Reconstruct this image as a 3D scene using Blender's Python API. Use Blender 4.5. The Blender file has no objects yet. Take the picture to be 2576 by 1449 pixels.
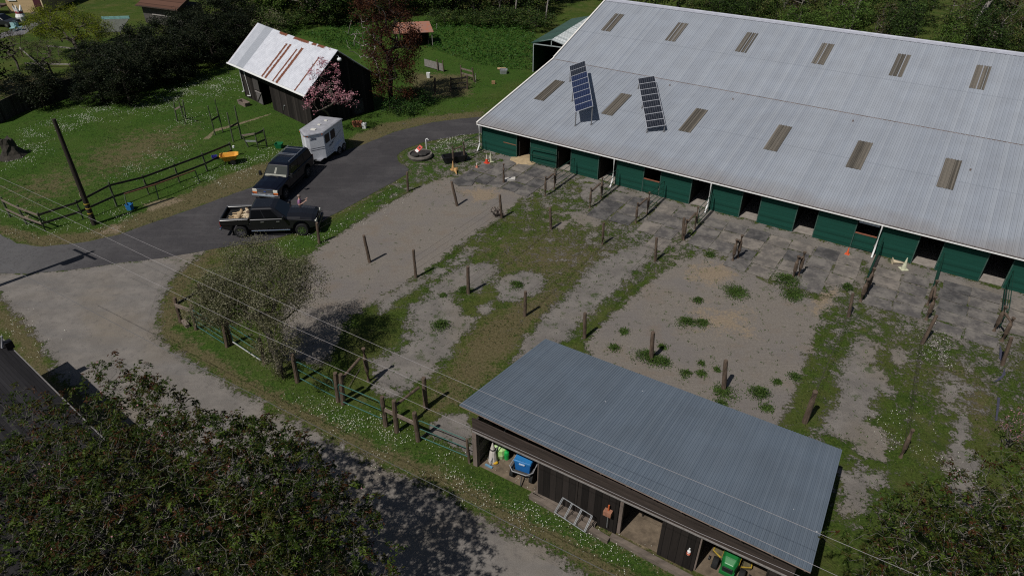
import bpy, math, random
import numpy as np
from mathutils import Vector, Matrix
R = math.radians
random.seed(7)
scene = bpy.context.scene
COL = scene.collection

# ------------------------------------------------------------------ camera, sky, sun, exposure
CAM_H, PITCH, FPX = 22.0, R(34.4), 1717.0
cam = bpy.data.cameras.new('camera'); cam_o = bpy.data.objects.new('camera', cam); COL.objects.link(cam_o)
cam_o.location = (0, 0, CAM_H); cam_o.rotation_euler = (R(90) - PITCH, 0, 0)
cam.sensor_width = 36; cam.lens = 36 * FPX / 2576; cam.clip_start = .3; cam.clip_end = 1500
scene.camera = cam_o
SUN_EL, SUN_AZ = R(54), R(47)          # elevation; the azimuth (from +x) that shadows fall towards
world = bpy.data.worlds.new('World'); scene.world = world; world.use_nodes = True
wn = world.node_tree.nodes; wl = world.node_tree.links
sky = wn.new('ShaderNodeTexSky'); sky.sky_type = 'NISHITA'; sky.sun_disc = False
sky.sun_elevation = SUN_EL; sky.sun_rotation = R(223)
wn['Background'].inputs[1].default_value = .05
wl.new(sky.outputs[0], wn['Background'].inputs[0])
sl = bpy.data.lights.new('sun', 'SUN'); sl.energy = 5.0; sl.angle = R(.5); sl.color = (1, .965, .92)
so = bpy.data.objects.new('sun', sl); COL.objects.link(so)
sdir = Vector((math.cos(SUN_AZ) * math.cos(SUN_EL), math.sin(SUN_AZ) * math.cos(SUN_EL), -math.sin(SUN_EL)))
so.rotation_euler = sdir.to_track_quat('-Z', 'Y').to_euler(); so.location = (0, 0, 60)
vs = scene.view_settings; vs.view_transform = 'Standard'; vs.look = 'None'; vs.gamma = 1; vs.exposure = -.42
scene.cycles.filter_width = 1.15; scene.cycles.use_denoising = False; scene.cycles.sample_clamp_indirect = 1.5; scene.cycles.max_bounces = 5; scene.cycles.transparent_max_bounces = 6

# ------------------------------------------------------------------ survey: points of the place read off the photograph
def P(u, v, z=0.0):
    x = (u - 1288) / FPX; y = (724.5 - v) / FPX
    d = Vector((x, math.cos(PITCH) + y * math.sin(PITCH), -math.sin(PITCH) + y * math.cos(PITCH)))
    return d * ((z - CAM_H) / d.z) + Vector((0, 0, CAM_H))
def UP(b, u, v):
    """top of a leaning upright whose foot is b: on the vertical plane through b that faces across the view"""
    d = P(u, v, 0) - Vector((0, 0, CAM_H)); n = Vector((b.x, b.y, 0)).normalized()
    t = (b - Vector((0, 0, CAM_H))).dot(n) / d.dot(n)
    return Vector((0, 0, CAM_H)) + d * t
def CR(x0, y0, k):
    return lambda x, y, z=0.0: P((x0 + x * k) * .85867, (y0 + y * k) * .85867, z)
K7 = 750 / 2575
c2 = CR(450, 700, K7); c3 = CR(800, 950, K7); c5 = CR(0, 400, K7); c6 = CR(600, 350, K7); c7 = CR(1300, 350, K7)
c8 = CR(2000, 400, 1000 / 2576); cb = CR(2300, 700, 700 / 2404); c4 = CR(1300, 1250, 750 / 2487)
c5b = CR(1850, 1350, 650 / 2576); ch = CR(450, 280, 400 / 2576); c3b = CR(1100, 700, 800 / 2576)
ct = CR(1000, 0, 500 / 2576); ci = CR(1160, 380, 400 / 2576); cg = CR(1400, 1280, 300 / 2557); cy = CR(0, 0, 500 / 2576)
def tops(fn, b, x, y):   # like UP, crop coordinates
    q = fn(x, y, 0); d = q - Vector((0, 0, CAM_H)); n = Vector((b.x, b.y, 0)).normalized()
    return Vector((0, 0, CAM_H)) + d * ((b - Vector((0, 0, CAM_H))).dot(n) / d.dot(n))
BA = R(-33.3); E1 = Vector((math.cos(BA), math.sin(BA), 0)); E2 = Vector((-math.sin(BA), math.cos(BA), 0)); BO = Vector((-2.42, 52.095, 0))
def B(s, t, z=0.0): return BO + E1 * s + E2 * t + Vector((0, 0, z))      # the stable's own axes

# ------------------------------------------------------------------ materials
MATS = {}
def mat(name, col, rough=.7, var=.25, scale=6.0, bump=.0, bscale=40., metal=0., spec=.3, stretch=None, col2=None, emit=None, trans=0.):
    if name in MATS: return MATS[name]
    m = bpy.data.materials.new(name); m.use_nodes = True; nt = m.node_tree; N = nt.nodes; L = nt.links
    b = N['Principled BSDF']; b.inputs['Roughness'].default_value = rough; b.inputs['Metallic'].default_value = metal
    b.inputs['Specular IOR Level'].default_value = spec
    tc = N.new('ShaderNodeTexCoord'); src = tc.outputs['Object']
    if stretch:
        mp = N.new('ShaderNodeMapping'); mp.inputs['Scale'].default_value = stretch; L.new(src, mp.inputs[0]); src = mp.outputs[0]
    n = N.new('ShaderNodeTexNoise'); n.inputs['Scale'].default_value = scale; n.inputs['Detail'].default_value = 6; n.inputs['Roughness'].default_value = .65
    L.new(src, n.inputs['Vector'])
    r = N.new('ShaderNodeValToRGB'); c = Vector(col[:3]); d = Vector(col2) if col2 else c * (1 - var)
    hi = c if col2 else c * (1 + var)
    r.color_ramp.elements[0].position = .3; r.color_ramp.elements[1].position = .7
    r.color_ramp.elements[0].color = (*d, 1); r.color_ramp.elements[1].color = (*hi, 1)
    L.new(n.outputs[0], r.inputs[0]); L.new(r.outputs[0], b.inputs['Base Color'])
    if bump:
        n2 = N.new('ShaderNodeTexNoise'); n2.inputs['Scale'].default_value = bscale; n2.inputs['Detail'].default_value = 4; L.new(src, n2.inputs['Vector'])
        bp = N.new('ShaderNodeBump'); bp.inputs['Strength'].default_value = bump; bp.inputs['Distance'].default_value = .02
        L.new(n2.outputs[0], bp.inputs['Height']); L.new(bp.outputs[0], b.inputs['Normal'])
    if trans:
        out = N['Material Output']; t = N.new('ShaderNodeBsdfTranslucent'); mx = N.new('ShaderNodeMixShader'); mx.inputs[0].default_value = trans
        L.new(r.outputs[0], t.inputs[0]); L.new(b.outputs[0], mx.inputs[1]); L.new(t.outputs[0], mx.inputs[2]); L.new(mx.outputs[0], out.inputs[0])
    MATS[name] = m; return m
def glassy(name, tint, alpha):
    m = bpy.data.materials.new(name); m.use_nodes = True; b = m.node_tree.nodes['Principled BSDF']
    b.inputs['Base Color'].default_value = (*tint, 1); b.inputs['Roughness'].default_value = .04; b.inputs['Alpha'].default_value = alpha
    b.inputs['Specular IOR Level'].default_value = .6
    return m
def leafmat(name, col, var=.35, rough=.5, trans=.25): return mat(name, col, rough, var, 1.3, trans=trans, spec=.10)

def planks(name, col, width, axis=0, var=.35, gap=.25, rough=.85, grain=True, worn=None):
    """boards of a given width across one local axis, each its own tone, dark joints, grain along the boards"""
    m = bpy.data.materials.new(name); m.use_nodes = True; nt = m.node_tree; N = nt.nodes; L = nt.links; b = N['Principled BSDF']
    b.inputs['Roughness'].default_value = rough; b.inputs['Specular IOR Level'].default_value = .2
    tc = N.new('ShaderNodeTexCoord'); sp = N.new('ShaderNodeSeparateXYZ'); L.new(tc.outputs['Object'], sp.inputs[0])
    def M(op, a, c=None):
        n = N.new('ShaderNodeMath'); n.operation = op
        for i, q in enumerate((a, c)):
            if q is None: continue
            if isinstance(q, (int, float)): n.inputs[i].default_value = q
            else: L.new(q, n.inputs[i])
        return n.outputs[0]
    x = M('DIVIDE', sp.outputs[axis], width); fl = M('FLOOR', x); fr = M('SUBTRACT', x, fl)
    wn_ = N.new('ShaderNodeTexWhiteNoise'); wn_.noise_dimensions = '1D'; L.new(fl, wn_.inputs['W'])
    mp = N.new('ShaderNodeMapping'); st = [1.2, 1.2, 1.2]; st[axis] = 22; mp.inputs['Scale'].default_value = st; L.new(tc.outputs['Object'], mp.inputs[0])
    n = N.new('ShaderNodeTexNoise'); n.inputs['Scale'].default_value = 1.; n.inputs['Detail'].default_value = 7; n.inputs['Roughness'].default_value = .7; L.new(mp.outputs[0], n.inputs['Vector'])
    v = M('ADD', M('MULTIPLY', wn_.outputs[0], .5), M('MULTIPLY', n.outputs[0], .7))
    r = N.new('ShaderNodeValToRGB'); c = Vector(col); L.new(v, r.inputs[0])
    r.color_ramp.elements[0].position = .3; r.color_ramp.elements[1].position = .9
    r.color_ramp.elements[0].color = (*(c * (1 - var)), 1); r.color_ramp.elements[1].color = (*(Vector(worn) if worn else c * (1 + var)), 1)
    edge = M('GREATER_THAN', M('ABSOLUTE', M('SUBTRACT', fr, .5)), .46)
    mx = N.new('ShaderNodeMixRGB'); mx.blend_type = 'MULTIPLY'; mx.inputs[2].default_value = (gap, gap, gap, 1); L.new(edge, mx.inputs[0]); L.new(r.outputs[0], mx.inputs[1])
    L.new(mx.outputs[0], b.inputs['Base Color'])
    bp = N.new('ShaderNodeBump'); bp.inputs['Strength'].default_value = .5; bp.inputs['Distance'].default_value = .015
    L.new(M('SUBTRACT', n.outputs[0], edge), bp.inputs['Height']); L.new(bp.outputs[0], b.inputs['Normal'])
    MATS[name] = m; return m
def sheetmetal(name, col, col2, width, axis=0, rough=.45, metal=.25, dirt=.15, gap=.86, laps=(), stain=False):
    """metal sheets: every sheet its own slight tint, streaks down the slope"""
    m = planks(name, col, width, axis, var=.0, gap=gap, rough=rough); nt = m.node_tree; N = nt.nodes; L = nt.links; b = N['Principled BSDF']
    b.inputs['Metallic'].default_value = metal; b.inputs['Specular IOR Level'].default_value = .5
    r = [n for n in N if n.type == 'VALTORGB'][0]
    r.color_ramp.elements[0].color = (*col, 1); r.color_ramp.elements[1].color = (*col2, 1)
    bp = [n for n in N if n.type == 'BUMP'][0]; bp.inputs['Strength'].default_value = .12
    tc = [n for n in N if n.type == 'TEX_COORD'][0]
    n2 = N.new('ShaderNodeTexNoise'); n2.inputs['Scale'].default_value = .7; n2.inputs['Detail'].default_value = 8; L.new(tc.outputs['Object'], n2.inputs['Vector'])
    r2 = N.new('ShaderNodeValToRGB'); r2.color_ramp.elements[0].position = .35; r2.color_ramp.elements[1].position = .65
    r2.color_ramp.elements[0].color = (1 - dirt, 1 - dirt * 1.1, 1 - dirt * 1.2, 1); r2.color_ramp.elements[1].color = (1, 1, 1, 1); L.new(n2.outputs[0], r2.inputs[0])
    mx = N.new('ShaderNodeMixRGB'); mx.blend_type = 'MULTIPLY'; mx.inputs[0].default_value = 1
    old = b.inputs['Base Color'].links[0].from_socket; L.new(old, mx.inputs[1]); L.new(r2.outputs[0], mx.inputs[2]); res = mx.outputs[0]
    def Mth(op, a, c): 
        n = N.new('ShaderNodeMath'); n.operation = op
        for i, q in enumerate((a, c)):
            if isinstance(q, (int, float)): n.inputs[i].default_value = q
            else: L.new(q, n.inputs[i])
        return n.outputs[0]
    def over(f, colr):
        nonlocal res
        n = N.new('ShaderNodeMixRGB'); L.new(f, n.inputs[0]); L.new(res, n.inputs[1]); n.inputs[2].default_value = (*colr, 1); res = n.outputs[0]
    sp = [n for n in N if n.type == 'SEPXYZ'][0]
    for y in laps: over(Mth('MULTIPLY', Mth('LESS_THAN', Mth('ABSOLUTE', Mth('SUBTRACT', sp.outputs[1], y), 0), .05), .35), [q * .62 for q in col])
    if stain:      # brown wash along the drip edge
        mr = N.new('ShaderNodeMapRange'); L.new(Mth('ADD', sp.outputs[1], Mth('MULTIPLY', n2.outputs[0], 1.6)), mr.inputs[0]); mr.inputs[1].default_value = 2.2; mr.inputs[2].default_value = .2; mr.inputs[3].default_value = 0; mr.inputs[4].default_value = .55; over(mr.outputs[0], (.22, .185, .155))
    vo = N.new('ShaderNodeTexVoronoi'); vo.inputs['Scale'].default_value = 1.1; L.new(tc.outputs['Object'], vo.inputs['Vector']); over(Mth('MULTIPLY', Mth('LESS_THAN', vo.outputs['Distance'], .035), .7), (.55, .55, .55))
    L.new(res, b.inputs['Base Color'])
    return m

# ------------------------------------------------------------------ mesh builder and tagging
class MB:
    def __init__(s): s.v = []; s.f = []; s.mi = []; s.cur = 0
    def add(s, vs_, fs):
        o = len(s.v); s.v += [tuple(q) for q in vs_]; s.f += [tuple(i + o for i in f) for f in fs]; s.mi += [s.cur] * len(fs); return s
    def box(s, c, d, rz=0.0, M=None):
        x, y, z = d[0] / 2, d[1] / 2, d[2] / 2
        q = [Vector((a, b, e)) for a in (-x, x) for b in (-y, y) for e in (-z, z)]
        Rm = M if M else Matrix.Rotation(rz, 3, 'Z'); c = Vector(c)
        return s.add([Rm @ p + c for p in q], [(0, 1, 3, 2), (4, 6, 7, 5), (0, 4, 5, 1), (2, 3, 7, 6), (0, 2, 6, 4), (1, 5, 7, 3)])
    def bar(s, a, b, w, h, up=(0, 0, 1)):
        a = Vector(a); b = Vector(b); d = (b - a); l = d.length; d.normalize(); u = Vector(up)
        sd = d.cross(u)
        if sd.length < 1e-4: sd = d.cross(Vector((1, 0, 0)))
        sd.normalize(); u = sd.cross(d).normalized()
        return s.box((a + b) / 2, (l, w, h), M=Matrix((d, sd, u)).transposed())
    def ring(s, c, d, r, n, ph=0.):
        d = Vector(d).normalized(); a = d.cross(Vector((0, 0, 1)))
        if a.length < 1e-3: a = Vector((1, 0, 0))
        a.normalize(); b = d.cross(a)
        return [Vector(c) + a * (r * math.cos(ph + 2 * math.pi * i / n)) + b * (r * math.sin(ph + 2 * math.pi * i / n)) for i in range(n)]
    def loft(s, rings, cap=True, closed=True):
        n = len(rings[0]); vs_ = [p for r in rings for p in r]; fs = []
        for j in range(len(rings) - 1):
            for i in range(n if closed else n - 1):
                k = (i + 1) % n; fs.append((j * n + i, j * n + k, (j + 1) * n + k, (j + 1) * n + i))
        if cap and closed: fs.append(tuple(range(n - 1, -1, -1))); fs.append(tuple(range((len(rings) - 1) * n, len(rings) * n)))
        return s.add(vs_, fs)
    def tube(s, pts, r, n=6, cap=True):
        pts = [Vector(p) for p in pts]; rr = r if isinstance(r, (list, tuple)) else [r] * len(pts); rings = []
        for i, p in enumerate(pts):
            d = (pts[min(i + 1, len(pts) - 1)] - pts[max(i - 1, 0)]); rings.append(s.ring(p, d, rr[i], n))
        return s.loft(rings, cap)
    def cyl(s, a, b, r0, r1=None, n=12): return s.tube([a, b], [r0, r0 if r1 is None else r1], n)
    def lathe(s, prof, c=(0, 0, 0), n=16, cap=True):
        c = Vector(c); return s.loft([[c + Vector((r * math.cos(2 * math.pi * i / n), r * math.sin(2 * math.pi * i / n), z)) for i in range(n)] for r, z in prof], cap)
    def prism(s, poly, y0, y1, f=None):
        """polygon in (x,z) extruded along y"""
        n = len(poly); a = [(x, y0, z) for x, z in poly]; b = [(x, y1, z) for x, z in poly]
        fs = [tuple(range(n)), tuple(range(2 * n - 1, n - 1, -1))] + [(i, n + i, n + (i + 1) % n, (i + 1) % n) for i in range(n)]
        vs_ = a + b
        return s.add([f(Vector(q)) for q in vs_] if f else vs_, fs)
    def ell(s, c, r, n=10, m=7, M=None):
        c = Vector(c); rings = []
        for j in range(1, m):
            t = math.pi * j / m
            rings.append([Vector((r[0] * math.sin(t) * math.cos(2 * math.pi * i / n), r[1] * math.sin(t) * math.sin(2 * math.pi * i / n), -r[2] * math.cos(t))) for i in range(n)])
        rings = [[(M @ p if M else p) + c for p in q] for q in rings]
        return s.loft(rings)
    def quad(s, a, b, c, d): return s.add([a, b, c, d], [(0, 1, 2, 3)])
    def slab(s, pts, th):
        """polygon pts (3d) given a thickness downwards along its normal"""
        pts = [Vector(p) for p in pts]; nn = (pts[1] - pts[0]).cross(pts[2] - pts[0]).normalized()
        if nn.z < 0: nn = -nn
        n = len(pts); lo = [p - nn * th for p in pts]
        return s.add(pts + lo, [tuple(range(n)), tuple(range(2 * n - 1, n - 1, -1))] + [(i, n + i, n + (i + 1) % n, (i + 1) % n) for i in range(n)])
    def build(s, name, m, parent=None, smooth=False, bevel=0.0, seg=2, fix=True):
        me = bpy.data.meshes.new(name); me.from_pydata(s.v, [], s.f)
        for q in (m if isinstance(m, (list, tuple)) else [m]): me.materials.append(q)
        if max(s.mi, default=0): me.polygons.foreach_set('material_index', s.mi)
        if fix:
            import bmesh
            bm = bmesh.new(); bm.from_mesh(me); bmesh.ops.recalc_face_normals(bm, faces=bm.faces); bm.to_mesh(me); bm.free()
        if smooth: me.polygons.foreach_set('use_smooth', [True] * len(me.polygons))
        o = bpy.data.objects.new(name, me); COL.objects.link(o)
        if parent: o.parent = parent
        if bevel:
            md = o.modifiers.new('bevel', 'BEVEL'); md.width = bevel; md.segments = seg; md.limit_method = 'ANGLE'; md.angle_limit = R(35)
        return o
def tag(o, label=None, cat=None, group=None, kind=None):
    for k, v in (('label', label), ('category', cat), ('group', group), ('kind', kind)):
        if v: o[k] = v
    return o
def thing(name, label, cat, loc=(0, 0, 0), rz=0.0, group=None):
    o = bpy.data.objects.new(name, None); COL.objects.link(o); o.location = loc; o.rotation_euler = (0, 0, rz); o.empty_display_size = .2
    return tag(o, label, cat, group)
def kids(o): return [c for c in COL.objects if c.parent == o]
def dup(o, loc, rz, label=None, group=None, sc=None, parent=None):
    c = o.copy(); COL.objects.link(c)
    if parent: c.parent = parent
    else:
        c.location = loc; c.rotation_euler = (0, 0, rz)
        if sc: c.scale = sc
    if label: c['label'] = label
    if group: c['group'] = group
    for k in o.children: dup(k, None, None, parent=c)
    return c
def angle(v): return math.atan2(v.y, v.x)
V = Vector

# ------------------------------------------------------------------ ground masks
def poly_sd(X, Y, poly):
    """signed distance (positive inside) of points to a polygon, metres"""
    n = len(poly); d2 = np.full(X.shape, 1e18); ins = np.zeros(X.shape, bool)
    for i in range(n):
        ax, ay = poly[i][0], poly[i][1]; bx, by = poly[(i + 1) % n][0], poly[(i + 1) % n][1]
        ex, ey = bx - ax, by - ay; L2 = ex * ex + ey * ey + 1e-12
        t = np.clip(((X - ax) * ex + (Y - ay) * ey) / L2, 0, 1)
        d2 = np.minimum(d2, (X - ax - t * ex) ** 2 + (Y - ay - t * ey) ** 2)
        c = ((ay > Y) != (by > Y)); ins ^= c & (X < (bx - ax) * (Y - ay) / (by - ay + 1e-12) + ax)
    return np.where(ins, 1, -1) * np.sqrt(d2)
def PL(pts, fn=P): return [tuple(fn(*q))[:2] for q in pts]
ASPHALT = PL([(-60, 560), (0, 590), (42, 612), (107, 621), (200, 612), (300, 590), (425, 546), (538, 506), (590, 487), (645, 466), (690, 440), (765, 412), (850, 386), (925, 360),
              (990, 333), (1090, 308), (1160, 299), (1215, 294), (1300, 285), (1300, 320), (1215, 335), (1159, 341), (1065, 359), (1015, 378), (999, 393), (1003, 408), (1028, 425), (1023, 440),
              (940, 486), (873, 523), (828, 546), (790, 572), (715, 594), (648, 613), (582, 620), (515, 631), (460, 641), (375, 653), (275, 666), (175, 679), (75, 689), (0, 687), (-60, 690)])
LANE = PL([(-80, 680), (0, 686), (75, 688), (175, 678), (275, 665), (386, 650), (515, 630), (470, 668), (430, 704), (410, 754), (398, 792), (395, 844), (438, 884), (513, 929), (575, 974), (644, 1006),
           (687, 1036), (750, 1066), (837, 1116), (937, 1166), (1116, 1242), (1246, 1319), (1375, 1379), (1474, 1446), (1700, 1580), (1400, 1640), (1000, 1500), (800, 1330), (400, 1130), (150, 950), (107, 864), (70, 824), (32, 786), (0, 737), (-80, 700)])
PAD = [(PL([(770, 651), (805, 621), (890, 566), (990, 506), (1065, 466), (1128, 443), (1170, 452), (1240, 470), (1366, 482), (1320, 492), (1266, 545), (1180, 598), (1051, 696), (944, 758), (870, 805), (850, 870), (800, 925), (720, 900), (700, 800), (760, 690)]), .7),
       (PL([(1476, 858), (1500, 830), (1600, 735), (1700, 658), (1760, 640), (1830, 655), (1950, 720), (2050, 755), (2110, 740), (2100, 765), (2060, 800), (2040, 880), (2010, 960), (1975, 1050), (1955, 1090), (1800, 1130), (1480, 930)]), .6)]
GRV = [(PL([(550, 430), (700, 300), (900, 230), (1050, 220), (1150, 260), (1170, 340), (1030, 440), (900, 520), (820, 460), (720, 560), (780, 640), (830, 700), (960, 740), (870, 870), (780, 960), (640, 1170), (550, 1290), (300, 1400), (0, 1449), (0, 1130), (330, 980), (300, 760), (350, 620), (470, 560)], c3b), 0.80),
       (PL([(1130, 430), (1250, 330), (1400, 300), (1560, 340), (1620, 400), (1500, 530), (1250, 600), (1160, 560)], c3b), 0.48),
       (PL([(960, 640), (1080, 590), (1100, 670), (1050, 720), (980, 690)], c3b), 0.32),
       (PL([(2700, 60), (2560, 40), (2350, 80), (2050, 240), (1900, 420), (1700, 620), (1550, 790), (1380, 960), (1300, 1150), (1500, 1100), (1800, 950), (1950, 800), (2100, 650), (2350, 430), (2500, 250), (2650, 130)], c3b), 0.72),
       (PL([(0, 540), (420, 360), (700, 240), (900, 60), (1000, -60), (940, 110), (780, 260), (440, 440), (250, 560), (60, 700)], c3b), 0.80),
       (PL([(2140, 860), (2170, 848), (2225, 872), (2215, 895), (2190, 915), (2230, 935), (2245, 985), (2200, 1010), (2190, 1060), (2240, 1090), (2225, 1160), (2170, 1150), (2100, 1090), (2050, 1100), (2075, 1050), (2110, 1010), (2100, 940)]), 0.72),
       (PL([(2235, 875), (2270, 880), (2284, 905), (2270, 920), (2250, 912)]), 0.24),
       (PL([(2400, 1060), (2430, 1035), (2445, 1080), (2430, 1120), (2470, 1160), (2470, 1250), (2440, 1290), (2380, 1220), (2370, 1150), (2390, 1120)]), 0.48),
       (PL([(2370, 940), (2440, 950), (2440, 1000), (2400, 1040), (2350, 1010)]), 1.44),
       (PL([(2100, 1180), (2230, 1180), (2200, 1260), (2120, 1300)]), 1.),
       (PL([(1360, 770), (1400, 640), (1540, 650), (1600, 720), (1500, 800), (1390, 800)], c7), .3),
       (PL([(1090, 1060), (1280, 1000), (1270, 930), (1360, 920), (1420, 960), (1560, 990), (1580, 1060), (1480, 1110), (1590, 1170), (1500, 1180), (1480, 1090), (1380, 1060), (1290, 1010), (1180, 1115)], c7), .25),
       (PL([(980, 640), (1230, 760), (1300, 700), (1100, 560)], c3), .5),
       (PL([(1500, 1120), (1700, 900), (1960, 900), (2010, 1300), (1940, 1290), (1700, 1150)], c3), .4),
       ([tuple(B(-.6, -.1))[:2], tuple(B(40, -.1))[:2], tuple(B(40, -1.3))[:2], tuple(B(19, -1.3))[:2], tuple(B(12.2, -.9))[:2], tuple(B(8.6, -.7))[:2], tuple(B(3, -1.))[:2]], .5), ([tuple(B(1, -.1))[:2], tuple(B(41, -.1))[:2], tuple(B(41, -5.5))[:2], tuple(B(37, -6.4))[:2], tuple(B(30, -6.2))[:2], tuple(B(19, -6.6))[:2], tuple(B(15.8, -6.8))[:2], tuple(B(15.6, -5))[:2], tuple(B(12.2, -4.8))[:2], tuple(B(11.8, -1.0))[:2], tuple(B(9, -.9))[:2], tuple(B(8.6, -3.6))[:2], tuple(B(5, -5.2))[:2], tuple(B(1.2, -5))[:2]], 16.)]
DRY = [(PL([(230, 400), (330, 350), (440, 330), (430, 370), (330, 410), (260, 430)]), 4.5), (PL([(60, 470), (150, 440), (200, 460), (90, 500)]), 4.), (PL([(-60, 540), (0, 562), (100, 592), (200, 588), (300, 560), (420, 508), (540, 455), (640, 415), (700, 402), (690, 440), (645, 466), (538, 506), (425, 546), (300, 590), (200, 612), (107, 621), (0, 590)]), .5),
       (PL([(870, 352), (960, 312), (1100, 290), (1215, 280), (1215, 296), (1090, 308), (990, 333), (900, 372)]), .5),
       (PL([(430, 650), (540, 640), (520, 690), (480, 740), (440, 830), (470, 890), (560, 950), (680, 1030), (850, 1110), (1130, 1240), (1480, 1445), (1440, 1449), (1100, 1270), (640, 1040), (400, 880), (380, 780)]), 2.4),
       (PL([(0, 735), (60, 760), (130, 850), (90, 880), (30, 800), (0, 760)]), .6),
       (PL([(0, 200), (80, 190), (210, 200), (270, 190), (270, 215), (200, 235), (0, 260)]), 2.),
       (PL([(1250, 640), (1400, 590), (1560, 600), (1600, 640), (1480, 700), (1330, 720)]), 6.),
       (PL([(1180, 840), (1300, 760), (1400, 720), (1420, 760), (1220, 950), (1130, 1020), (1080, 1040)]), 1.2),
       (PL([(1340, 1200), (1420, 1215), (1560, 1310), (1760, 1420), (1720, 1449), (1560, 1370), (1360, 1250)]), .7),
       (PL([(1030, 185), (1180, 190), (1180, 240), (1050, 250)]), 1.2), (PL([(2330, 930), (2420, 900), (2500, 990), (2480, 1090), (2420, 1020)]), 2.)]
TAN = [(PL([(740, 405), (870, 360), (880, 450), (790, 530), (680, 500), (700, 450)], c7), .4), (PL([(2048, 748), (2105, 728), (2092, 762), (2055, 795), (2040, 775)]), .5),
       (PL([(1740, 668), (1830, 660), (1850, 700), (1790, 720), (1730, 700)]), .9), (PL([(1740, 770), (1870, 780), (1890, 840), (1770, 830)]), 1.6),
       (PL([(590, 440), (560, 560), (780, 530), (900, 480), (860, 640), (1000, 650)], c3), .4) if False else (PL([(1590, 1310), (1680, 1340), (1655, 1385), (1580, 1370)]), .3),
       (PL([(170, 700), (400, 700), (560, 690), (560, 800), (300, 850)], c7), .8),
       (PL([(930, 830), (1150, 640), (1400, 570), (1650, 510), (2200, 345), (2200, 370), (1600, 560), (1160, 690), (1050, 830)], ch), .12)]
LUSH = [(PL([(-80, 700), (-80, 250), (200, 235), (520, 195), (650, 60), (1000, 40), (1345, 40), (1345, 190), (1215, 275), (900, 340), (640, 420), (300, 590), (0, 600)]), 2.), (PL([(400, 830), (520, 930), (740, 1060), (1000, 1180), (1480, 1420), (1700, 1449), (1640, 1390), (1180, 1180), (1000, 1090), (740, 960), (560, 870), (460, 800)]), .8), (PL([(640, 620), (800, 575), (1000, 470), (1015, 380), (1200, 335), (1210, 390), (1060, 450), (900, 550), (780, 640)]), .6)]
BARE = [(PL([(1000, 960), (1180, 860), (1250, 900), (1200, 960), (1050, 1000)], c5), .4), (PL([(1440, 680), (1720, 610), (1880, 640), (1500, 760)], c5), .4), (PL([(150, 800), (330, 790), (250, 830)], c5), .3)]

def build_ground():
    xs = list(np.arange(-34, 38.01, .2)); x = -34.
    left = []; st = .25
    while x > -420: x -= st; left.append(x); st = min(st * 1.06, 40)
    right = []; x = 38.; st = .25
    while x < 420: x += st; right.append(x); st = min(st * 1.06, 40)
    xs = left[::-1] + xs + right
    ys = []; y = 10.
    while y < 128: ys.append(y); y += .0058 * y
    st = 1.
    while y < 520: ys.append(y); y += st; st = min(st * 1.2, 50)
    ys = [-60, -30, -10, 0, 5] + ys
    X, Y = np.meshgrid(np.array(xs), np.array(ys)); sh = X.shape; X = X.ravel(); Y = Y.ravel()
    nx, ny = sh[1], sh[0]
    idx = np.arange(nx * ny).reshape(ny, nx)
    q = np.stack([idx[:-1, :-1], idx[:-1, 1:], idx[1:, 1:], idx[1:, :-1]], -1).reshape(-1, 4)
    me = bpy.data.meshes.new('ground'); co = np.stack([X, Y, np.zeros_like(X)], 1)
    me.vertices.add(len(X)); me.vertices.foreach_set('co', co.ravel())
    me.loops.add(q.size); me.loops.foreach_set('vertex_index', q.ravel().astype(np.int32))
    me.polygons.add(len(q)); me.polygons.foreach_set('loop_start', np.arange(0, q.size, 4, dtype=np.int32))
    me.update(); me.validate()
    def mask(polys):
        m = np.zeros(X.shape)
        for p, w in polys: m = np.maximum(m, np.clip(.5 + poly_sd(X, Y, p) / (2 * w), 0, 1))
        return m
    for nme, polys in (('gravel', GRV + [(LANE, .55)]), ('sand', PAD), ('dry', DRY), ('tan', TAN + BARE), ('lush', LUSH)):
        mv = mask(polys)
        if nme == 'dry': sdl = poly_sd(X, Y, LANE); mv = np.maximum(mv, .85 * np.clip(1 - np.abs(sdl + .55) / .85, 0, 1)); sda = poly_sd(X, Y, ASPHALT); mv = np.maximum(mv, .55 * np.clip(1 - np.abs(sda + .2) / .5, 0, 1))
        a = me.attributes.new(nme, 'FLOAT', 'POINT'); a.data.foreach_set('value', mv.astype(np.float32))
    o = bpy.data.objects.new('ground', me); COL.objects.link(o); tag(o, kind='structure')
    return o

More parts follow.
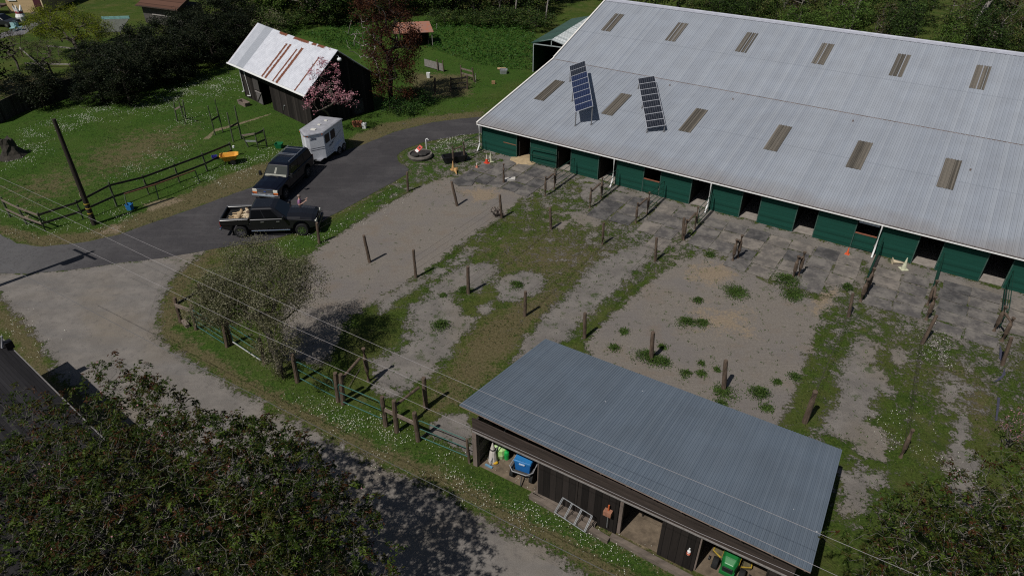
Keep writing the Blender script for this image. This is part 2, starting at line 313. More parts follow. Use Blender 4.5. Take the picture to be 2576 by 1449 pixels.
class NT:
    """small node-tree writer"""
    def __init__(s, name):
        s.m = bpy.data.materials.new(name); s.m.use_nodes = True; s.N = s.m.node_tree.nodes; s.L = s.m.node_tree.links; s.b = s.N['Principled BSDF']
        s.geo = s.N.new('ShaderNodeNewGeometry').outputs['Position']
    def lk(s, a, i):
        if isinstance(a, (int, float)): i.default_value = a
        elif isinstance(a, tuple): i.default_value = (*a, 1) if len(a) == 3 else a
        else: s.L.new(a, i)
    def math(s, op, a, b=0., c=None, clamp=False):
        n = s.N.new('ShaderNodeMath'); n.operation = op; n.use_clamp = clamp; s.lk(a, n.inputs[0]); s.lk(b, n.inputs[1])
        if c is not None: s.lk(c, n.inputs[2])
        return n.outputs[0]
    def noise(s, scale, detail=5, rough=.6, vec=None, off=0.):
        n = s.N.new('ShaderNodeTexNoise'); n.inputs['Scale'].default_value = scale; n.inputs['Detail'].default_value = detail; n.inputs['Roughness'].default_value = rough
        v = vec or s.geo
        if off:
            mp = s.N.new('ShaderNodeMapping'); mp.inputs['Location'].default_value = (off, off * 1.7, 0); s.L.new(v, mp.inputs[0]); v = mp.outputs[0]
        s.L.new(v, n.inputs['Vector']); return n.outputs[0]
    def stretch(s, sc, rz=0.):
        mp = s.N.new('ShaderNodeMapping'); mp.vector_type = 'POINT'; mp.inputs['Rotation'].default_value = (0, 0, rz); mp.inputs['Scale'].default_value = sc; s.L.new(s.geo, mp.inputs[0]); return mp.outputs[0]
    def step(s, x, a, b):
        n = s.N.new('ShaderNodeMapRange'); n.interpolation_type = 'SMOOTHSTEP'; s.lk(x, n.inputs[0]); n.inputs[1].default_value = a; n.inputs[2].default_value = b; return n.outputs[0]
    def mix(s, f, a, b, mode='MIX'):
        n = s.N.new('ShaderNodeMixRGB'); n.blend_type = mode; s.lk(f, n.inputs[0]); s.lk(a, n.inputs[1]); s.lk(b, n.inputs[2]); return n.outputs[0]
    def attr(s, name):
        n = s.N.new('ShaderNodeAttribute'); n.attribute_name = name; return n.outputs['Fac']
    def bump(s, h, strength, dist):
        n = s.N.new('ShaderNodeBump'); n.inputs['Strength'].default_value = strength; n.inputs['Distance'].default_value = dist; s.L.new(h, n.inputs['Height']); s.L.new(n.outputs[0], s.b.inputs['Normal'])
def gravel_col(t):
    a = t.noise(22, 4, .75); b = t.noise(.9, 5, .6); c = t.noise(60, 2, .6)
    g = t.mix(t.step(a, .25, .75), (.118, .107, .096), (.184, .168, .152))
    g = t.mix(t.step(b, .35, .7), g, t.mix(.5, g, (.25, .225, .2)))
    g = t.mix(t.math('MULTIPLY', t.step(c, .64, .75), .3), g, (.30, .29, .28))
    big = t.noise(.25, 3, .5, off=20); g = t.mix(t.math('MULTIPLY', t.step(big, .45, .7), .5), g, (.185, .155, .118)); m2 = t.noise(3.2, 5, .7, off=61); g = t.mix(t.math('MULTIPLY', t.step(m2, .52, .7), .5), g, (.085, .078, .074))
    return g, a, c
def ground_mat():
    t = NT('meadow_and_gravel')
    n1 = t.noise(1.5, 6, .72); n2 = t.noise(8, 5, .75, off=5); n3 = t.noise(.33, 4, .55, off=9); n4 = t.noise(35, 3, .7); n5 = t.noise(.09, 3, .5, off=40)
    grass = t.mix(t.step(n2, .3, .72), (.024, .043, .006), (.082, .120, .020))
    grass = t.mix(t.math('MULTIPLY', t.step(n3, .42, .62), .6), grass, (.082, .086, .024))
    grass = t.mix(t.math('MULTIPLY', t.step(n1, .5, .75), .5), grass, (.022, .052, .010))
    grass = t.mix(t.math('MULTIPLY', t.step(n4, .55, .8), .5), grass, (.09, .12, .035))
    grass = t.mix(t.math('MULTIPLY', t.step(n5, .5, .65), .3), grass, (.028, .062, .012))
    grass = t.mix(t.math('MULTIPLY', t.attr('lush'), .62), grass, t.mix(t.step(n2, .3, .72), (.016, .050, .006), (.056, .128, .016)))
    drycol = t.mix(t.step(n2, .3, .7), (.088, .068, .033), (.17, .135, .078))
    def edge(at, amp=.9, lo=.42, hi=.58):
        k = t.math('ADD', t.math('MULTIPLY', t.math('SUBTRACT', n1, .5), amp), t.math('MULTIPLY', t.math('SUBTRACT', n2, .5), amp * .8))
        a = t.attr(at); gate = t.step(a, .02, .2); return t.math('MULTIPLY', t.step(t.math('ADD', a, k), lo, hi), gate)
    n6 = t.noise(.8, 6, .7, off=31); grass = t.mix(t.math('MULTIPLY', t.math('MULTIPLY', t.step(n6, .52, .68), .6), t.math('SUBTRACT', 1., t.math('MULTIPLY', t.attr('lush'), .75))), grass, (.115, .105, .045)); grass = t.mix(t.math('MULTIPLY', t.step(n6, .46, .34), .5), grass, (.018, .046, .007))
    col = t.mix(t.math('MULTIPLY', edge('dry', 1.9, .28, .72), .8), grass, drycol)
    gc, ga, gs = gravel_col(t)
    sandc = t.mix(t.step(n2, .3, .7), (.158, .139, .119), (.208, .184, .158))
    sandc = t.mix(t.math('MULTIPLY', t.step(n3, .45, .65), .6), sandc, (.16, .145, .137))
    sandc = t.mix(t.math('MULTIPLY', t.step(n4, .66, .74), .3), sandc, (.09, .075, .065))
    tr = t.noise(1.4, 4, .6, vec=t.stretch((.35, 9, 1), R(-47)));  sandc = t.mix(t.math('MULTIPLY', t.step(tr, .55, .68), .3), sandc, (.095, .078, .068)); m3 = t.noise(.55, 5, .65, off=15); sandc = t.mix(t.math('MULTIPLY', t.step(m3, .5, .7), .5), sandc, (.175, .138, .105)); m4 = t.noise(4.5, 4, .75, off=25); sandc = t.mix(t.math('MULTIPLY', t.step(m4, .66, .72), .55), sandc, (.085, .072, .063))
    gm = edge('gravel', 2.0, .38, .6); sm = edge('sand', 1.5, .4, .6)
    col = t.mix(gm, col, gc); col = t.mix(sm, col, sandc)
    tanc = t.mix(t.step(n2, .3, .7), (.19, .145, .10), (.29, .225, .15)); tm = edge('tan', 1.8, .4, .8); col = t.mix(t.math('MULTIPLY', tm, .8), col, tanc)
    wd = t.noise(1.1, 6, .7, off=77); bare = t.math('MAXIMUM', gm, sm)      # sparse weeds over the bare patches
    col = t.mix(t.math('MULTIPLY', t.math('MULTIPLY', t.step(wd, .56, .66), gm), .8), col, (.045, .066, .02))
    t.L.new(col, t.b.inputs['Base Color']); t.b.inputs['Roughness'].default_value = .95; t.b.inputs['Specular IOR Level'].default_value = .1
    h = t.math('ADD', t.math('MULTIPLY', n2, t.math('SUBTRACT', 1.3, bare)), t.math('MULTIPLY', ga, .45)); t.bump(h, .9, .09)
    return t.m
ground = build_ground(); ground.data.materials.append(ground_mat())

def sheet(name, poly, z, m, jitter=0.0, step=.5):
    pts = []
    n = len(poly); rs = random.Random(3)
    for i in range(n):
        a = V((*poly[i], 0)); b = V((*poly[(i + 1) % n], 0)); k = max(1, int((b - a).length / step))
        for j in range(k):
            p = a.lerp(b, j / k); pts.append((p.x + rs.uniform(-jitter, jitter), p.y + rs.uniform(-jitter, jitter)))
    from mathutils.geometry import tessellate_polygon
    tris = tessellate_polygon([[V((x, y, 0)) for x, y in pts]])
    mb = MB(); mb.add([(x, y, z) for x, y in pts], tris)
    o = mb.build(name, m, fix=False)
    for p in o.data.polygons:
        if p.normal.z < 0: p.flip()
    return tag(o, kind='structure')
t = NT('asphalt'); a = t.noise(30, 4, .7); b_ = t.noise(.5, 5, .6); c_ = t.noise(1.2, 5, .6, vec=t.stretch((.25, 2.2, 1), R(-25)))
col = t.mix(t.step(a, .3, .7), (.036, .034, .036), (.062, .058, .06)); col = t.mix(t.math('MULTIPLY', t.step(b_, .4, .7), .6), col, (.075, .07, .07))
col = t.mix(t.math('MULTIPLY', t.step(c_, .5, .75), .5), col, (.085, .08, .08)); sp_ = t.noise(3.3, 3, .8, off=3); col = t.mix(t.math('MULTIPLY', t.step(sp_, .72, .76), .5), col, (.17, .16, .14))
sx_ = t.N.new('ShaderNodeSeparateXYZ'); t.L.new(t.geo, sx_.inputs[0]); west = t.step(t.math('ADD', sx_.outputs[0], t.math('MULTIPLY', t.noise(.5, 4, .6, off=4), 9.)), -18., -27.); col = t.mix(t.math('MULTIPLY', west, .75), col, t.mix(t.step(a, .3, .7), (.095, .092, .092), (.125, .122, .12)))
ck = t.noise(.9, 7, .8, off=52); col = t.mix(t.math('MULTIPLY', t.step(t.math('ABSOLUTE', t.math('SUBTRACT', ck, .5)), .012, .004), .55), col, (.02, .019, .02)); pt = t.noise(.16, 2, .4, off=70); col = t.mix(t.math('MULTIPLY', t.step(pt, .56, .6), .35), col, (.03, .028, .03))

t.L.new(col, t.b.inputs['Base Color']); t.b.inputs['Roughness'].default_value = .9; t.b.inputs['Specular IOR Level'].default_value = .2; t.bump(a, .4, .01)
sheet('driveway', ASPHALT, .008, t.m, .05)
t = NT('lane_gravel'); gc, ga, gs = gravel_col(t)
ruts = t.noise(.8, 4, .6, vec=t.stretch((.2, 1.6, 1), R(33))); gc = t.mix(t.math('MULTIPLY', t.step(ruts, .45, .7), .35), gc, (.125, .122, .12))
t.L.new(gc, t.b.inputs['Base Color']); t.b.inputs['Roughness'].default_value = .95; t.b.inputs['Specular IOR Level'].default_value = .1; t.bump(ga, .7, .03)
sheet('gravel_lane', PL([(-80, 690), (75, 692), (275, 672), (386, 658), (440, 655), (405, 704), (385, 754), (375, 792), (372, 844), (410, 890), (480, 935), (555, 985), (620, 1020), (670, 1050), (740, 1082), (825, 1130), (925, 1180), (1100, 1258), (1225, 1335), (1350, 1397), (1440, 1449), (1650, 1590), (1400, 1640), (1020, 1490), (820, 1320), (430, 1120), (190, 950), (135, 864), (95, 824), (55, 786), (20, 740), (-80, 705)]), .004, t.m, .1)
# ------------------------------------------------------------------ shared materials
WOOD = mat('post_wood', (.10, .072, .052), .9, .5, 7, .6, 30, stretch=(1, 1, .25))
WOOD_G = mat('green_post', (.080, .092, .056), .9, .4, 5, .5, 30, stretch=(1, 1, .25))
BOARD = mat('old_board', (.17, .135, .11), .9, .4, 9, .5, 40, stretch=(.2, 1, 1))
DKBOARD = mat('dark_board', (.04, .036, .03), .9, .4, 9, .4, 40, stretch=(.2, 1, 1))
WHITE = mat('white_paint', (.74, .74, .72), .5, .12, 8)
GTUBE = mat('green_tube', (.038, .115, .095), .45, .35, 14, spec=.5)
GTUBE_D = mat('dark_green_tube', (.008, .04, .026), .5, .3, 14, spec=.4)
STEEL = mat('galvanised', (.42, .43, .44), .4, .2, 10, metal=.6)
CHROME = mat('chrome', (.75, .76, .78), .12, .05, 10, metal=1.)
RUBBER = mat('rubber', (.012, .012, .012), .85, .3, 14, .3)
BLACK = mat('black_plastic', (.012, .012, .013), .55, .2, 9)
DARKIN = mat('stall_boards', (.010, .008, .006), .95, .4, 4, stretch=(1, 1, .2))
CONC = mat('stall_floor', (.23, .205, .18), .95, .25, 3, .4)
GLASS = mat('dark_glass', (.003, .0035, .0045), .05, .1, 3, spec=.6)
ORANGE = mat('cone_orange', (.62, .11, .04), .6, .25, 7)
CLEARLENS = mat('lens', (.6, .58, .5), .2, .15, 9, spec=.6)
REDLENS = mat('red_lens', (.30, .015, .012), .25, .2, 9, spec=.6)
AMBER = mat('amber_lens', (.55, .13, .02), .3, .2, 9, spec=.6)

def ribbed(x0, x1, pitch, rib, hgt, lo, hi, th=.05):
    """corrugated sheet between the lines lo(x), hi(x): points of the slope's lower and upper edge"""
    prof = []; x = x0
    while x < x1 - 1e-6:
        for dx, h in ((0, 0), (pitch - rib * 1.6, 0), (pitch - rib * 1.3, hgt), (pitch - rib * .3, hgt)):
            if x + dx <= x1: prof.append((x + dx, h))
        x += pitch
    prof.append((x1, 0)); mb = MB(); n = len(prof)
    a = [lo(x) + V((0, 0, h)) for x, h in prof]; b = [hi(x) + V((0, 0, h)) for x, h in prof]
    c = [lo(x) - V((0, 0, th)) for x, h in prof]; d = [hi(x) - V((0, 0, th)) for x, h in prof]
    mb.add(a + b + c + d, [(i, i + 1, n + i + 1, n + i) for i in range(n - 1)] + [(2 * n + i + 1, 2 * n + i, 3 * n + i, 3 * n + i + 1) for i in range(n - 1)]
           + [(i + 1, i, 2 * n + i, 2 * n + i + 1) for i in range(n - 1)] + [(n + i, n + i + 1, 3 * n + i + 1, 3 * n + i) for i in range(n - 1)]
           + [(0, n, 3 * n, 2 * n), (n - 1, 3 * n - 1, 4 * n - 1, 2 * n - 1)])
    return mb

# ------------------------------------------------------------------ the stable
LB = 62.0; RT = 21.33
def zl(t): return 2.30 + (t - .04) * .1877
def zu(t): return 4.46 + (t - 11.55) * .3347
barn = thing('stable_barn', 'long green stable barn with a big pale grey metal roof and open stall doors', 'barn', BO, BA)
ROOF1 = sheetmetal('lower_sheets', (.29, .315, .355), (.34, .365, .40), .305, 0, .45, .1, .08, gap=.62, laps=(5.7, 15.9), stain=True)  # the dark line along every rib is its shadow, painted in
GREEN = planks('green_boards', (.0062, .048, .033), .125, 2, .22, 1.75, .75, worn=(.0085, .062, .044))
ribbed(-.15, LB, .305, .05, .03, lambda x: V((x, -.3, zl(-.3))), lambda x: V((x, 11.62, zl(11.62)))).build('lower_roof', ROOF1, barn)
ribbed(-.15, LB, .305, .05, .03, lambda x: V((x, 11.42, zu(11.42) + .06)), lambda x: V((x, RT, zu(RT) + .05))).build('upper_roof', ROOF1, barn)
ribbed(-.15, LB, .305, .05, .03, lambda x: V((x, 2 * RT + .3, zl(-.3))), lambda x: V((x, RT, zu(RT) + .05))).build('rear_roof', ROOF1, barn)
mb = MB(); mb.bar((-.2, RT - .2, zu(RT) + .03), (LB, RT - .2, zu(RT) + .03), .42, .03, (0, -.33, 1)); mb.bar((-.2, RT + .2, zu(RT) + .03), (LB, RT + .2, zu(RT) + .03), .42, .03, (0, .33, 1))
mb.tube([(-.2, RT, zu(RT) + .1), (LB, RT, zu(RT) + .1)], .06, 8); mb.build('ridge_cap', mat('ridge_metal', (.42, .43, .48), .4, .15, 3, metal=.2), barn)
RUSTLINE = mat('rusty_flashing', (.24, .20, .19), .8, .6, 1.5, stretch=(1, 1, 1), col2=(.09, .06, .05))
mb = MB(); mb.bar((-.15, 11.40, zu(11.41) + .035), (LB, 11.40, zu(11.41) + .035), .03, .045); mb.build('roof_flashing', RUSTLINE, barn)
mb = MB()
for a, b in (((-.2, -.34, zl(-.34)), (-.2, 11.5, zl(11.5))), ((-.2, 11.5, zu(11.5) + .08), (-.2, RT, zu(RT) + .05))): mb.bar(a, b, .13, .22)
mb.build('rake_trim', mat('cream_trim', (.72, .69, .64), .6, .12, 3), barn)
mb = MB(); mb.bar((-.2, -.27, zl(-.3) - .12), (LB, -.27, zl(-.3) - .12), .05, .16); mb.bar((-.2, -.35, zl(-.3) + .0), (LB, -.35, zl(-.3) + .0), .03, .02); mb.build('eave_board', RUSTLINE, barn)
mb = MB(); prof = [(-.39, -.045), (-.39, -.10), (-.30, -.10), (-.30, -.045), (-.33, -.045), (-.33, -.08), (-.36, -.08), (-.36, -.045)]
mb.loft([[V((x, y, zl(-.3) - .03 + z)) for y, z in prof] for x in (-.2, LB)]); mb.build('gutter', WHITE, barn)
for s_ in (.02, 11.86, 19.0, 29.52, 40.1, 50.6):
    mb = MB(); q = [(s_, -.36, zl(-.3) - .1), (s_, -.36, .62), (s_, -.42, .42), (s_, -.70, .05)]
    mb.tube(q, .052, 8); mb.build('downspout', WHITE, barn)
OPEN = [(3.35, 4.58), (6.95, 8.15), (10.5, 11.9), (14.08, 15.3), (17.6, 18.97), (21.1, 22.28), (24.62, 25.85), (28.18, 29.44), (31.62, 32.85), (35.16, 36.3), (38.7, 39.9), (42.2, 43.4)]
e = 0.0
for a, b in OPEN + [(LB - .1, LB)]:
    mb = MB(); mb.box(((e + a) / 2, .06, 1.13), (a - e, .12, 2.26)); mb.build('front_wall', GREEN, barn)
    e = b
TRIM = mat('worn_trim', (.035, .075, .06), .8, .4, 8)
for a, b in OPEN:
    for x in (a - .03, b + .03): MB().box((x, -.012, 1.1), (.06, .022, 2.16)).build('door_jamb', TRIM, barn)
prof = [(0, 0), (2 * RT, 0), (2 * RT, 2.2), (2 * RT - 11.5, 4.3), (RT, zu(RT) - .1), (11.5, 4.36), (0.13, 2.2)]
mb = MB(); mb.add([(0, t_, z_) for t_, z_ in prof] + [(.12, t_, z_) for t_, z_ in prof], [tuple(range(7)), tuple(range(13, 6, -1))] + [(i, 7 + i, 7 + (i + 1) % 7, (i + 1) % 7) for i in range(7)]); mb.build('end_wall', GREEN, barn)
MB().box((LB / 2, 2 * RT, 1.1), (LB, .12, 2.2)).build('rear_wall', GREEN, barn); MB().box((LB - .3, RT, 1.1), (.12, 2 * RT - .3, 2.2)).build('side_wall', GREEN, barn)
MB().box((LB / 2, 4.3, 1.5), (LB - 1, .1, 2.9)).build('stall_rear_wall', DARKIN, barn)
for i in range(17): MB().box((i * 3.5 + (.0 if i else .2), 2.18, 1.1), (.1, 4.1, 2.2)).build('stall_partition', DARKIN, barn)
mb = MB(); mb.box((LB / 2, 2.2, .01), (LB - .4, 4.1, .03)); mb.build('stall_floor', CONC, barn)
def halfdoor(a, b, z1):
    mb = MB(); mb.box(((a + b) / 2, .0, z1 / 2 + .04), (b - a - .06, .05, z1 - .05)); d = mb.build('half_door', GREEN, barn)
    for x in (a + .07, b - .07): MB().box((x, -.035, z1 / 2 + .04), (.09, .02, z1 - .06)).build('door_stile', GREEN, d)
    mb = MB(); mb.box(((a + b) / 2, .0, z1 + .03), (b - a - .04, .1, .05)); mb.build('door_capping', mat('red_capping', (.22, .085, .05), .8, .3, 6), d)
halfdoor(14.08, 15.3, 1.02); halfdoor(28.18, 29.44, 1.06)
mb = MB(); mb.box((2.72, -.012, 1.06), (1.25, .02, .05)); mb.build('wall_rail', mat('rail_brown', (.24, .11, .06), .8, .3, 6), barn)
mb = MB(); mb.box((28.8, .02, 1.86), (1.16, .03, .17)); mb.build('header_board', mat('pale_blue_board', (.62, .68, .76), .6, .1, 5), barn)
SKY_M = planks('skylight_fibreglass', (.105, .094, .077), .102, 0, .4, .7, .6, worn=(.175, .155, .128))
for i in range(10):
    x = (2.45, 8.62, 14.95, 21.2, 26.6, 31.95, 37.6, 43.3, 49, 54.6)[i]; xu = (2.3, 8.55, 14.75, 20.9, 26.5, 31.85, 37.5, 43.2, 48.9, 54.5)[i]
    for (xx, t0, t1, zf, dz) in ((x, 4.62, 8.05, zl, .035), (xu, 16.4, 19.2, zu, .08)):
        mb = ribbed(xx - .47, xx + .47, .19, .05, .035, lambda q: V((q, t0, zf(t0) + dz)), lambda q: V((q, t1, zf(t1) + dz)), .01); sk = mb.build('skylight', SKY_M, barn)
for s_, t_ in ((11.2, 10.6), (16.5, 10.3), (25.2, 10.4), (33, 7.2)): MB().cyl((s_, t_, zl(t_)), (s_, t_, zl(t_) + .12), .05).build('roof_vent', RUSTLINE, barn)

# solar arrays on the roof
PVCELL = None
def pv_mat(name, c0, line):
    m = bpy.data.materials.new(name); m.use_nodes = True; N = m.node_tree.nodes; L = m.node_tree.links; b = N['Principled BSDF']
    b.inputs['Roughness'].default_value = .12; b.inputs['Specular IOR Level'].default_value = .5
    tc = N.new('ShaderNodeTexCoord'); br = N.new('ShaderNodeTexBrick'); br.offset = 0; br.inputs['Color1'].default_value = (*c0, 1); br.inputs['Color2'].default_value = (*[q * 1.5 for q in c0], 1)
    br.inputs['Mortar'].default_value = (*line, 1); br.inputs['Scale'].default_value = 1; br.inputs['Brick Width'].default_value = .165; br.inputs['Row Height'].default_value = .165; br.inputs['Mortar Size'].default_value = .007
    L.new(tc.outputs['Object'], br.inputs['Vector']); L.new(br.outputs[0], b.inputs['Base Color']); return m
PV = [pv_mat('cells_black', (.007, .008, .012), (.13, .135, .15)), pv_mat('cells_blue', (.008, .012, .034), (.08, .10, .18))]
FRAME = mat('panel_frame', (.62, .63, .66), .4, .1, 5, metal=.5)
def roofpt(u, v, h):
    """point h above the stable roof that the photograph shows at (u, v)"""
    C0 = V((0, 0, CAM_H)); d = P(u, v, 0) - C0; best = None
    for t0, t1, zf, m in ((-.3, 11.5, zl, .1877), (11.5, RT, zu, .3347)):
        n = V((-m * E2.x, -m * E2.y, 1)); p0 = B(t0, 0) - B(0, 0) + BO; p0 = BO + E2 * t0 + V((0, 0, zf(t0) + h)); k = (p0 - C0).dot(n) / d.dot(n); X = C0 + d * k; t = (X - BO).dot(E2)
        if best is None or t0 <= t <= t1: best = X
    return best
def roofz(p): t = (p - BO).dot(E2); return zl(t) if t < 11.5 else zu(t) + .06
def solar(q, hs, label, kinds):
    bl, br_, tl = [roofpt(*c, h) for c, h in zip(q, hs)]; root = thing('solar_array', label, 'solar panels', V((bl.x, bl.y, roofz(bl))), 0, 'solar arrays on the stable roof')
    w = br_ - bl; l = tl - bl; up = l.normalized(); wd = (w - up * w.dot(up)).normalized(); W = w.dot(wd); Ln = l.length; nrm = wd.cross(up); nrm = nrm if nrm.z > 0 else -nrm
    o0 = V((bl.x, bl.y, roofz(bl))); Mx = Matrix((wd, up, nrm)).transposed().to_4x4(); Mx.translation = bl - o0; md = Ln / 8
    for i in range(8):
        pn = MB().box((W / 2, md * (i + .5), 0), (W - .01, md - .01, .035)).build('panel', FRAME, root); pn.matrix_local = Mx
        MB().box((W / 2, md * (i + .5), .019), (W - .08, md - .08, .006)).build('cells', PV[kinds[i]], pn)
    STD = mat('stand_steel', (.16, .16, .165), .5, .2, 6)
    for x in (.06, W - .06):
        for y in (.12, Ln * .5, Ln * .93):
            p = bl + wd * x + up * y - nrm * .04; g = V((p.x, p.y, roofz(p))); mb = MB(); mb.tube([g - o0, p - o0], .045, 8); mb.box(g - o0 + V((0, 0, .02)), (.16, .16, .03)); mb.build('leg', STD, root)
        MB().bar(bl - o0 + wd * x - nrm * .045, bl - o0 + wd * x + up * Ln - nrm * .045, .05, .05).build('rail', STD, root)
solar(((1447, 283), (1492, 265), (1432, 168)), (1.15, 1.52, 1.0), 'solar array of blue panels in mixed shades on tall legs on the stable roof', [1, 1, 1, 1, 1, 1, 0, 0])
solar(((1627, 323), (1675, 316), (1604, 199)), (.42, .56, .55), 'solar array of black panels in white frames low on the stable roof', [0] * 8)

# ------------------------------------------------------------------ open-fronted shed in the foreground
SA = R(-31.3); SO = V((-1.54, 19.17, 0)); shed = thing('open_shed', 'long dark timber shed with blue grey metal roof and open bays by the lane', 'shed', SO, SA)
S1 = V((math.cos(SA), math.sin(SA), 0)); S2 = V((-S1.y, S1.x, 0))
def S(x, y, z=0.): return SO + S1 * x + S2 * y + V((0, 0, z))
def toS(p): q = p - SO; return V((q.dot(S1), q.dot(S2), q.z))
FL, FR, BRr, BLl = [toS(P(*q)) for q in ((1155, 1018, 3.45), (2040, 1438, 3.45), (2119, 1131, 2.45), (1372, 852, 2.45))]
BLUE = sheetmetal('blue_grey_sheets', (.122, .152, .188), (.148, .180, .217), .105, 0, .5, .1, .10, gap=.90)
def lerpx(a, b, x): k = (x - FL.x) / (FR.x - FL.x); return a.lerp(b, k)
mb = ribbed(FL.x, FR.x, .105, .035, .018, lambda x: lerpx(FL, FR, x), lambda x: lerpx(BLl, BRr, x), .03); mb.build('roof', BLUE, shed)
PINKB = mat('weathered_edge', (.27, .2, .17), .85, .3, 8, stretch=(.3, 1, 1))
mb = MB(); mb.bar(FL + V((0, .03, -.06)), FR + V((0, .03, -.06)), .03, .07); mb.build('eave_edge', PINKB, shed)
RAFT = mat('rafter_wood', (.10, .08, .065), .9, .3, 8)
for i in range(14):
    x = FL.x + .15 + (FR.x - FL.x - .3) * i / 13; a = lerpx(FL, FR, x) + V((0, .08, -.13)); b = lerpx(BLl, BRr, x) + V((0, 0, -.13)); MB().bar(a, b, .05, .14).build('rafter', RAFT, shed)
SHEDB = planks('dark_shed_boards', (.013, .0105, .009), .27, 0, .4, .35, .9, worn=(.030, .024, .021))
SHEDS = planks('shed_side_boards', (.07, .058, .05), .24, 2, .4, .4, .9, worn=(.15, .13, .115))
HEAD = mat('header_boards', (.042, .031, .026), .9, .45, 6, .4, 40, stretch=(.15, 1, 2.))
D_ = 5.6; W_ = 12.3
mb = MB(); mb.box((W_ / 2, -.03, 2.42), (W_, .05, .68)); mb.build('header', HEAD, shed)
mb = MB(); mb.bar((0, -.075, 2.06), (W_, -.075, 2.06), .05, .05); mb.build('door_track', mat('track_grey', (.2, .185, .175), .7, .3, 9), shed)
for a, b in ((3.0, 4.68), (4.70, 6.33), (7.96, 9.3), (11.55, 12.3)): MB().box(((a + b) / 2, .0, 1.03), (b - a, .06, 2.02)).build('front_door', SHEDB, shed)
SPOST = mat('shed_post', (.16, .125, .105), .9, .3, 6, .4, stretch=(1, 1, .2))
for x, y, w in ((.06, .05, .2), (3.0, .11, .14), (6.4, .12, .14), (9.3, .12, .14)): MB().box((x, y, 1.05), (w, w, 2.06)).build('post', SPOST, shed)
for x in (0, W_): MB().box((x, D_ / 2 + .16, 1.2), (.08, D_ - .1, 2.4)).build('side_wall', SHEDS, shed)
mb = MB(); mb.box((W_ / 2, D_, 1.15), (W_, .08, 2.3)); mb.build('rear_wall', SHEDS, shed)
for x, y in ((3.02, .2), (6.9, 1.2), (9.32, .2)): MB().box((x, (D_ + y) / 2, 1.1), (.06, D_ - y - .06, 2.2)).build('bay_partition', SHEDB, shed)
leaf = MB(); leaf.box((0, -.42, 1.0), (.05, .85, 1.95)); q = leaf.build('open_door', SHEDB, shed); q.location = (6.42, .95, 0); q.rotation_euler = (0, 0, R(-25))
tag(sheet('shed_floor', [tuple(S(.1, .05))[:2], tuple(S(W_ - .1, .05))[:2], tuple(S(W_ - .1, D_))[:2], tuple(S(.1, D_))[:2]], .01, mat('packed_earth', (.13, .10, .07), .95, .45, 2.5, .6)), kind='structure')

# ------------------------------------------------------------------ old barn with the rusty roof
eL, eR = P(573.4, 156, 3.2), P(767.3, 239, 3.2); rL, rR = P(650, 58.5, 6.1), P(848, 127, 6.1)
OA = angle(eR - eL); ob = thing('old_barn', 'small weathered dark timber barn with a pale metal roof streaked with rust', 'barn', V((eL.x, eL.y, 0)), OA)
O1 = V((math.cos(OA), math.sin(OA), 0)); O2 = V((-O1.y, O1.x, 0)); LO = (eR - eL).length; HO = ((rL + rR) / 2 - (eL + eR) / 2).dot(O2)
def OB(x, y, z=0.): return V((eL.x, eL.y, 0)) + O1 * x + O2 * y + V((0, 0, z))
t = NT('rusty_old_roof'); tc = t.N.new('ShaderNodeTexCoord'); sp = t.N.new('ShaderNodeSeparateXYZ'); t.L.new(tc.outputs['Object'], sp.inputs[0]); X_, Y_ = sp.outputs[0], sp.outputs[1]
nz = t.noise(1.6, 6, .7, vec=tc.outputs['Object']); nz2 = t.noise(5, 5, .7, vec=tc.outputs['Object'])
base = t.mix(t.step(nz, .3, .7), (.50, .51, .55), (.62, .63, .67))
base = t.mix(t.math('MULTIPLY', t.math('MULTIPLY', t.math('GREATER_THAN', X_, .3), t.math('LESS_THAN', X_, 2.9)), .45), base, (.26, .28, .31))
base = t.mix(t.math('MULTIPLY', t.math('MULTIPLY', t.math('GREATER_THAN', X_, 1.6), t.math('LESS_THAN', X_, 2.9)), .5), base, (.24, .26, .29))
rust = None
for xc, w, y1 in ((6.35, .14, 3.1), (6.95, .16, 3.15), (8.25, .12, 3.0), (8.85, .19, 3.2), (11.85, .10, 2.9)):
    dx = t.math('ABSOLUTE', t.math('SUBTRACT', X_, xc)); s_ = t.step(t.math('ADD', dx, t.math('MULTIPLY', t.math('SUBTRACT', nz2, .5), .28)), w + .02, w - .02)
    s_ = t.math('MULTIPLY', s_, t.math('LESS_THAN', t.math('ADD', Y_, t.math('MULTIPLY', nz2, .3)), y1)); rust = s_ if rust is None else t.math('MAXIMUM', rust, s_)
ridge_n = t.noise(.8, 2, .4, vec=tc.outputs['Object'], off=13)
top = t.math('MULTIPLY', t.math('GREATER_THAN', t.math('ADD', Y_, t.math('MULTIPLY', nz2, .25)), 3.62), t.step(ridge_n, .46, .5)); rust = t.math('MAXIMUM', rust, t.math('MULTIPLY', top, t.math('GREATER_THAN', X_, 4.)))
rust = t.math('MAXIMUM', rust, t.step(t.math('ADD', X_, t.math('MULTIPLY', nz2, .1)), .1, .05))
rc = t.mix(nz2, (.09, .028, .014), (.24, .085, .04)); t.L.new(t.mix(rust, base, rc), t.b.inputs['Base Color']); t.b.inputs['Roughness'].default_value = .5; t.b.inputs['Metallic'].default_value = .1
OROOF = t.m; zr = 6.1; ze = 3.2
ribbed(0, LO, .2, .04, .02, lambda x: V((x, 0, ze)), lambda x: V((x, HO, zr - .10 * math.sin(math.pi * x / LO))), .05).build('roof', OROOF, ob)
ribbed(0, LO, .2, .04, .02, lambda x: V((x, 2 * HO, ze)), lambda x: V((x, HO, zr - .002 - .10 * math.sin(math.pi * x / LO))), .05).build('rear_roof', OROOF, ob)
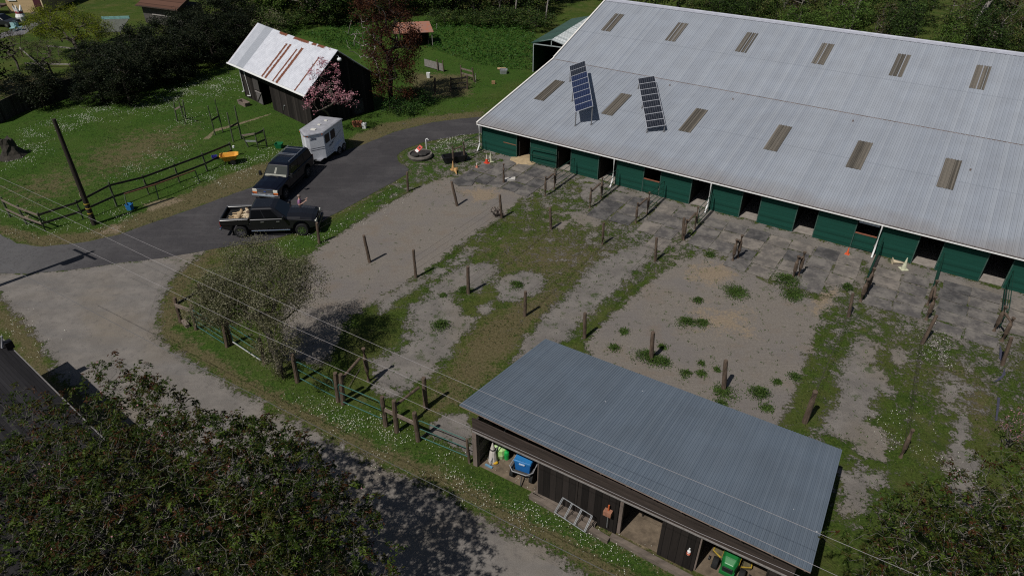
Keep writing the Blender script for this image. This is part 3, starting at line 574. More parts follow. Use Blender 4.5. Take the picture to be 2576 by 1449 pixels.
OWALL = planks('old_barn_boards', (.012, .0095, .008), .24, 0, .5, .3, .95, worn=(.045, .038, .033)); OWALL2 = planks('old_gable_boards', (.010, .0085, .0075), .24, 1, .5, .3, .95, worn=(.025, .022, .02))
x0, x1, y0, y1 = 1.0, LO - .45, .5, 2 * HO - .45
for a, b, z0, z1 in ((x0, 4.4, 0, 3.4), (4.4, 6.3, 2.25, 3.4), (6.3, x1, 0, 3.4)): MB().box(((a + b) / 2, y0 + .05, (z0 + z1) / 2), (b - a, .1, z1 - z0)).build('front_wall', OWALL, ob)
def gable(x, hole):
    pr = [(y0, 0), (y1, 0), (y1, ze + .25), (HO, zr - .2), (y0, ze + .25)]; mb = MB()
    mb.add([(x, y, z) for y, z in pr] + [(x + .1, y, z) for y, z in pr], [(0, 1, 2, 3, 4), (9, 8, 7, 6, 5)] + [(i, 5 + i, 5 + (i + 1) % 5, (i + 1) % 5) for i in range(5)]); return mb
gable(x0, 0).build('end_wall', OWALL2, ob); gable(x1 - .1, 1).build('gable_wall', OWALL2, ob)
MB().box(((x0 + x1) / 2, y1 - .05, 1.7), (x1 - x0, .1, 3.4)).build('rear_wall', OWALL, ob)
MB().box((x1 + .012, HO + .15, 3.95), (.03, 1.5, 2.0)).build('loft_shade_panel', mat('loft_shade', (.004, .004, .004), 1., .1, 2), ob)  # black panel on the closed wall, painting the dark inside of the loft
mb = MB(); mb.box((0, -.03, .55), (1.0, .05, 1.08)); dlow = mb.build('lower_door', mat('silver_boards', (.12, .11, .105), .9, .4, 7, .4, stretch=(2, 1, .3)), ob); dlow.location = (4.1, y0 - .03, .05)
mb = MB(); mb.bar((-.45, -.07, .1), (.45, -.07, 1.0), .03, .09, (0, 1, 0)); mb.build('brace', DKBOARD, dlow); mb = MB(); mb.box((0, -.08, 1.1), (1.1, .06, .12)); mb.build('door_ledge', mat('silver_ledge', (.22, .2, .19), .9, .3, 7), dlow)
MB().box((3.9, y0 - .06, 1.85), (1.0, .05, 1.1)).build('upper_door', mat('grey_door_boards', (.06, .054, .05), .9, .4, 7, .4, stretch=(2, 1, .3)), ob)
mb = MB(); mb.box((x1 + .03, 2 * HO - 2.1, .75), (.04, 1.05, 1.3)); xd = mb.build('cross_braced_door', mat('gable_door', (.05, .047, .045), .9, .3, 6), ob)
mb = MB()
for a, b in (((0, -.5, -.62), (0, .5, .62)), ((0, -.5, .62), (0, .5, -.62)), ((0, -.5, -.62), (0, -.5, .62)), ((0, .5, -.62), (0, .5, .62)), ((0, -.5, .62), (0, .5, .62)), ((0, -.5, -.62), (0, .5, -.62))): mb.bar(V(a) + V((x1 + .06, 2 * HO - 2.1, .75)), V(b) + V((x1 + .06, 2 * HO - 2.1, .75)), .02, .07, (1, 0, 0))
mb.build('cross_brace', DKBOARD, xd)
mb = MB(); prof = [(-.1, .0), (-.13, -.1), (-.02, -.14), (.02, .0)]
mb.loft([[V((x, y, ze - .06 + z)) for y, z in prof] for x in (-.15, LO * .5, LO + .05)]); mb.build('gutter', WHITE, ob)
mb = MB(); mb.tube([(x0 + .1, .05, ze - .1), (x0 + .1, y0 - .08, ze - .5), (x0 + .15, y0 - .08, .55), (x0 - .25, y0 - .1, .42)], .05, 8); mb.build('downspout', WHITE, ob); mb = MB(); mb.tube([(x0 + 1.0, y0 - .08, 2.6), (x0 + 1.3, y0 - .08, .35), (x0 + .8, y0 - .14, .3)], .045, 8); mb.build('downspout', WHITE, ob)
mb = MB(); mb.tube([(x1, HO, zr - .55), (x1 + .35, HO, zr - .45), (x1 + .5, HO, zr - .6)], .03, 6); mb.ell((x1 + .5, HO, zr - .75), (.2, .2, .16)); mb.build('gable_lamp', mat('lamp_white', (.7, .72, .72), .3, .1, 4), ob, smooth=True)
mb = MB(); mb.tube([(8.3, y0 - .04, .5), (8.45, y0 - .06, .9), (8.6, y0 - .05, 1.0), (8.7, y0 - .05, .95)], .025, 6); mb.build('hose_hook', STEEL, ob)

# ------------------------------------------------------------------ green metal shelter behind the stable
cpb = P(1342, 181); ax_ = P(1481, 45, 3.7) - P(1382, 106, 3.7); CA = angle(ax_) - R(90); cp = thing('metal_shelter', 'dark green open-ended metal shelter half hidden behind the stable gable', 'shelter', cpb, CA)
GM = sheetmetal('green_sheets', (.012, .05, .036), (.018, .064, .046), .9, 1, .5, .1, .15); wS, lS, hS, rS = 4.0, (P(1481, 45, 3.7) - P(1382, 106, 3.7)).length, 3.0, 3.55
ribbed(-.2, lS, .3, .05, .03, lambda y: V((-.25, y, hS)), lambda y: V((wS / 2, y, rS)), .04).build('roof', GM, cp)
ribbed(-.2, lS, .3, .05, .03, lambda y: V((wS + .25, y, hS)), lambda y: V((wS / 2, y, rS - .002)), .04).build('right_roof', sheetmetal('glare_sheets', (.25, .28, .28), (.55, .58, .58), .3, 1, .4, .2, .1), cp)  # glare on the sunlit slope, painted as pale striped sheets
MB().box((0, lS / 2, hS / 2), (.08, lS, hS)).build('side_wall', GM, cp); MB().box((wS / 2, lS, hS / 2), (wS, .08, hS)).build('rear_wall', GM, cp); MB().box((wS, lS / 2, hS / 2), (.08, lS, hS)).build('right_wall', GM, cp)
mb = MB()
for a, b in (((0, -.1, 0), (0, -.1, hS)), ((wS, -.1, 0), (wS, -.1, hS)), ((0, -.1, hS - .1), (wS, -.1, hS - .1)), ((0, -.1, hS), (wS / 2, -.1, rS)), ((wS, -.1, hS), (wS / 2, -.1, rS)), ((wS / 2, -.1, hS - .1), (wS / 2, -.1, rS))): mb.bar(a, b, .08, .08, (0, 1, 0))
mb.build('frame', mat('shelter_frame', (.3, .34, .34), .5, .2, 5), cp)

# ------------------------------------------------------------------ little rusty-roofed lean-to
q0 = P(1020, 118); rz_ = R(-38); lt = thing('animal_shelter', 'small dark animal shelter with an orange rusty tin roof behind the copper tree', 'shelter', P(1045, 112), R(4)); lt.scale = (.72, .75, .8)
mb = MB(); mb.slab([(-3.4, -1.9, 2.0), (3.2, -1.9, 2.15), (2.4, 2.4, 2.75), (-3.2, 2.4, 2.6)], .06); mb.build('roof', mat('rusty_tin', (.34, .12, .06), .8, .45, 1.6, col2=(.22, .15, .13)), lt)
for c, d in (((2.2, .3, 1.05), (.08, 3.1, 2.1)), ((0, 1.9, 1.15), (4.3, .08, 2.3)), ((-3, .3, 1), (.08, 3.1, 2))): MB().box(c, d).build('wall', OWALL, lt)
for x in (-2.8, .2, 2.9): MB().cyl((x, -1.6, 0), (x, -1.6, 2.0), .06).build('post', mat('pale_pole', (.25, .23, .21), .9, .3, 5), lt)

# ------------------------------------------------------------------ houses at the far left and the roof in the near corner
hb = P(25, 33); hb2 = P(115, 33); HA = angle(hb2 - hb); ho = thing('yellow_house', 'pale yellow house with lap siding and a maroon door at the far corner', 'house', hb, HA); HW = (hb2 - hb).length
SIDING = planks('yellow_siding', (.50, .36, .20), .17, 2, .06, .6, .7)
MB().box((HW / 2, 4, 1.6), (HW, 8, 3.2)).build('wall', SIDING, ho)
mb = MB(); mb.prism([(-.5, 3.1), (HW + .5, 3.1), (HW / 2, 5.4)], -.5, 8.5); mb.build('roof', mat('house_shingles', (.05, .04, .036), .9, .3, 6, .4), ho)
MB().box((HW * .86, -.02, 1.05), (.95, .06, 2.1)).build('door', mat('maroon_door', (.07, .02, .028), .5, .15, 4), ho)
mb = MB(); mb.box((HW * .20, -.02, 2.3), (.95, .05, 1.3)); w = mb.build('window', GLASS, ho); mb = MB(); mb.box((HW * .20, -.05, 1.62), (1.15, .1, .09)); mb.box((HW * .20 - .52, -.04, 2.3), (.09, .07, 1.4)); mb.box((HW * .20 + .52, -.04, 2.3), (.09, .07, 1.4)); mb.build('window_frame', WHITE, w)
MB().box((HW - .05, -.01, 1.6), (.14, .05, 3.2)).build('corner_board', mat('cream_board', (.62, .5, .33), .7, .1, 5), ho)
mb = MB(); mb.box((HW * .86, -.5, .12), (1.5, .9, .24)); mb.box((HW * .86, -.9, .06), (1.5, .5, .12)); mb.build('door_step', mat('brown_step', (.09, .075, .06), .9, .3, 4), ho)
mb = MB(); mb.box((-1.6, -.2, 1.0), (3.0, 2, .2)); mb.box((-1.6, -1.1, 1.75), (3.0, .06, .9)); mb.build('porch', mat('porch_wood', (.10, .07, .055), .8, .3, 5), ho)

g0 = P(366, 58); g1 = P(460, 71); GA = angle(g1 - g0); gs_ = thing('brown_roofed_shed', 'garden shed with a low brown shingle roof beyond the dark hedge', 'shed', g0, GA); gw = (g1 - g0).length
BRN = planks('brown_shingles', (.085, .042, .028), .85, 1, .12, .35, .9, worn=(.12, .062, .042))
mb = MB(); mb.slab([(-.3, -.5, 2.3), (gw + .4, -.5, 2.3), (gw + .2, 4.2, 4.2), (-.1, 4.2, 4.2)], .1); mb.build('roof', BRN, gs_)
mb = MB(); mb.bar((gw + .45, -.5, 2.25), (gw + .25, 4.2, 4.15), .06, .3); mb.bar((-.3, -.53, 2.24), (gw + .4, -.53, 2.24), .05, .14); mb.build('barge_board', mat('brown_barge', (.06, .04, .032), .8, .2, 5), gs_)
mb = MB(); mb.box((gw / 2, 2, 1.15), (gw, 3.8, 2.3)); mb.build('wall', mat('grey_shed_wall', (.075, .068, .062), .9, .4, 3), gs_)
mb = MB(); mb.box((gw * .5, .04, 1.2), (gw * .5, .05, .12)); mb.box((gw * .75, .04, .7), (gw * .4, .05, .1)); mb.build('shelf', mat('pale_plank', (.3, .28, .26), .8, .2, 5), gs_)

EZ = 2.6; n0 = P(2, 851, EZ); n1 = P(82, 930, EZ); NA = angle(n1 - n0); nh = thing('shingle_roofed_house', 'dark grey shingle roofed house in the near corner under the cherry tree', 'house', V((n0.x, n0.y, 0)), NA)
SH = planks('grey_shingles', (.026, .024, .026), .16, 1, .3, .6, .95, worn=(.045, .042, .044))
mb = MB(); mb.slab([(0, 0, EZ), (17, 0, EZ), (17, -5, EZ + 2.4), (0, -5, EZ + 2.4)], .12); mb.build('roof', SH, nh); mb = MB(); mb.slab([(0, -10, EZ), (17, -10, EZ), (17, -5.01, EZ + 2.4), (0, -5.01, EZ + 2.4)], .12); mb.build('rear_roof', SH, nh)
mb = MB(); mb.bar((-.02, .04, EZ - .1), (17, .04, EZ - .1), .05, .16); mb.build('fascia', mat('grey_fascia', (.16, .15, .145), .7, .2, 5), nh)
mb = MB(); mb.box((8.5, -5, EZ / 2 - .1), (16.2, 9.2, EZ - .2)); mb.build('wall', mat('house_wall', (.25, .23, .21), .8, .15, 5), nh)
for xg in (.4, 16.4): MB().prism([(-9.6, EZ - .15), (-.4, EZ - .15), (-5, EZ + 2.15)], 0, .1, lambda q: V((xg + q.y, q.x, q.z))).build('gable', mat('house_wall', (.25, .23, .21)), nh)
mb = MB(); mb.tube([(1.0, -.45, EZ + .2), (1.0, -.45, EZ + .75)], .06, 8); mb.tube([(1.0, -.45, EZ + .72), (1.25, -.1, EZ + .8), (1.3, -.3, EZ + .3)], .05, 8); mb.build('vent_pipe', mat('vent_grey', (.3, .3, .31), .5, .2, 5), nh)
MB().box((1.1, .0, EZ + .2), (.3, .3, .36)).build('vent_box', BLACK, nh)
# ------------------------------------------------------------------ vehicles
DPAINT = mat('charcoal_paint', (.010, .010, .012), .2, .15, 3, spec=.5); NAVY = mat('navy_paint', (.0035, .0045, .009), .16, .15, 3, spec=.5)
BEDLINER = mat('bed_liner', (.010, .010, .010), .8, .3, 12, .3); SILVER = mat('silver_trim', (.5, .5, .52), .3, .1, 5, metal=.8)
def wheel(parent, x, y, r, w, side, rim=SILVER, spokes=6):
    o = MB().lathe([(r * .6, -w / 2), (r * .93, -w / 2), (r, -w * .36), (r, w * .36), (r * .93, w / 2), (r * .6, w / 2)], n=24).build('wheel', RUBBER, parent, smooth=False)
    o.location = (x, y, r); o.rotation_euler = (R(90) if side < 0 else R(-90), 0, 0)
    mb = MB(); mb.lathe([(r * .62, w * .40), (r * .62, w * .52), (r * .55, w * .52), (r * .55, w * .40)], n=24, cap=False); mb.lathe([(r * .16, w * .38), (r * .16, w * .54), (.001, w * .56)], n=12)
    for i in range(spokes):
        a = 2 * math.pi * i / spokes; c = V((math.cos(a), math.sin(a), 0)); mb.bar(c * r * .1 + V((0, 0, w * .47)), c * r * .58 + V((0, 0, w * .47)), r * .17, .03)
    mb.build('rim', rim, o)
    MB().lathe([(r * .6, w * .30), (.001, w * .32)], n=20).build('brake_disc', BLACK, o)
    return o
def frus(bx0, bx1, by, bz, tx0, tx1, ty, tz):
    bt = [V((bx0, -by, bz)), V((bx1, -by, bz)), V((bx1, by, bz)), V((bx0, by, bz))]; tp = [V((tx0, -ty, tz)), V((tx1, -ty, tz)), V((tx1, ty, tz)), V((tx0, ty, tz))]
    return bt, tp
def face_panel(bt, tp, i, u0, u1, w0, w1, off=.006):
    """panel lying just proud of side i of a frustum, between fractions u along and w up"""
    a, b = bt[i], bt[(i + 1) % 4]; c, d = tp[i], tp[(i + 1) % 4]
    f = lambda u, w: a.lerp(b, u).lerp(c.lerp(d, u), w)
    n = (b - a).cross(c - a).normalized(); q = [f(u0, w0), f(u1, w0), f(u1, w1), f(u0, w1)]; mid = sum((bt[k] + tp[k] for k in range(4)), V()) / 8
    if (q[0] - mid).dot(n) < 0: n = -n
    return MB().slab([p + n * off for p in q], .004) if abs(n.z) > .05 else MB().add([p + n * off for p in q] + [p + n * .001 for p in q], [(0, 1, 2, 3), (7, 6, 5, 4)] + [(k, 4 + k, 4 + (k + 1) % 4, (k + 1) % 4) for k in range(4)])
def arch(cx, r, z0, n=9): return [(cx + r * math.cos(math.pi * k / n), z0 + r * math.sin(math.pi * k / n)) for k in range(n + 1)]

def pickup(loc, rz):
    root = thing('pickup_truck', 'dark charcoal crew cab pickup truck with two dogs lying in its open bed', 'pickup truck', loc, rz)
    r0, r1, zb = -1.91, 1.91, .52
    body = [(-3.02, .66), (-3.06, 1.02), (-1.25, 1.02), (-1.25, 1.27), (1.02, 1.27), (1.1, 1.24), (2.62, 1.10), (2.86, .98), (2.88, .62), (2.5, zb)] + arch(r1, .50, zb) + arch(r0, .50, zb) + [(-2.6, zb)]
    MB().prism(body, -.97, .97).build('body', DPAINT, root, bevel=.08, seg=3)
    hood = MB(); hood.loft([[V((x, y * w, z + dz)) for y, dz in ((-.93, -.10), (-.80, .0), (-.35, .06), (.35, .06), (.80, .0), (.93, -.10))] for x, w, z in ((1.05, 1, 1.30), (1.9, 1, 1.27), (2.6, .97, 1.17), (2.84, .92, 1.04))], cap=True); hood.build('hood', DPAINT, root, bevel=.05, seg=3)
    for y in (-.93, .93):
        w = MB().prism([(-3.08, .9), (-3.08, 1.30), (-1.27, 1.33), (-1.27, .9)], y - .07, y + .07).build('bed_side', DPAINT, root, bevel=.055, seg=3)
        MB().box((-2.17, y, 1.335), (1.8, .12, .025)).build('bed_rail_highlight', mat('rail_highlight', (.11, .11, .115), .35, .1, 5), root)  # paler strip painting the highlight along the top edge of the bed
    MB().box((-3.04, 0, 1.10), (.09, 1.82, .42)).build('tailgate', DPAINT, root, bevel=.03)
    MB().box((-2.15, 0, 1.045), (1.72, 1.7, .03)).build('bed_floor', BEDLINER, root)
    for y in (-.72, .72): MB().ell((-1.91, y, 1.05), (.5, .16, .22), 12, 8).build('wheel_housing', BEDLINER, root, smooth=True)
    bt, tp = frus(-1.27, 1.12, .93, 1.25, -1.12, .30, .73, 1.93)
    cab = MB(); cab.loft([bt, [p.lerp(q, .9) for p, q in zip(bt, tp)], [p + V((.12 if i in (0, 3) else -.15, .1 if i < 2 else -.1, .03)) for i, p in enumerate(tp)]]); cab.build('cab', DPAINT, root, bevel=.10, seg=4)
    for i, us in ((0, ((.05, .40), (.44, .80))), (2, ((.20, .56), (.60, .95)))):
        for u0, u1 in us: face_panel(bt, tp, i, u0, u1, .12, .82, .012).build('side_window', GLASS, root)
    face_panel(bt, tp, 1, .05, .95, .06, .86, .014).build('windshield', GLASS, root); face_panel(bt, tp, 3, .1, .9, .15, .8, .012).build('rear_window', GLASS, root)
    for s in (-1, 1):
        MB().box((2.82, s * .70, .90), (.12, .40, .24)).build('headlight', CLEARLENS, root, bevel=.03); MB().box((-3.07, s * .88, 1.0), (.06, .17, .36)).build('taillight', REDLENS, root, bevel=.015)
        m_ = MB(); m_.box((.92, s * 1.12, 1.38), (.12, .2, .27)); m_.bar((.92, s * .93, 1.32), (.92, s * 1.1, 1.34), .05, .05); mo = m_.build('side_mirror', DPAINT, root, bevel=.02); MB().box((.855, s * 1.12, 1.38), (.01, .15, .2)).build('mirror_glass', CHROME, mo)
        MB().tube([(-1.2, s * 1.02, .5), (1.2, s * 1.02, .5)], .045, 8).build('running_board', CHROME, root)
        for x in (-.25, .72): MB().box((x - .2, s * .985, 1.08), (.2, .03, .04)).build('door_handle', SILVER, root)
        for x in (-1.25, -.12, .98): MB().box((x, s * .972, .9), (.014, .006, .62)).build('door_seam', BLACK, root)
        MB().box((-2.42, s * .86, .40), (.02, .26, .30)).build('mud_flap', RUBBER, root)
    MB().box((2.9, 0, .86), (.06, .86, .34)).build('grille', BLACK, root, bevel=.02)
    mb = MB(); mb.box((2.935, 0, .86), (.02, .9, .035)); mb.box((2.935, 0, .86), (.021, .035, .34)); mb.build('grille_bar', CHROME, root)
    MB().box((2.93, 0, .58), (.16, 1.86, .20)).build('front_bumper', mat('dark_bumper', (.05, .05, .055), .3, .1, 5, metal=.5), root, bevel=.04); MB().box((-3.16, 0, .60), (.16, 1.8, .17)).build('rear_bumper', CHROME, root, bevel=.04)
    for x in (r0, r1):
        for s in (-1, 1): wheel(root, x, s * .88, .41, .28, s, CHROME, 6)
    return root
pr, pf = P(610, 598), P(762.7, 592.4); pd = (pf - pr).normalized(); pl_ = V((-pd.y, pd.x, 0)); PC = (pr + pf) / 2 + pl_ * .95; PA = angle(pd)
pickup(PC, PA)
def TK(x, y, z): return PC + pd * x + pl_ * y + V((0, 0, z))

def suv(loc, rz):
    root = thing('suv', 'big dark navy sport utility vehicle with chrome grille and roof rack towing the trailer', 'suv', loc, rz)
    r0, r1, zb = -1.80, 1.80, .52
    body = [(-2.95, .66), (-2.98, 1.25), (1.02, 1.25), (1.1, 1.22), (2.58, 1.12), (2.72, 1.0), (2.74, .62), (2.4, zb)] + arch(r1, .50, zb) + arch(r0, .50, zb) + [(-2.6, zb)]
    MB().prism(body, -.99, .99).build('body', NAVY, root, bevel=.08, seg=3)
    hood = MB(); hood.loft([[V((x, y * w, z + dz)) for y, dz in ((-.94, -.10), (-.80, .0), (-.35, .05), (.35, .05), (.80, .0), (.94, -.10))] for x, w, z in ((1.02, 1, 1.29), (1.9, .99, 1.25), (2.5, .96, 1.18), (2.72, .93, 1.08))]); hood.build('hood', NAVY, root, bevel=.05, seg=3)
    bt, tp = frus(-2.96, 1.12, .96, 1.24, -2.78, .38, .77, 1.98)
    cab = MB(); cab.loft([bt, [p.lerp(q, .9) for p, q in zip(bt, tp)], [p + V((.12 if i in (0, 3) else -.12, .1 if i < 2 else -.1, .03)) for i, p in enumerate(tp)]]); cab.build('cabin', NAVY, root, bevel=.10, seg=4)
    for i, us in ((0, ((.04, .33), (.37, .60), (.64, .88))), (2, ((.12, .36), (.40, .63), (.67, .96)))):
        for u0, u1 in us: face_panel(bt, tp, i, u0, u1, .12, .80, .012).build('side_window', GLASS, root)
    ws = face_panel(bt, tp, 1, .05, .95, .05, .84, .016).build('windshield', mat('windshield_glass', (.035, .04, .035), .06, .2, 2, spec=.6), root); face_panel(bt, tp, 3, .1, .9, .15, .8, .012).build('rear_window', GLASS, root)
    CREAM = mat('cream_interior', (.25, .25, .21), .7, .2, 6)
    face_panel(bt, tp, 1, .10, .90, .08, .26, .024).build('dash_reflection', CREAM, ws) if False else None
    a_, b_2 = bt[1], bt[2]
    face_panel(bt, tp, 1, .08, .92, .07, .22, .020).build('dash_strip', CREAM, ws)  # cream strip on the glass standing in for the dash behind it
    face_panel(bt, tp, 1, .42, .50, .26, .68, .020).build('paper_tag', CREAM, ws)
    for s in (-1, 1):
        mb = MB(); mb.tube([(-2.6, s * .66, 2.07), (.1, s * .66, 2.07)], .022, 6)
        for x in (-2.5, -1.3, 0.): mb.cyl((x, s * .66, 1.99), (x, s * .66, 2.07), .03)
        mb.build('roof_rail', SILVER, root)
        MB().box((2.73, s * .76, .97), (.08, .34, .20)).build('headlight', CLEARLENS, root, bevel=.02); MB().box((2.735, s * .78, .82), (.08, .34, .10)).build('marker_light', AMBER, root, bevel=.015); MB().box((-2.98, s * .9, 1.1), (.05, .14, .45)).build('taillight', REDLENS, root, bevel=.01)
        m_ = MB(); m_.box((.95, s * 1.2, 1.40), (.14, .18, .32)); m_.bar((.95, s * .95, 1.35), (.95, s * 1.15, 1.37), .05, .05); m_.build('side_mirror', BLACK, root, bevel=.03)
        for x in (-1.25, -.05, 1.0): MB().box((x, s * .992, .9), (.014, .006, .62)).build('door_seam', BLACK, root)
        for x in (-.32, .78): MB().box((x - .2, s * 1.0, 1.12), (.2, .03, .04)).build('door_handle', BLACK, root)
        MB().box((0, s * 1.0, .5), (2.4, .14, .06)).build('running_board', BLACK, root, bevel=.02)
    for x in (-2.1, -1.15, -.95): MB().bar((x, -.66, 2.085), (x, .66, 2.085), .05, .025).build('roof_rack_bar', SILVER, root)
    MB().box((2.75, 0, .93), (.05, 1.14, .30)).build('grille', mat('grille_grey', (.12, .12, .12), .4, .2, 30, metal=.5), root)
    mb = MB(); mb.box((2.775, 0, 1.09), (.05, 1.2, .05)); mb.box((2.775, 0, .77), (.05, 1.2, .04)); mb.build('grille_surround', CHROME, root, bevel=.01)
    MB().ell((2.80, 0, .94), (.015, .10, .04), 14, 6).build('oval_badge', mat('blue_badge', (.02, .06, .25), .3, .1, 5), root, smooth=True)
    MB().prism([(2.68, .48), (2.68, .74), (2.86, .74), (2.90, .62), (2.84, .48)], -1.0, 1.0).build('front_bumper', CHROME, root, bevel=.03); MB().box((2.80, 0, .42), (.12, 1.5, .10)).build('air_dam', BLACK, root); MB().box((2.91, 0, .58), (.02, .9, .08)).build('bumper_slot', BLACK, root)
    MB().box((-3.04, 0, .60), (.16, 1.8, .2)).build('rear_bumper', CHROME, root, bevel=.04)
    for x in (r0, r1):
        for s in (-1, 1): wheel(root, x, s * .88, .40, .26, s, mat('suv_rim', (.16, .16, .17), .35, .1, 5, metal=.7), 5)
    return root
f_ = P(720.4, 500.3); b_ = P(776, 445.6); fd = (f_ - b_).normalized(); left = V((-fd.y, fd.x, 0)); suv((f_ + b_) / 2 - left * .93, angle(fd))

def trailer(loc, rz):
    root = thing('horse_trailer', 'white two horse trailer with a V shaped nose and grey roof beside the pink tree', 'horse trailer', loc, rz)
    TW = mat('trailer_white', (.66, .67, .70), .35, .06, 1.5, spec=.5); NOSE = [(-3.0, -.975), (0, -.975), (.80, -.22), (.93, 0), (.80, .22), (0, .975), (-3.0, .975)]
    z0, z1 = .42, 2.42; mb = MB(); mb.loft([[V((x, y, z)) for x, y in NOSE] for z in (z0, z1)]); mb.build('body', TW, root)
    mb = MB(); mb.loft([[V((x * 1.012 + .0, y * 1.02, z)) for x, y in NOSE] for z in (z1 - .02, z1 + .06)] + [[V((x * .93 - .08, y * .9, z1 + .11)) for x, y in NOSE]]); mb.build('roof', mat('trailer_roof', (.30, .30, .32), .6, .25, 2.5), root)
    mb = MB(); q = [V((x * 1.02, y * 1.025, z1 + .0)) for x, y in NOSE]; mb.tube(q + [q[0]], .045, 8); mb.build('roof_rim', mat('rim_metal', (.45, .46, .49), .3, .1, 5, metal=.6), root)
    for x, y, w in ((-.15, .12, .42), (-1.15, .05, .26), (-2.1, .1, .26)): MB().box((x, y, z1 + .135), (w * .7, w, .07)).build('roof_vent', mat('vent_cream', (.6, .58, .52), .5, .1, 5), root, bevel=.02)
    for s in (-1, 1):
        for x in (-.48, -1.36):
            w = MB().box((x, s * .985, 1.83), (.66, .03, .68)).build('window', GLASS, root, bevel=.01)
        mb = MB(); pr_ = arch(-2.05, .78, .42, 12); mb.prism([(-2.05 + .78, .42)] + [(x, .42 + (z - .42) * .68) for x, z in pr_], s * 1.06 - .10, s * 1.06 + .10); mb.build('fender', mat('trailer_white', (.66, .67, .70)), root, bevel=.03)
        for x in (-1.68, -2.44): wheel(root, x, s * 1.10, .34, .2, s, SILVER, 5)
        mb = MB(); a = V((-.45, s * .9785, 1.05)); 
        mb.add([(-.4, s * .981, 1.12), (-1.1, s * .981, 1.28), (-2.7, s * .981, 1.72), (-2.72, s * .981, 1.70), (-1.1, s * .981, 1.24)], [(0, 1, 4), (1, 2, 3, 4)]); mb.add([(-.55, s * .981, 1.06), (-.75, s * .981, 1.17), (-.95, s * .981, 1.13), (-1.15, s * .981, 1.25), (-1.35, s * .981, 1.24), (-1.0, s * .981, 1.10)], [(0, 1, 2), (0, 2, 5), (2, 3, 5), (3, 4, 5)]); mb.build('side_stripe', mat('navy_stripe', (.02, .025, .05), .5, .1, 5), root, fix=False)
    for zz, h in ((1.32, .03), (1.17, .035)):
        mb = MB(); 
        for (xa, ya), (xb, yb) in zip(NOSE[1:5], NOSE[2:6]):
            a, b = V((xa, ya, zz)) * 1.0, V((xb, yb, zz)); n = V((b.y - a.y, a.x - b.x, 0)).normalized() * .006; mb.add([a + n, b + n, b + n + V((0, 0, h)), a + n + V((0, 0, h))], [(0, 1, 2, 3)])
        mb.build('nose_stripe', mat('navy_stripe', (.02, .025, .05)), root, fix=False)
    for x, y in ((.83, .12), (.83, -.12), (.05, .9), (.05, -.9)): MB().box((x + .03, y * 1.03, z1 - .07), (.06, .1, .06)).build('marker_light', AMBER, root)
    MB().box((.45, .58, .40), (.5, .5, .05)).build('step', SILVER, root)
    mb = MB(); mb.bar((.8, 0, .45), (1.75, 0, .48), .1, .1); mb.bar((.2, .6, .42), (1.3, .05, .46), .07, .07); mb.bar((.2, -.6, .42), (1.3, -.05, .46), .07, .07); mb.build('tow_bar', BLACK, root)
    cu = bpy.data.curves.new('nose_lettering', 'FONT'); cu.body = 'Elite'; cu.size = .27; cu.shear = .35; cu.extrude = .004
    tmp = bpy.data.objects.new('tmp', cu); COL.objects.link(tmp); dg = bpy.context.evaluated_depsgraph_get(); me = bpy.data.meshes.new_from_object(tmp.evaluated_get(dg)); bpy.data.objects.remove(tmp)
    o = bpy.data.objects.new('nose_lettering', me); COL.objects.link(o); me.materials.append(mat('navy_stripe', (.02, .025, .05))); o.parent = root
    ax = (V((0, .975, 0)) - V((.80, .22, 0))).normalized(); up = V((0, 0, 1)); nn = ax.cross(up); Mx = Matrix((ax, up, nn)).transposed().to_4x4(); Mx.translation = V((.80, .22, 2.0)) + ax * .05 + nn * .006; o.matrix_local = Mx
    return root
trailer(V((-15.31, 49.68, 0)), R(-106.3))

# ------------------------------------------------------------------ person and dogs (one skinned surface each)
def skinned(name, nodes, edges, m, parent=None, sub=1):
    me = bpy.data.meshes.new(name); me.from_pydata([n[0] for n in nodes], edges, []); o = bpy.data.objects.new(name, me); COL.objects.link(o)
    md = o.modifiers.new('skin', 'SKIN'); md.use_smooth_shade = True
    for i, n in enumerate(nodes):
        sv = me.skin_vertices[0].data[i]; sv.radius = (n[1], n[2] if len(n) > 2 else n[1]); sv.use_root = i == 0
    if sub: sd = o.modifiers.new('sub', 'SUBSURF'); sd.levels = sub; sd.render_levels = sub
    dg = bpy.context.evaluated_depsgraph_get(); me2 = bpy.data.meshes.new_from_object(o.evaluated_get(dg)); bpy.data.objects.remove(o)
    o = bpy.data.objects.new(name, me2); COL.objects.link(o); me2.materials.clear(); me2.materials.append(m)
    me2.polygons.foreach_set('use_smooth', [True] * len(me2.polygons))
    if parent: o.parent = parent
    return o
SKINM = mat('skin', (.42, .25, .19), .55, .08, 6); pp = P(750, 493, 1.62)
per = thing('person', 'person in a pinkish purple shirt with short hair raising open hands behind the pickup', 'person', V((pp.x, pp.y, 0)), R(10))
nodes = [((0, 0, .93), .15, .12)]; edges = []
def chain(start, pts):
    k = start
    for p in pts: nodes.append(p); edges.append((k, len(nodes) - 1)); k = len(nodes) - 1
    return k
ch_ = chain(0, [((0, 0, 1.12), .13, .11), ((.01, 0, 1.30), .16, .12)]); nk = chain(ch_, [((.02, 0, 1.42), .06), ((.05, 0, 1.50), .07, .075), ((.06, 0, 1.58), .085, .09), ((.05, 0, 1.66), .055)])
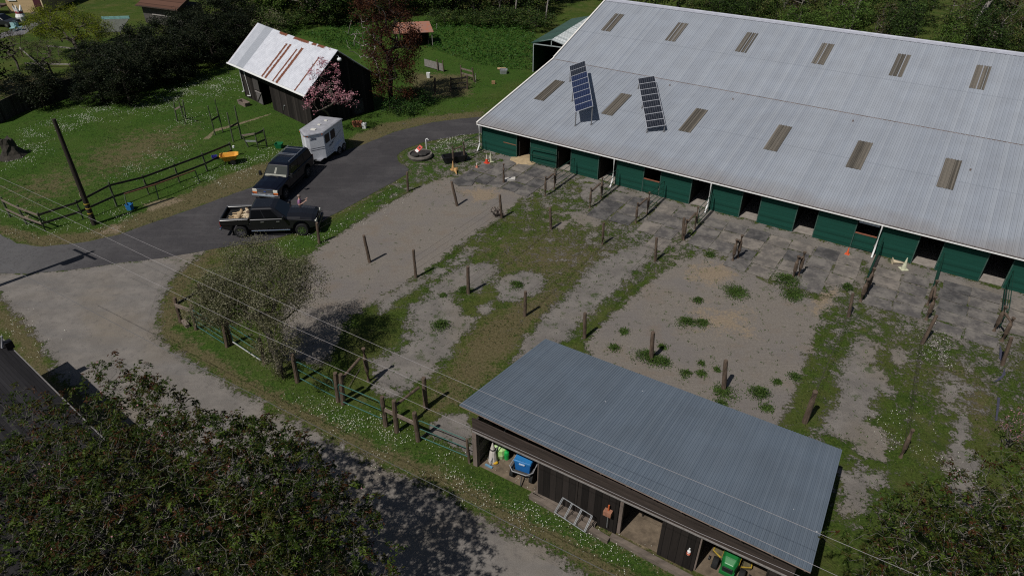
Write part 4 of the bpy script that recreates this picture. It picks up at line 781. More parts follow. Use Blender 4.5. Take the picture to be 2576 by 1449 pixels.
for s in (-1, 1):
    chain(0, [((0, s * .10, .86), .085), ((.02, s * .11, .48), .06), ((-.01, s * .11, .10), .042), ((.10, s * .12, .04), .04), ((.18, s * .13, .03), .03)])
    w = chain(ch_, [((0, s * .19, 1.36), .062), ((.05, s * .25, 1.10), .046), ((.24, s * .20, 1.16), .038), ((.36, s * .17, 1.24), .028), ((.42, s * .16, 1.28), .034, .018)])
    hp = V((.42, s * .16, 1.28))
    for k, (dy, ln) in enumerate(((-.030, .07), (-.010, .085), (.010, .08), (.030, .06))): chain(w, [(tuple(hp + V((.04, dy, .03))), .010), (tuple(hp + V((.04 + ln * .6, dy * 1.3, .05))), .009), (tuple(hp + V((.04 + ln, dy * 1.4, .05))), .007)])
    chain(w, [(tuple(hp + V((.0, -s * .04, .03))), .010), (tuple(hp + V((.03, -s * .06, .05))), .008)])
bodyp = skinned('body', nodes, edges, SKINM, per)
MB().ell((.145, 0, 1.565), (.018, .014, .02), 6, 5).build('nose', SKINM, bodyp)
for s in (-1, 1): MB().ell((.135, s * .03, 1.595), (.01, .012, .008), 6, 5).build('eye', BLACK, bodyp); MB().ell((.05, s * .088, 1.575), (.02, .01, .03), 6, 5).build('ear', SKINM, bodyp)
MB().box((.142, 0, 1.525), (.006, .045, .008)).build('mouth', mat('lips', (.3, .1, .09), .6, .1, 5), bodyp)
sh_ = [((0, 0, .90), .17, .135), ((0, 0, 1.12), .155, .13), ((.01, 0, 1.30), .18, .14), ((.015, 0, 1.40), .09)]; se = [(0, 1), (1, 2), (2, 3)]
for s in (-1, 1): k = len(sh_); sh_ += [((0, s * .19, 1.36), .078), ((.04, s * .245, 1.16), .065)]; se += [(2, k), (k, k + 1)]
skinned('shirt', sh_, se, mat('lilac_shirt', (.30, .14, .26), .8, .12, 6), per)
tr = [((0, 0, .90), .155, .13)]; te = []
for s in (-1, 1): k = len(tr); tr += [((0, s * .10, .84), .10), ((.02, s * .11, .48), .075), ((-.01, s * .11, .10), .06)]; te += [(0, k), (k, k + 1), (k + 1, k + 2)]
skinned('trousers', tr, te, mat('dark_jeans', (.03, .04, .07), .9, .2, 9), per)
MB().ell((.03, 0, 1.62), (.105, .098, .085), 12, 8).build('hair', mat('grey_brown_hair', (.22, .17, .14), .7, .3, 20), per, smooth=True)

def dog(loc, rz, label, fur, flip=1, curled=False):
    """a big dog lying on its side: back along +x from rump to head, legs stretched to +y"""
    root = thing('dog', label, 'dog', loc, rz, 'dogs in the truck bed'); nodes = [((0, 0, .17), .17, .16)]; edges = []
    def ch2(k, pts):
        for p in pts: nodes.append(p); edges.append((k, len(nodes) - 1)); k = len(nodes) - 1
        return k
    cst = ch2(0, [((.22, .0, .17), .15, .15), ((.45, .01, .19), .19, .18)]); nk = ch2(cst, [((.62, .05, .22), .12), ((.74, .10, .24), .10, .11), ((.84, .15, .23), .07), ((.95, .20, .21), .045), ((1.0, .22, .205), .035)])
    ch2(0, [((-.18, 0, .15), .13), ((-.32, .03, .14), .05), ((-.45, .12, .10), .04), ((-.52, .24, .08), .03), ((-.5, .34, .07), .02)])
    for z, dx in ((.10, 0.), (.22, .09)):
        ch2(0, [((-.10 + dx, .16, z), .10), ((.04 + dx, .32, z * .9), .06), ((-.10 + dx, .47, z * .8), .036), ((-.04 + dx, .62, z * .75), .032), ((.03 + dx, .68, z * .7), .034)])
        ch2(cst, [((.46 + dx * .6, .16, z), .08), ((.38 + dx * .6, .34, z * .9), .045), ((.42 + dx * .6, .52, z * .8), .034), ((.46 + dx * .6, .62, z * .75), .036)])
    o = skinned('body', nodes, edges, fur, root)
    for s in (-1, 1): MB().ell((.72, .08 + s * .01, .25 + s * .10), (.05, .07, .018), 8, 6).build('ear', mat('dog_ear', (.24, .15, .08), .9, .3, 9), o, smooth=True)
    MB().ell((1.02, .23, .205), (.018, .02, .018), 8, 6).build('nose', BLACK, o, smooth=True)
    if curled: MB().ell((.22, -.01, .30), (.22, .13, .05), 10, 6).build('dark_patch', mat('dog_dark_patch', (.10, .07, .05), .9, .3, 9), o, smooth=True)
    return root
FUR = mat('golden_fur', (.40, .29, .17), .95, .35, 9, .5, 60); FUR2 = mat('cream_fur', (.46, .37, .25), .95, .3, 9, .5, 60)
dog(TK(-2.0, -.45, 1.06), PA + R(82), 'golden dog lying across the truck bed with its legs stretched towards the tailgate', FUR)
dog(TK(-1.45, -.30, 1.06), PA + R(100), 'cream dog with a dark patch lying against the cab end of the truck bed', FUR2, curled=True)

# ------------------------------------------------------------------ posts, fences and gates
def post(b, top, r=.085, label=None, group=None, m=WOOD, name='fence_post', parent=None, n=9, cat='post'):
    base = V(b) if parent is None else V(b)
    mb = MB(); d = V(top) - base; a = V((0, 0, -.05)); q = [a, d * .35 + V((.008, 0, 0)), d * .7 - V((.006, .006, 0)), d * .985, d]
    if parent is not None: q = [p + base for p in q]
    mb.tube(q, [r * 1.06, r, r * .97, r * .93, r * .8], n); o = mb.build(name, m, parent, smooth=False)
    if parent is None: o.location = base; tag(o, label, cat, group)
    return o
PG = 'lone paddock fence posts'
def D(u, v): return P(u, v)
LONE = [((930, 660), (915, 592), .095, 'grey round post leaning in the sandy paddock, nearest the apple tree'),
        ((1046, 698), (1040, 628), .085, 'thin post at the grass edge of the sandy paddock, second from the apple tree'),
        ((1178, 738), (1177, 670), .10, 'upright post beside a grey gravel patch in the middle paddock'),
        ((1320, 795), (1322, 733), .09, 'post standing on a strip of pale stones between two grassy bands'),
        ((1470, 850), (1472, 787), .095, 'dark reddish post on the grass edge just behind the shed roof corner'),
        ((1637, 905), (1643, 835), .11, 'knotty brown post rising from a big leafy weed clump'),
        ((1820, 980), (1826, 906), .11, 'squared mossy post with short grass at its foot beyond the shed roof'),
        ((2024, 1062), (2052, 984), .125, 'thick rough grey post on the grass strip right of the big gravel paddock'),
        ((2265, 1150), (2297, 1080), .09, 'brown post leaning right at the far right among daisies'),
        ((803, 612), (797, 560), .09, 'grey green post standing in front of the pickup bumper'),
        ((1026, 482), (1024, 433), .085, 'thin dark post at the corner where the driveway meets the sandy paddock'),
        ((1150, 518), (1136, 457), .095, 'strongly leaning round post in the sand below the toppled cones'),
        ((1267, 460), (1267, 412), .085, 'dark post standing on the rubber mats beside a white block'),
        ((1262, 549), (1257, 490), .09, 'dark post with a twiggy reddish bush at its foot'),
        ((1386, 577), (1384, 522), .085, 'grey post in the grass left of a gravel hollow'),
        ((1515, 615), (1519, 560), .085, 'grey post in the grass below the broken edge of the rubber mats'),
        ((1648, 657), (1652, 598), .085, 'slim grey post by the gravel strip left of the big paddock'),
        ((1718, 602), (1721, 548), .10, 'brown post at the corner of the weathered mats, left of the big paddock'),
        ((2134, 797), (2146, 738), .085, 'weathered post with a leafy vine at the right corner of the big paddock'),
        ((2521, 918), (2545, 848), .09, 'leaning grey post near the right edge of the photo beside torn dark cloth')]
for bq, tq, r, lab in LONE:
    b = D(*bq); post(b, UP(b, *tq), r, lab, PG)
# braces: two posts joined by a log
def brace(p, q, ptop, qtop, label, r=.085, group='braced post pairs', rail=.82, fn=None):
    root = thing('braced_posts', label, 'fence brace', p, 0, group)
    post(V((0, 0, 0)), ptop - p, r, parent=root, name='post'); post(q - p, qtop - p, r, parent=root, name='post')
    MB().tube([(ptop - p) * rail, (qtop - p) * rail], [.06, .07], 8).build('rail', WOOD, root)
    return root
def bt_(fn, x, y, x2, y2): b = fn(x, y); return b, tops(fn, b, x2, y2)
a, at = bt_(c3, 705, 800, 680, 500); b, btp = bt_(c3, 960, 570, 908, 240); brace(a, b, at, btp, 'two tall posts joined by a log beside the apple tree shadow', .11)
a, at = bt_(c3, 1245, 1080, 1215, 765); b, btp = bt_(c3, 1535, 835, 1515, 535); brace(a, b, at, btp, 'two tall posts joined by a log between the second and third green gates', .11)
def bs(s, t, h=1.5): p = B(s, t); return p, p + V((0, 0, h))
for (s0, t0), (s1, t1), lab in (((-.1, -3.7), (.25, -2.75), 'short braced posts standing over the black trough at the stable corner'), ((8.6, -4.4), (8.6, -3.1), 'braced posts at the end of the gate by the second open stall'),
                                ((12.1, -4.25), (12.1, -2.6), 'braced posts at the edge of the dark mats by the first downspout'), ((15.65, -4.5), (15.75, -2.9), 'braced posts between the dark mats and the light mats'),
                                ((22.55, -5.6), (22.7, -5.15), 'two rough split posts standing close together on the mats, left pair'), ((26.1, -5.5), (26.3, -5.05), 'two rough split posts standing close together on the mats, above the leafy weeds'),
                                ((29.85, -5.85), (29.95, -4.7), 'braced posts at the end of the gate by the long white downspout'), ((33.12, -5.7), (33.0, -4.2), 'tall braced posts right of the standing pale cone'), ((36.6, -5.6), (36.2, -4.9), 'pair of split grey posts at the right edge of the mats'), ((19.15, -4.9), (19.2, -3.1), 'braced posts at the left edge of the big mat field')):
    a, at = bs(s0, t0); b, btp = bs(s1, t1, 1.62); brace(a, b, at, btp, lab, .085 if s0 < 20 else .11, rail=.8)
for (s, t_), lab in (((33.2, -8.1), 'mossy leaning post with daisies at its foot on the right'), ((29.7, -7.9), 'old post beside the vine at the grass corner')):
    if s > 30: p = B(s, t_); post(p, p + V((.25, .15, 1.7)), .09, lab, PG)

def tube_gate(a, b, h, bars, label, m=GTUBE, group='green tube gates', r=.022, z0=.22, ups=(0., 1.)):
    """gate of bent tube between the points a and b"""
    root = thing('tube_gate', label, 'gate', a, angle(b - a), group); L_ = (b - a).length; dz = b.z - a.z
    c = .14; z1 = z0 + h
    mb = MB(); mb.tube([(0, 0, z0), (0, 0, z1 - c), (c * .3, 0, z1 - c * .3), (c, 0, z1), (L_ - c, 0, z1), (L_ - c * .3, 0, z1 - c * .3), (L_, 0, z1 - c), (L_, 0, z0), (0, 0, z0)], r, 8); mb.build('frame', m, root)
    for k in range(1, bars): z = z0 + h * k / bars; MB().tube([(.01, 0, z), (L_ - .01, 0, z)], r * .85, 8).build('bar', m, root)
    for u in ups:
        if 0 < u < 1: MB().tube([(L_ * u, 0, z0), (L_ * u, 0, z1)], r * .85, 8).build('upright', m, root)
    return root
g = lambda x, y: c3(x, y)
tube_gate(g(275, 575), g(640, 770), 1.05, 2, 'green tube gate next to the apple tree trunk, leftmost of the three by the lane')
tube_gate(g(690, 805), g(1105, 985), 1.05, 2, 'long green tube gate in the middle of the lane fence above thick daisies')
tube_gate(g(1480, 1165), g(1960, 1365), 1.0, 2, 'green tube gate closing the gap beside the open shed')
for (x, y, x2, y2, lab) in ((245, 580, 195, 300, 'post holding the left end of the gate next to the apple tree'), (655, 775, 625, 485, 'post with rope at the latch end of the gate next to the apple tree'), (1135, 1020, 1095, 725, 'post at the right end of the middle lane gate'), (1460, 1170, 1420, 885, 'post at the left end of the gate beside the open shed'), (1975, 1390, 1948, 1150, 'thin reddish post at the corner of the open shed')):
    b = c3(x, y); post(b, tops(c3, b, x2, y2), .105 if x < 1900 else .06, lab, 'gate posts along the lane')
tag(MB().bar(c3(1130, 1000) + V((0, -.1, 1.02)), c3(1450, 1150) + V((0, -.1, 1.02)), .05, .2).build('fence_board', BOARD), 'pale thick board nailed across the posts between two green gates', 'board')
cor = [(275, 840, 210, 590), (430, 910, 375, 665), (740, 1085, 700, 850), (785, 1060, 735, 830), (1120, 1255, 1060, 1000), (490, 620, 455, 450)]
labs = ['corner post of the lane fence beside the gravel', 'post at the right end of the pale corner board', 'left of two posts standing together at the gates under the apple tree', 'right of two posts standing together at the gates under the apple tree', 'post just left of the apple tree trunk', 'dark post behind the corner of the lane fence']
cp_ = []
for (x, y, x2, y2), lab in zip(cor, labs):
    b = c2(x, y); tp_ = tops(c2, b, x2, y2); post(b, tp_, .10, lab, 'lane fence posts'); cp_.append((b, tp_))
tag(MB().bar(cp_[0][0].lerp(cp_[0][1], .74) + V((0, -.1, 0)), cp_[1][0].lerp(cp_[1][1], .78) + V((.1, -.1, 0)), .06, .22).build('fence_board', BOARD), 'pale board at the corner of the lane fence', 'board')
tag(MB().bar(cp_[0][0].lerp(cp_[0][1], .74), cp_[5][0].lerp(cp_[5][1], .6), .05, .15).build('fence_board', DKBOARD), 'dark board running back from the lane fence corner', 'board')
tag(MB().box((0, 0, .1), (.62, .2, .2)).build('timber_block', BOARD), 'short pale timber lying at the lane fence corner', 'timber'); bpy.data.objects['timber_block'].location = c2(325, 868); bpy.data.objects['timber_block'].rotation_euler = (0, 0, R(-48))
tube_gate(cp_[1][0] + V((.15, -.05, 0)), cp_[2][0] - V((.1, 0, 0)), 1.1, 3, 'green tube gate half hidden under the left side of the apple tree')
gt = tube_gate(cp_[3][0] + V((.15, -.05, 0)), cp_[4][0] - V((.12, 0, 0)), 1.1, 2, 'green tube gate with a white bottom bar left of the apple tree trunk')
MB().tube([(0, -.03, .22), ((cp_[4][0] - cp_[3][0]).length - .25, -.03, .22)], .028, 8).build('white_bar', mat('chalky_white', (.38, .37, .35), .8, .3, 5), gt)
tag(MB().tube([c3(755, 640, .1), c3(875, 445, 0) + V((0, 0, 0))], .018, 6).build('pole', BOARD), 'thin pale stick leaning in the grass behind the gates', 'stick')
# gates at the stable
tube_gate(B(.05, -2.55), B(.3, -.45), 1.25, 2, 'dark green gate at the stable corner beside the daisies', GTUBE_D, 'dark gates by the stalls'); tube_gate(B(4.75, -.28), B(6.95, -.22), 1.15, 2, 'dark green gate folded flat against the stable wall', GTUBE_D, 'dark gates by the stalls', .03)
for s, t_, lab in ((8.6, -2.9, 'dark green gate reaching from the wall to the posts by the second open stall'), (12.15, -2.5, 'dark green gate below the first white downspout'), (15.72, -2.8, 'dark green barred gate right of the half door'), (19.2, -2.7, 'dark green gate at the second white downspout'), (29.75, -4.6, 'dark green gate below the long white downspout'), (33.0, -4.0, 'dark green gate right of the standing pale cone'), (36.4, -4.6, 'dark green gate at the right end of the mats')):
    tube_gate(B(s, t_), B(s + .04, -.3), 1.2, 3, lab, GTUBE_D, 'dark gates by the stalls')
# field fence on the left
FP = [((105, 810), (5, 610)), ((270, 885), (170, 690)), ((455, 950), (375, 765)), ((840, 835), (760, 640)), ((1175, 705), (1090, 460)), ((1497, 580), (1430, 385)), ((1805, 460), (1745, 270)), ((2085, 350), (2030, 165)), ((2345, 200), (2305, 60))]
fb = [c5(*q[0]) for q in FP]; root = thing('rail_fence', 'two rail wooden field fence running along the driveway on the left', 'fence', fb[2])
tps = []
for b, q in zip(fb, FP): tp_ = tops(c5, b, *q[1]); tps.append(tp_); post(b - fb[2], tp_ - fb[2], .07, m=WOOD_G, parent=root, name='post')
for i in range(len(fb) - 1):
    for k in (.88, .42): MB().bar(fb[i].lerp(tps[i], k) - fb[2] + V((0, -.06, 0)), fb[i + 1].lerp(tps[i + 1], k) - fb[2] + V((0, -.06, 0)), .035, .14).build('rail', BOARD if i < 2 else DKBOARD, root)
MB().cyl(tps[-1] - fb[2] + V((.25, 0, -.45)), tps[-1] - fb[2] + V((.25, 0, -.3)), .08).build('post_cap', WHITE, root)
jr = thing('jump_rail', 'low reddish brown rail on three pale green posts in front of the field fence', 'rail', c5(1285, 740))
jb = [c5(1285, 740), c5(1595, 630), c5(2010, 460)]; jt = [tops(c5, jb[0], 1250, 580), tops(c5, jb[1], 1560, 485), tops(c5, jb[2], 1960, 340)]
for b, tq in zip(jb, jt): post(b - jb[0], tq - jb[0], .04, m=mat('pale_green_post', (.11, .14, .09), .8, .3, 6), parent=jr, name='post')
for i in range(2): MB().tube([jt[i] - jb[0], jt[i + 1] - jb[0]], .05, 8).build('rail', mat('red_brown_rail', (.11, .055, .03), .8, .4, 6), jr)
# goal-like frames in the meadow
def frame(pairs, rails, label):
    bs_ = [ch(*q[0]) for q in pairs]; root = thing('jump_stand', label, 'frame', bs_[0], 0, 'timber frames in the meadow'); tt = []
    for b, q in zip(bs_, pairs): tp_ = tops(ch, b, *q[1]); tt.append(tp_); post(b - bs_[0], tp_ - bs_[0], .062, m=WOOD_G, parent=root, name='post')
    for i, j, k, mm in rails: MB().bar(bs_[i].lerp(tt[i], k) - bs_[0], bs_[j].lerp(tt[j], k) - bs_[0], .04, .14).build('rail', mm, root)
frame([((445, 490), (375, 130)), ((600, 545), (445, 0)), ((610, 460), (545, 80))], [(0, 1, .62, BOARD), (0, 2, .66, DKBOARD)], 'three posted frame with a pale board, far left in the meadow')
frame([((1160, 745), (1020, 195)), ((1310, 695), (1150, 70))], [(0, 1, .5, DKBOARD)], 'H shaped pair of tall posts, left of the two beside the worn path')
frame([((1505, 875), (1385, 325)), ((1660, 820), (1525, 200))], [(0, 1, .5, DKBOARD)], 'H shaped pair of tall posts, nearest the trailer')
frame([((1790, 975), (1665, 745)), ((1980, 1025), (1905, 705)), ((2140, 970), (2070, 620))], [(0, 1, .5, STEEL), (1, 2, .9, DKBOARD), (1, 2, .4, DKBOARD), (0, 1, .95, BOARD)], 'short three posted pen corner with two dark rails near the trailer')
# pen behind the old barn
pb = [ct(1655, 1380), ct(1900, 1350)]; root = thing('pen_panel', 'short dark fence panel with three rails beside bare brown earth', 'fence', pb[0]); tt = [tops(ct, pb[0], 1650, 1170), tops(ct, pb[1], 1900, 1140)]
for b, tq in zip(pb, tt): post(b - pb[0], tq - pb[0], .08, parent=root, name='post')
for k in (.85, .5, .15): MB().bar(pb[0].lerp(tt[0], k) - pb[0], pb[1].lerp(tt[1], k) - pb[0], .04, .14).build('rail', DKBOARD, root)
pb = [ct(1815, 1180), ct(2010, 1245)]; root = thing('pen_panel', 'short grey fence panel with two pale rails, behind the dark one', 'fence', pb[0]); tt = [tops(ct, pb[0], 1800, 990), tops(ct, pb[1], 1975, 1030)]
for b, tq in zip(pb, tt): post(b - pb[0], tq - pb[0], .08, parent=root, name='post')
for k in (.75, .4): MB().bar(pb[0].lerp(tt[0], k) - pb[0], pb[1].lerp(tt[1], k) - pb[0], .04, .16).build('rail', BOARD, root)
pb = [ct(1260, 1010), ct(1460, 1075), ct(1545, 1090)]; root = thing('board_fence', 'low pale board fence behind the copper tree', 'fence', pb[0])
MB().bar(pb[0] - pb[0] + V((0, 0, .45)), pb[2] - pb[0] + V((0, 0, .45)), .05, .75).build('boards', mat('pale_boards', (.2, .185, .17), .9, .3, 5), root)
for b in pb[1:]: post(b - pb[0], b - pb[0] + V((-.05, 0, 1.2)), .06, parent=root, name='post')
b = ct(1415, 1430); post(b, tops(ct, b, 1410, 1180), .11, 'stout dark post left of the dark pen panel', 'pen posts')
for x, y, x2, y2, lab in ((1440, 450, 1440, 360, 'thin pole at the corner of the rusty roofed shelter'), (1780, 330, 1778, 280, 'thin pale pole in the rough meadow below the wood'), (2030, 1260, 2025, 1110, 'thin pale stake with loose wire by the grey pen panel'), (195, 700, 192, 610, 'thin stake in the meadow left of the copper tree')):
    b = ct(x, y); post(b, tops(ct, b, x2, y2), .045, lab, 'thin poles in the meadow', m=mat('pale_pole', (.25, .23, .21)))
# far left: plank fence, garden rails
pts = [cy(0, 1390), cy(300, 1330), cy(620, 1310), cy(900, 1270), cy(1180, 1230)]; root = thing('plank_fence', 'dark weathered plank fence between the meadow and the far garden', 'fence', pts[0])
DKP = planks('dark_fence_planks', (.030, .026, .023), .2, 0, .4, .4, .95, worn=(.07, .062, .055))
pts = [P(-6, 314), P(55, 283), P(120, 262), P(200, 240), P(262, 226)]
root.location = pts[0]
for i in range(len(pts) - 1):
    o = MB().box(((pts[i + 1] - pts[i]).length / 2, 0, .85), ((pts[i + 1] - pts[i]).length, .05, 1.7)).build('panel', DKP, root); o.location = pts[i] - pts[0]; o.rotation_euler = (0, 0, angle(pts[i + 1] - pts[i]))
for (xa, ya), (xb, yb), h, lab in (((765, 850), (1220, 890), 1.1, 'pale garden rail behind the dark hedge'), ((390, 1010), (1080, 1025), .35, 'low pale timber edging across the garden'), ((345, 860), (700, 1090), 1.0, 'sloping pale rail in the far garden')):
    a, b = cy(xa, ya), cy(xb, yb); root = thing('garden_rail', lab, 'rail', a, 0, 'pale rails in the far garden'); MB().bar((0, 0, h), b - a + V((0, 0, h if h != 1.0 else .1)), .06, .14).build('rail', mat('pale_rail', (.26, .24, .21), .85, .3, 6), root)
    for k in (0.02, .98): MB().cyl((b - a) * k, (b - a) * k + V((0, 0, h if (h != 1.0 or k < .5) else .12)), .06).build('post', WOOD, root)

# ------------------------------------------------------------------ utility pole, off-frame pole, lines
ub = D(238, 565); ut = UP(ub, 135, 300); up_ = thing('utility_pole', 'tall dark wooden utility pole standing beside the field fence', 'utility pole', ub)
MB().tube([(0, 0, -.1), (ut - ub) * .5, ut - ub], [.17, .15, .115], 14).build('shaft', mat('creosote_pole', (.028, .022, .017), .9, .4, 4, .4, stretch=(1, 1, .2)), up_)
for k in (.12, .17, .215): MB().lathe([(.172, -.03), (.172, .03)], (ut - ub) * k, 14).build('band', mat('pole_band', (.45, .33, .05), .6, .2, 5), up_)
MB().bar((ut - ub) * .3 + V((-.17, -.06, -.15)), (ut - ub) * .3 + V((-.17, -.06, .15)), .06, .03).build('tag', mat('pale_tag', (.45, .42, .25), .6, .2, 5), up_)
ofp = V((-30.5, 31.2, 0)); op = thing('utility_pole', 'tall power pole carrying the lines past the left edge', 'utility pole', ofp); MB().tube([(0, 0, -.1), (0, 0, 9.2)], [.17, .12], 12).build('shaft', MATS['creosote_pole'], op); MB().cyl((.35, .1, 6.6), (.35, .1, 7.6), .3, n=14).build('transformer', STEEL, op); MB().bar((-1, .6, 8.6), (1, -.6, 8.6), .1, .12).build('cross_arm', DKBOARD, op)
LINE = mat('white_cable', (.30, .28, .28), .5, .1, 3); DLINE = mat('dark_cable', (.10, .10, .105), .6, .2, 3)
def line(pts, label, m, r, zs):
    q = [P(u, v, z) for (u, v), z in zip(pts, zs)]; out = []
    for i in range(len(q) - 1):
        for k in range(6): out.append(q[i].lerp(q[i + 1], k / 6))
    out.append(q[-1]); tag(MB().tube(out, r, 6).build('power_line', m), label, 'power line', 'power lines over the yard')
line([(-60, 418), (0, 447), (386, 621), (709, 762), (1030, 905), (1331, 1036), (1760, 1214), (2147, 1378), (2500, 1528)], 'pale overhead line crossing the middle of the blue grey roof, highest of the three', LINE, .0052, [7.4] * 9)
line([(-60, 442), (0, 467), (386, 655), (719, 815), (1000, 938), (1331, 1093), (1760, 1288), (2109, 1449), (2400, 1583)], 'pale overhead line crossing the front edge of the blue grey roof, middle of the three', LINE, .0052, [7.2] * 9)
line([(-60, 500), (0, 527), (386, 711), (622, 826), (937, 966), (1331, 1141), (1760, 1340), (2011, 1448), (2300, 1575)], 'pale overhead line passing in front of the open bays, lowest of the three', LINE, .0052, [7.0] * 9)
line([(-60, 630), (0, 661), (82, 704), (375, 859), (644, 996), (872, 1111), (1116, 1231), (1323, 1337), (1544, 1446), (1750, 1555)], 'thick dark cable running low along the gravel lane and turning pale by the shed', DLINE, .009, [5.2] * 10)
def fence_wire(pts, hs, label):
    root = thing('fence_wire', label, 'fence wire', pts[0], 0, 'wire strands across the paddocks')
    for h in hs: MB().tube([p - pts[0] + V((0, 0, h)) for p in pts], .005, 5).build('strand', mat('rusty_wire', (.05, .04, .035), .7, .2, 5), root)
fence_wire([D(2024, 1062), D(2134, 797)], (.5, .9, 1.3), 'wire strands on the grass strip right of the big paddock')
fence_wire([D(2265, 1150), D(2310, 866)], (.4, .7, 1.0, 1.3), 'wire strands between the two right hand posts above daisies')
fence_wire([D(1046, 698), D(1262, 549)], (.5, .95, 1.35), 'wire strands along the grass edge of the sandy paddock')
fence_wire([D(1178, 738), D(1386, 577)], (.5, .95, 1.35), 'wire strands between the gravel patch post and the gravel hollow post')
fence_wire([D(1320, 795), D(1515, 615)], (.5, .95, 1.35), 'wire strands along the strip of pale stones')
fence_wire([D(1470, 850), D(1648, 657), D(1718, 602)], (.5, .95, 1.35), 'wire strands along the left side of the big gravel paddock')
fence_wire([D(803, 612), D(1026, 482)], (.5, .95, 1.35), 'wire strands along the driveway side of the sandy paddock')

# ------------------------------------------------------------------ rubber mats in front of the stalls
MATM = []
for nme, c0, c1 in (('mat_dark', (.055, .053, .053), (.125, .117, .11)), ('mat_grey', (.085, .079, .076), (.175, .16, .143)), ('mat_dusty', (.115, .104, .094), (.215, .19, .163))):
    t = NT(nme); a = t.noise(1.1, 5, .65); b = t.noise(7, 5, .75, off=7); col = t.mix(t.step(t.math('ADD', t.math('MULTIPLY', a, .75), t.math('MULTIPLY', b, .25)), .40, .62), c0, c1); gr = t.noise(2.3, 6, .75, off=17); col = t.mix(t.math('MULTIPLY', t.step(gr, .63, .7), .75), col, (.06, .075, .025))
    t.L.new(col, t.b.inputs['Base Color']); t.b.inputs['Roughness'].default_value = .95; t.b.inputs['Specular IOR Level'].default_value = .1; t.bump(b, .5, .015); MATM.append(t.m)
rs = random.Random(11)
def mats(s0, s1, t0, t1, ws, wt, tones, label, group, skip=(), skew=0.):
    i = 0; s = s0
    while s < s1 - .3:
        t_ = t0; j = 0; ww = min(ws, s1 - s)
        off = rs.uniform(-.12, .12)
        while t_ > t1 + .3:
            if (i, j) not in skip:
                c = B(s + ww / 2 + skew * (t0 - t_) + rs.uniform(-.06, .06), t_ - wt / 2 + off + rs.uniform(-.05, .05), .016 + .004 * ((i + j) % 2)); w, h = ww - rs.uniform(.05, .14), wt - rs.uniform(.05, .16)
                k = 7; mb = MB(); pts = [(-w / 2, -h / 2), (0, -h / 2 + rs.uniform(-.02, .02)), (w / 2, -h / 2), (w / 2, h / 2), (0, h / 2 + rs.uniform(-.02, .02)), (-w / 2, h / 2)]
                mb.loft([[V((x + rs.uniform(-.02, .02), y + rs.uniform(-.02, .02), z)) for x, y in pts] for z in (-.012, .012)])
                o = mb.build('rubber_mat', MATM[rs.choice(tones)]); o.location = c; o.rotation_euler = (0, 0, BA + R(rs.uniform(-3, 3))); tag(o, label, 'rubber mat', group)
            t_ -= wt; j += 1
        s += ws; i += 1
mats(1.6, 8.5, -.7, -5.3, 1.22, 1.55, (0, 1, 1, 2), 'worn rubber mat before the first stalls beside the sawdust heap', 'mats before the first stalls', {(0, 0), (5, 2)})
tagm = MB().loft([[V((*p, z)) for p in ((-.9, -.5), (.1, -.85), (.9, -.25), (.6, .75), (-.7, .6))] for z in (0, .03)]).build('rubber_mat', MATM[0]); tagm.location = B(2.4, -5.7, .02); tagm.rotation_euler = (0, 0, BA); tag(tagm, 'dark torn mat lying askew at the left corner of the sandy paddock', 'rubber mat', 'mats before the first stalls')
mats(12.4, 15.5, -.9, -5.2, 1.5, 1.45, (0, 0, 1), 'dark grey rubber mat in the small field below the half door', 'dark mats below the half door')
mats(16.0, 18.6, -.8, -6.9, 1.3, 1.55, (1, 2, 2), 'dusty rubber mat in the narrow run right of the barred gate', 'dusty mats in the narrow run', {(0, 3)})
mats(19.4, 29.3, -1.0, -6.4, 1.4, 1.36, (1, 2, 2, 1, 0), 'grey rubber mat in the big weathered field before the middle stalls', 'big mat field', {(0, 3), (6, 3), (1, 3)})
mats(30.0, 32.9, -1.25, -5.9, 1.45, 1.17, (1, 2, 1), 'grey rubber mat near the standing pale cone', 'mats by the pale cone')
mats(33.4, 36.4, -.9, -6.6, 1.5, 1.14, (1, 0, 1), 'dark grey rubber mat at the far right before the last open stall', 'right hand mats', {})
mats(36.7, 40, -.9, -4.5, 1.5, 1.2, (1, 2), 'grey rubber mat at the right edge of the photo', 'edge mats')
tag(MB().lathe([(1.15, 0), (.8, .07), (.35, .16), (.02, .2)], n=14).build('sawdust_heap', mat('sawdust', (.36, .27, .16), .95, .25, 4, .8)), 'tan heap of sawdust spilling from the first stall doorway', 'sawdust heap'); bpy.data.objects['sawdust_heap'].location = B(4.0, .1, 0)

# ------------------------------------------------------------------ cones and small things
def cone(p, h, m, label, lean=None, base=True, tip=None, broken=False):
    root = thing('traffic_cone', label, 'traffic cone', p, rs.uniform(0, 1), 'traffic cones by the stalls'); r = h * .2
    MB().lathe([(r, .03), (r * .55, h * .5)], n=16, cap=False).build('lower_cone', m, root, fix=False); MB().lathe([(r * .55, h * .5), (r * (.62 if broken else .15), h * (.8 if broken else 1.0))], n=16, cap=not broken).build('upper_cone', tip or m, root, fix=False); MB().box((0, 0, .015), (r * 2.7, r * 2.7, .03)).build('base', m, root)
    if lean: root.rotation_euler = lean; root.location = p + V((0, 0, r))
CWH = mat('pale_cone', (.5, .5, .36), .7, .25, 6); CTAN = mat('tan_cone', (.45, .27, .11), .7, .3, 6); CRED = mat('red_cone', (.62, .06, .025), .6, .2, 6); CPINK = mat('pink_cone', (.6, .22, .15), .7, .25, 6)
cone(ci(1715, 632), .72, CRED, 'red orange cone with a pale tip, left of the pair near the stable wall', tip=mat('cone_pale_tip', (.5, .42, .34), .7, .2, 6)); cone(ci(1785, 603), .72, CWH, 'faded white cone, right of the pair near the stable wall')
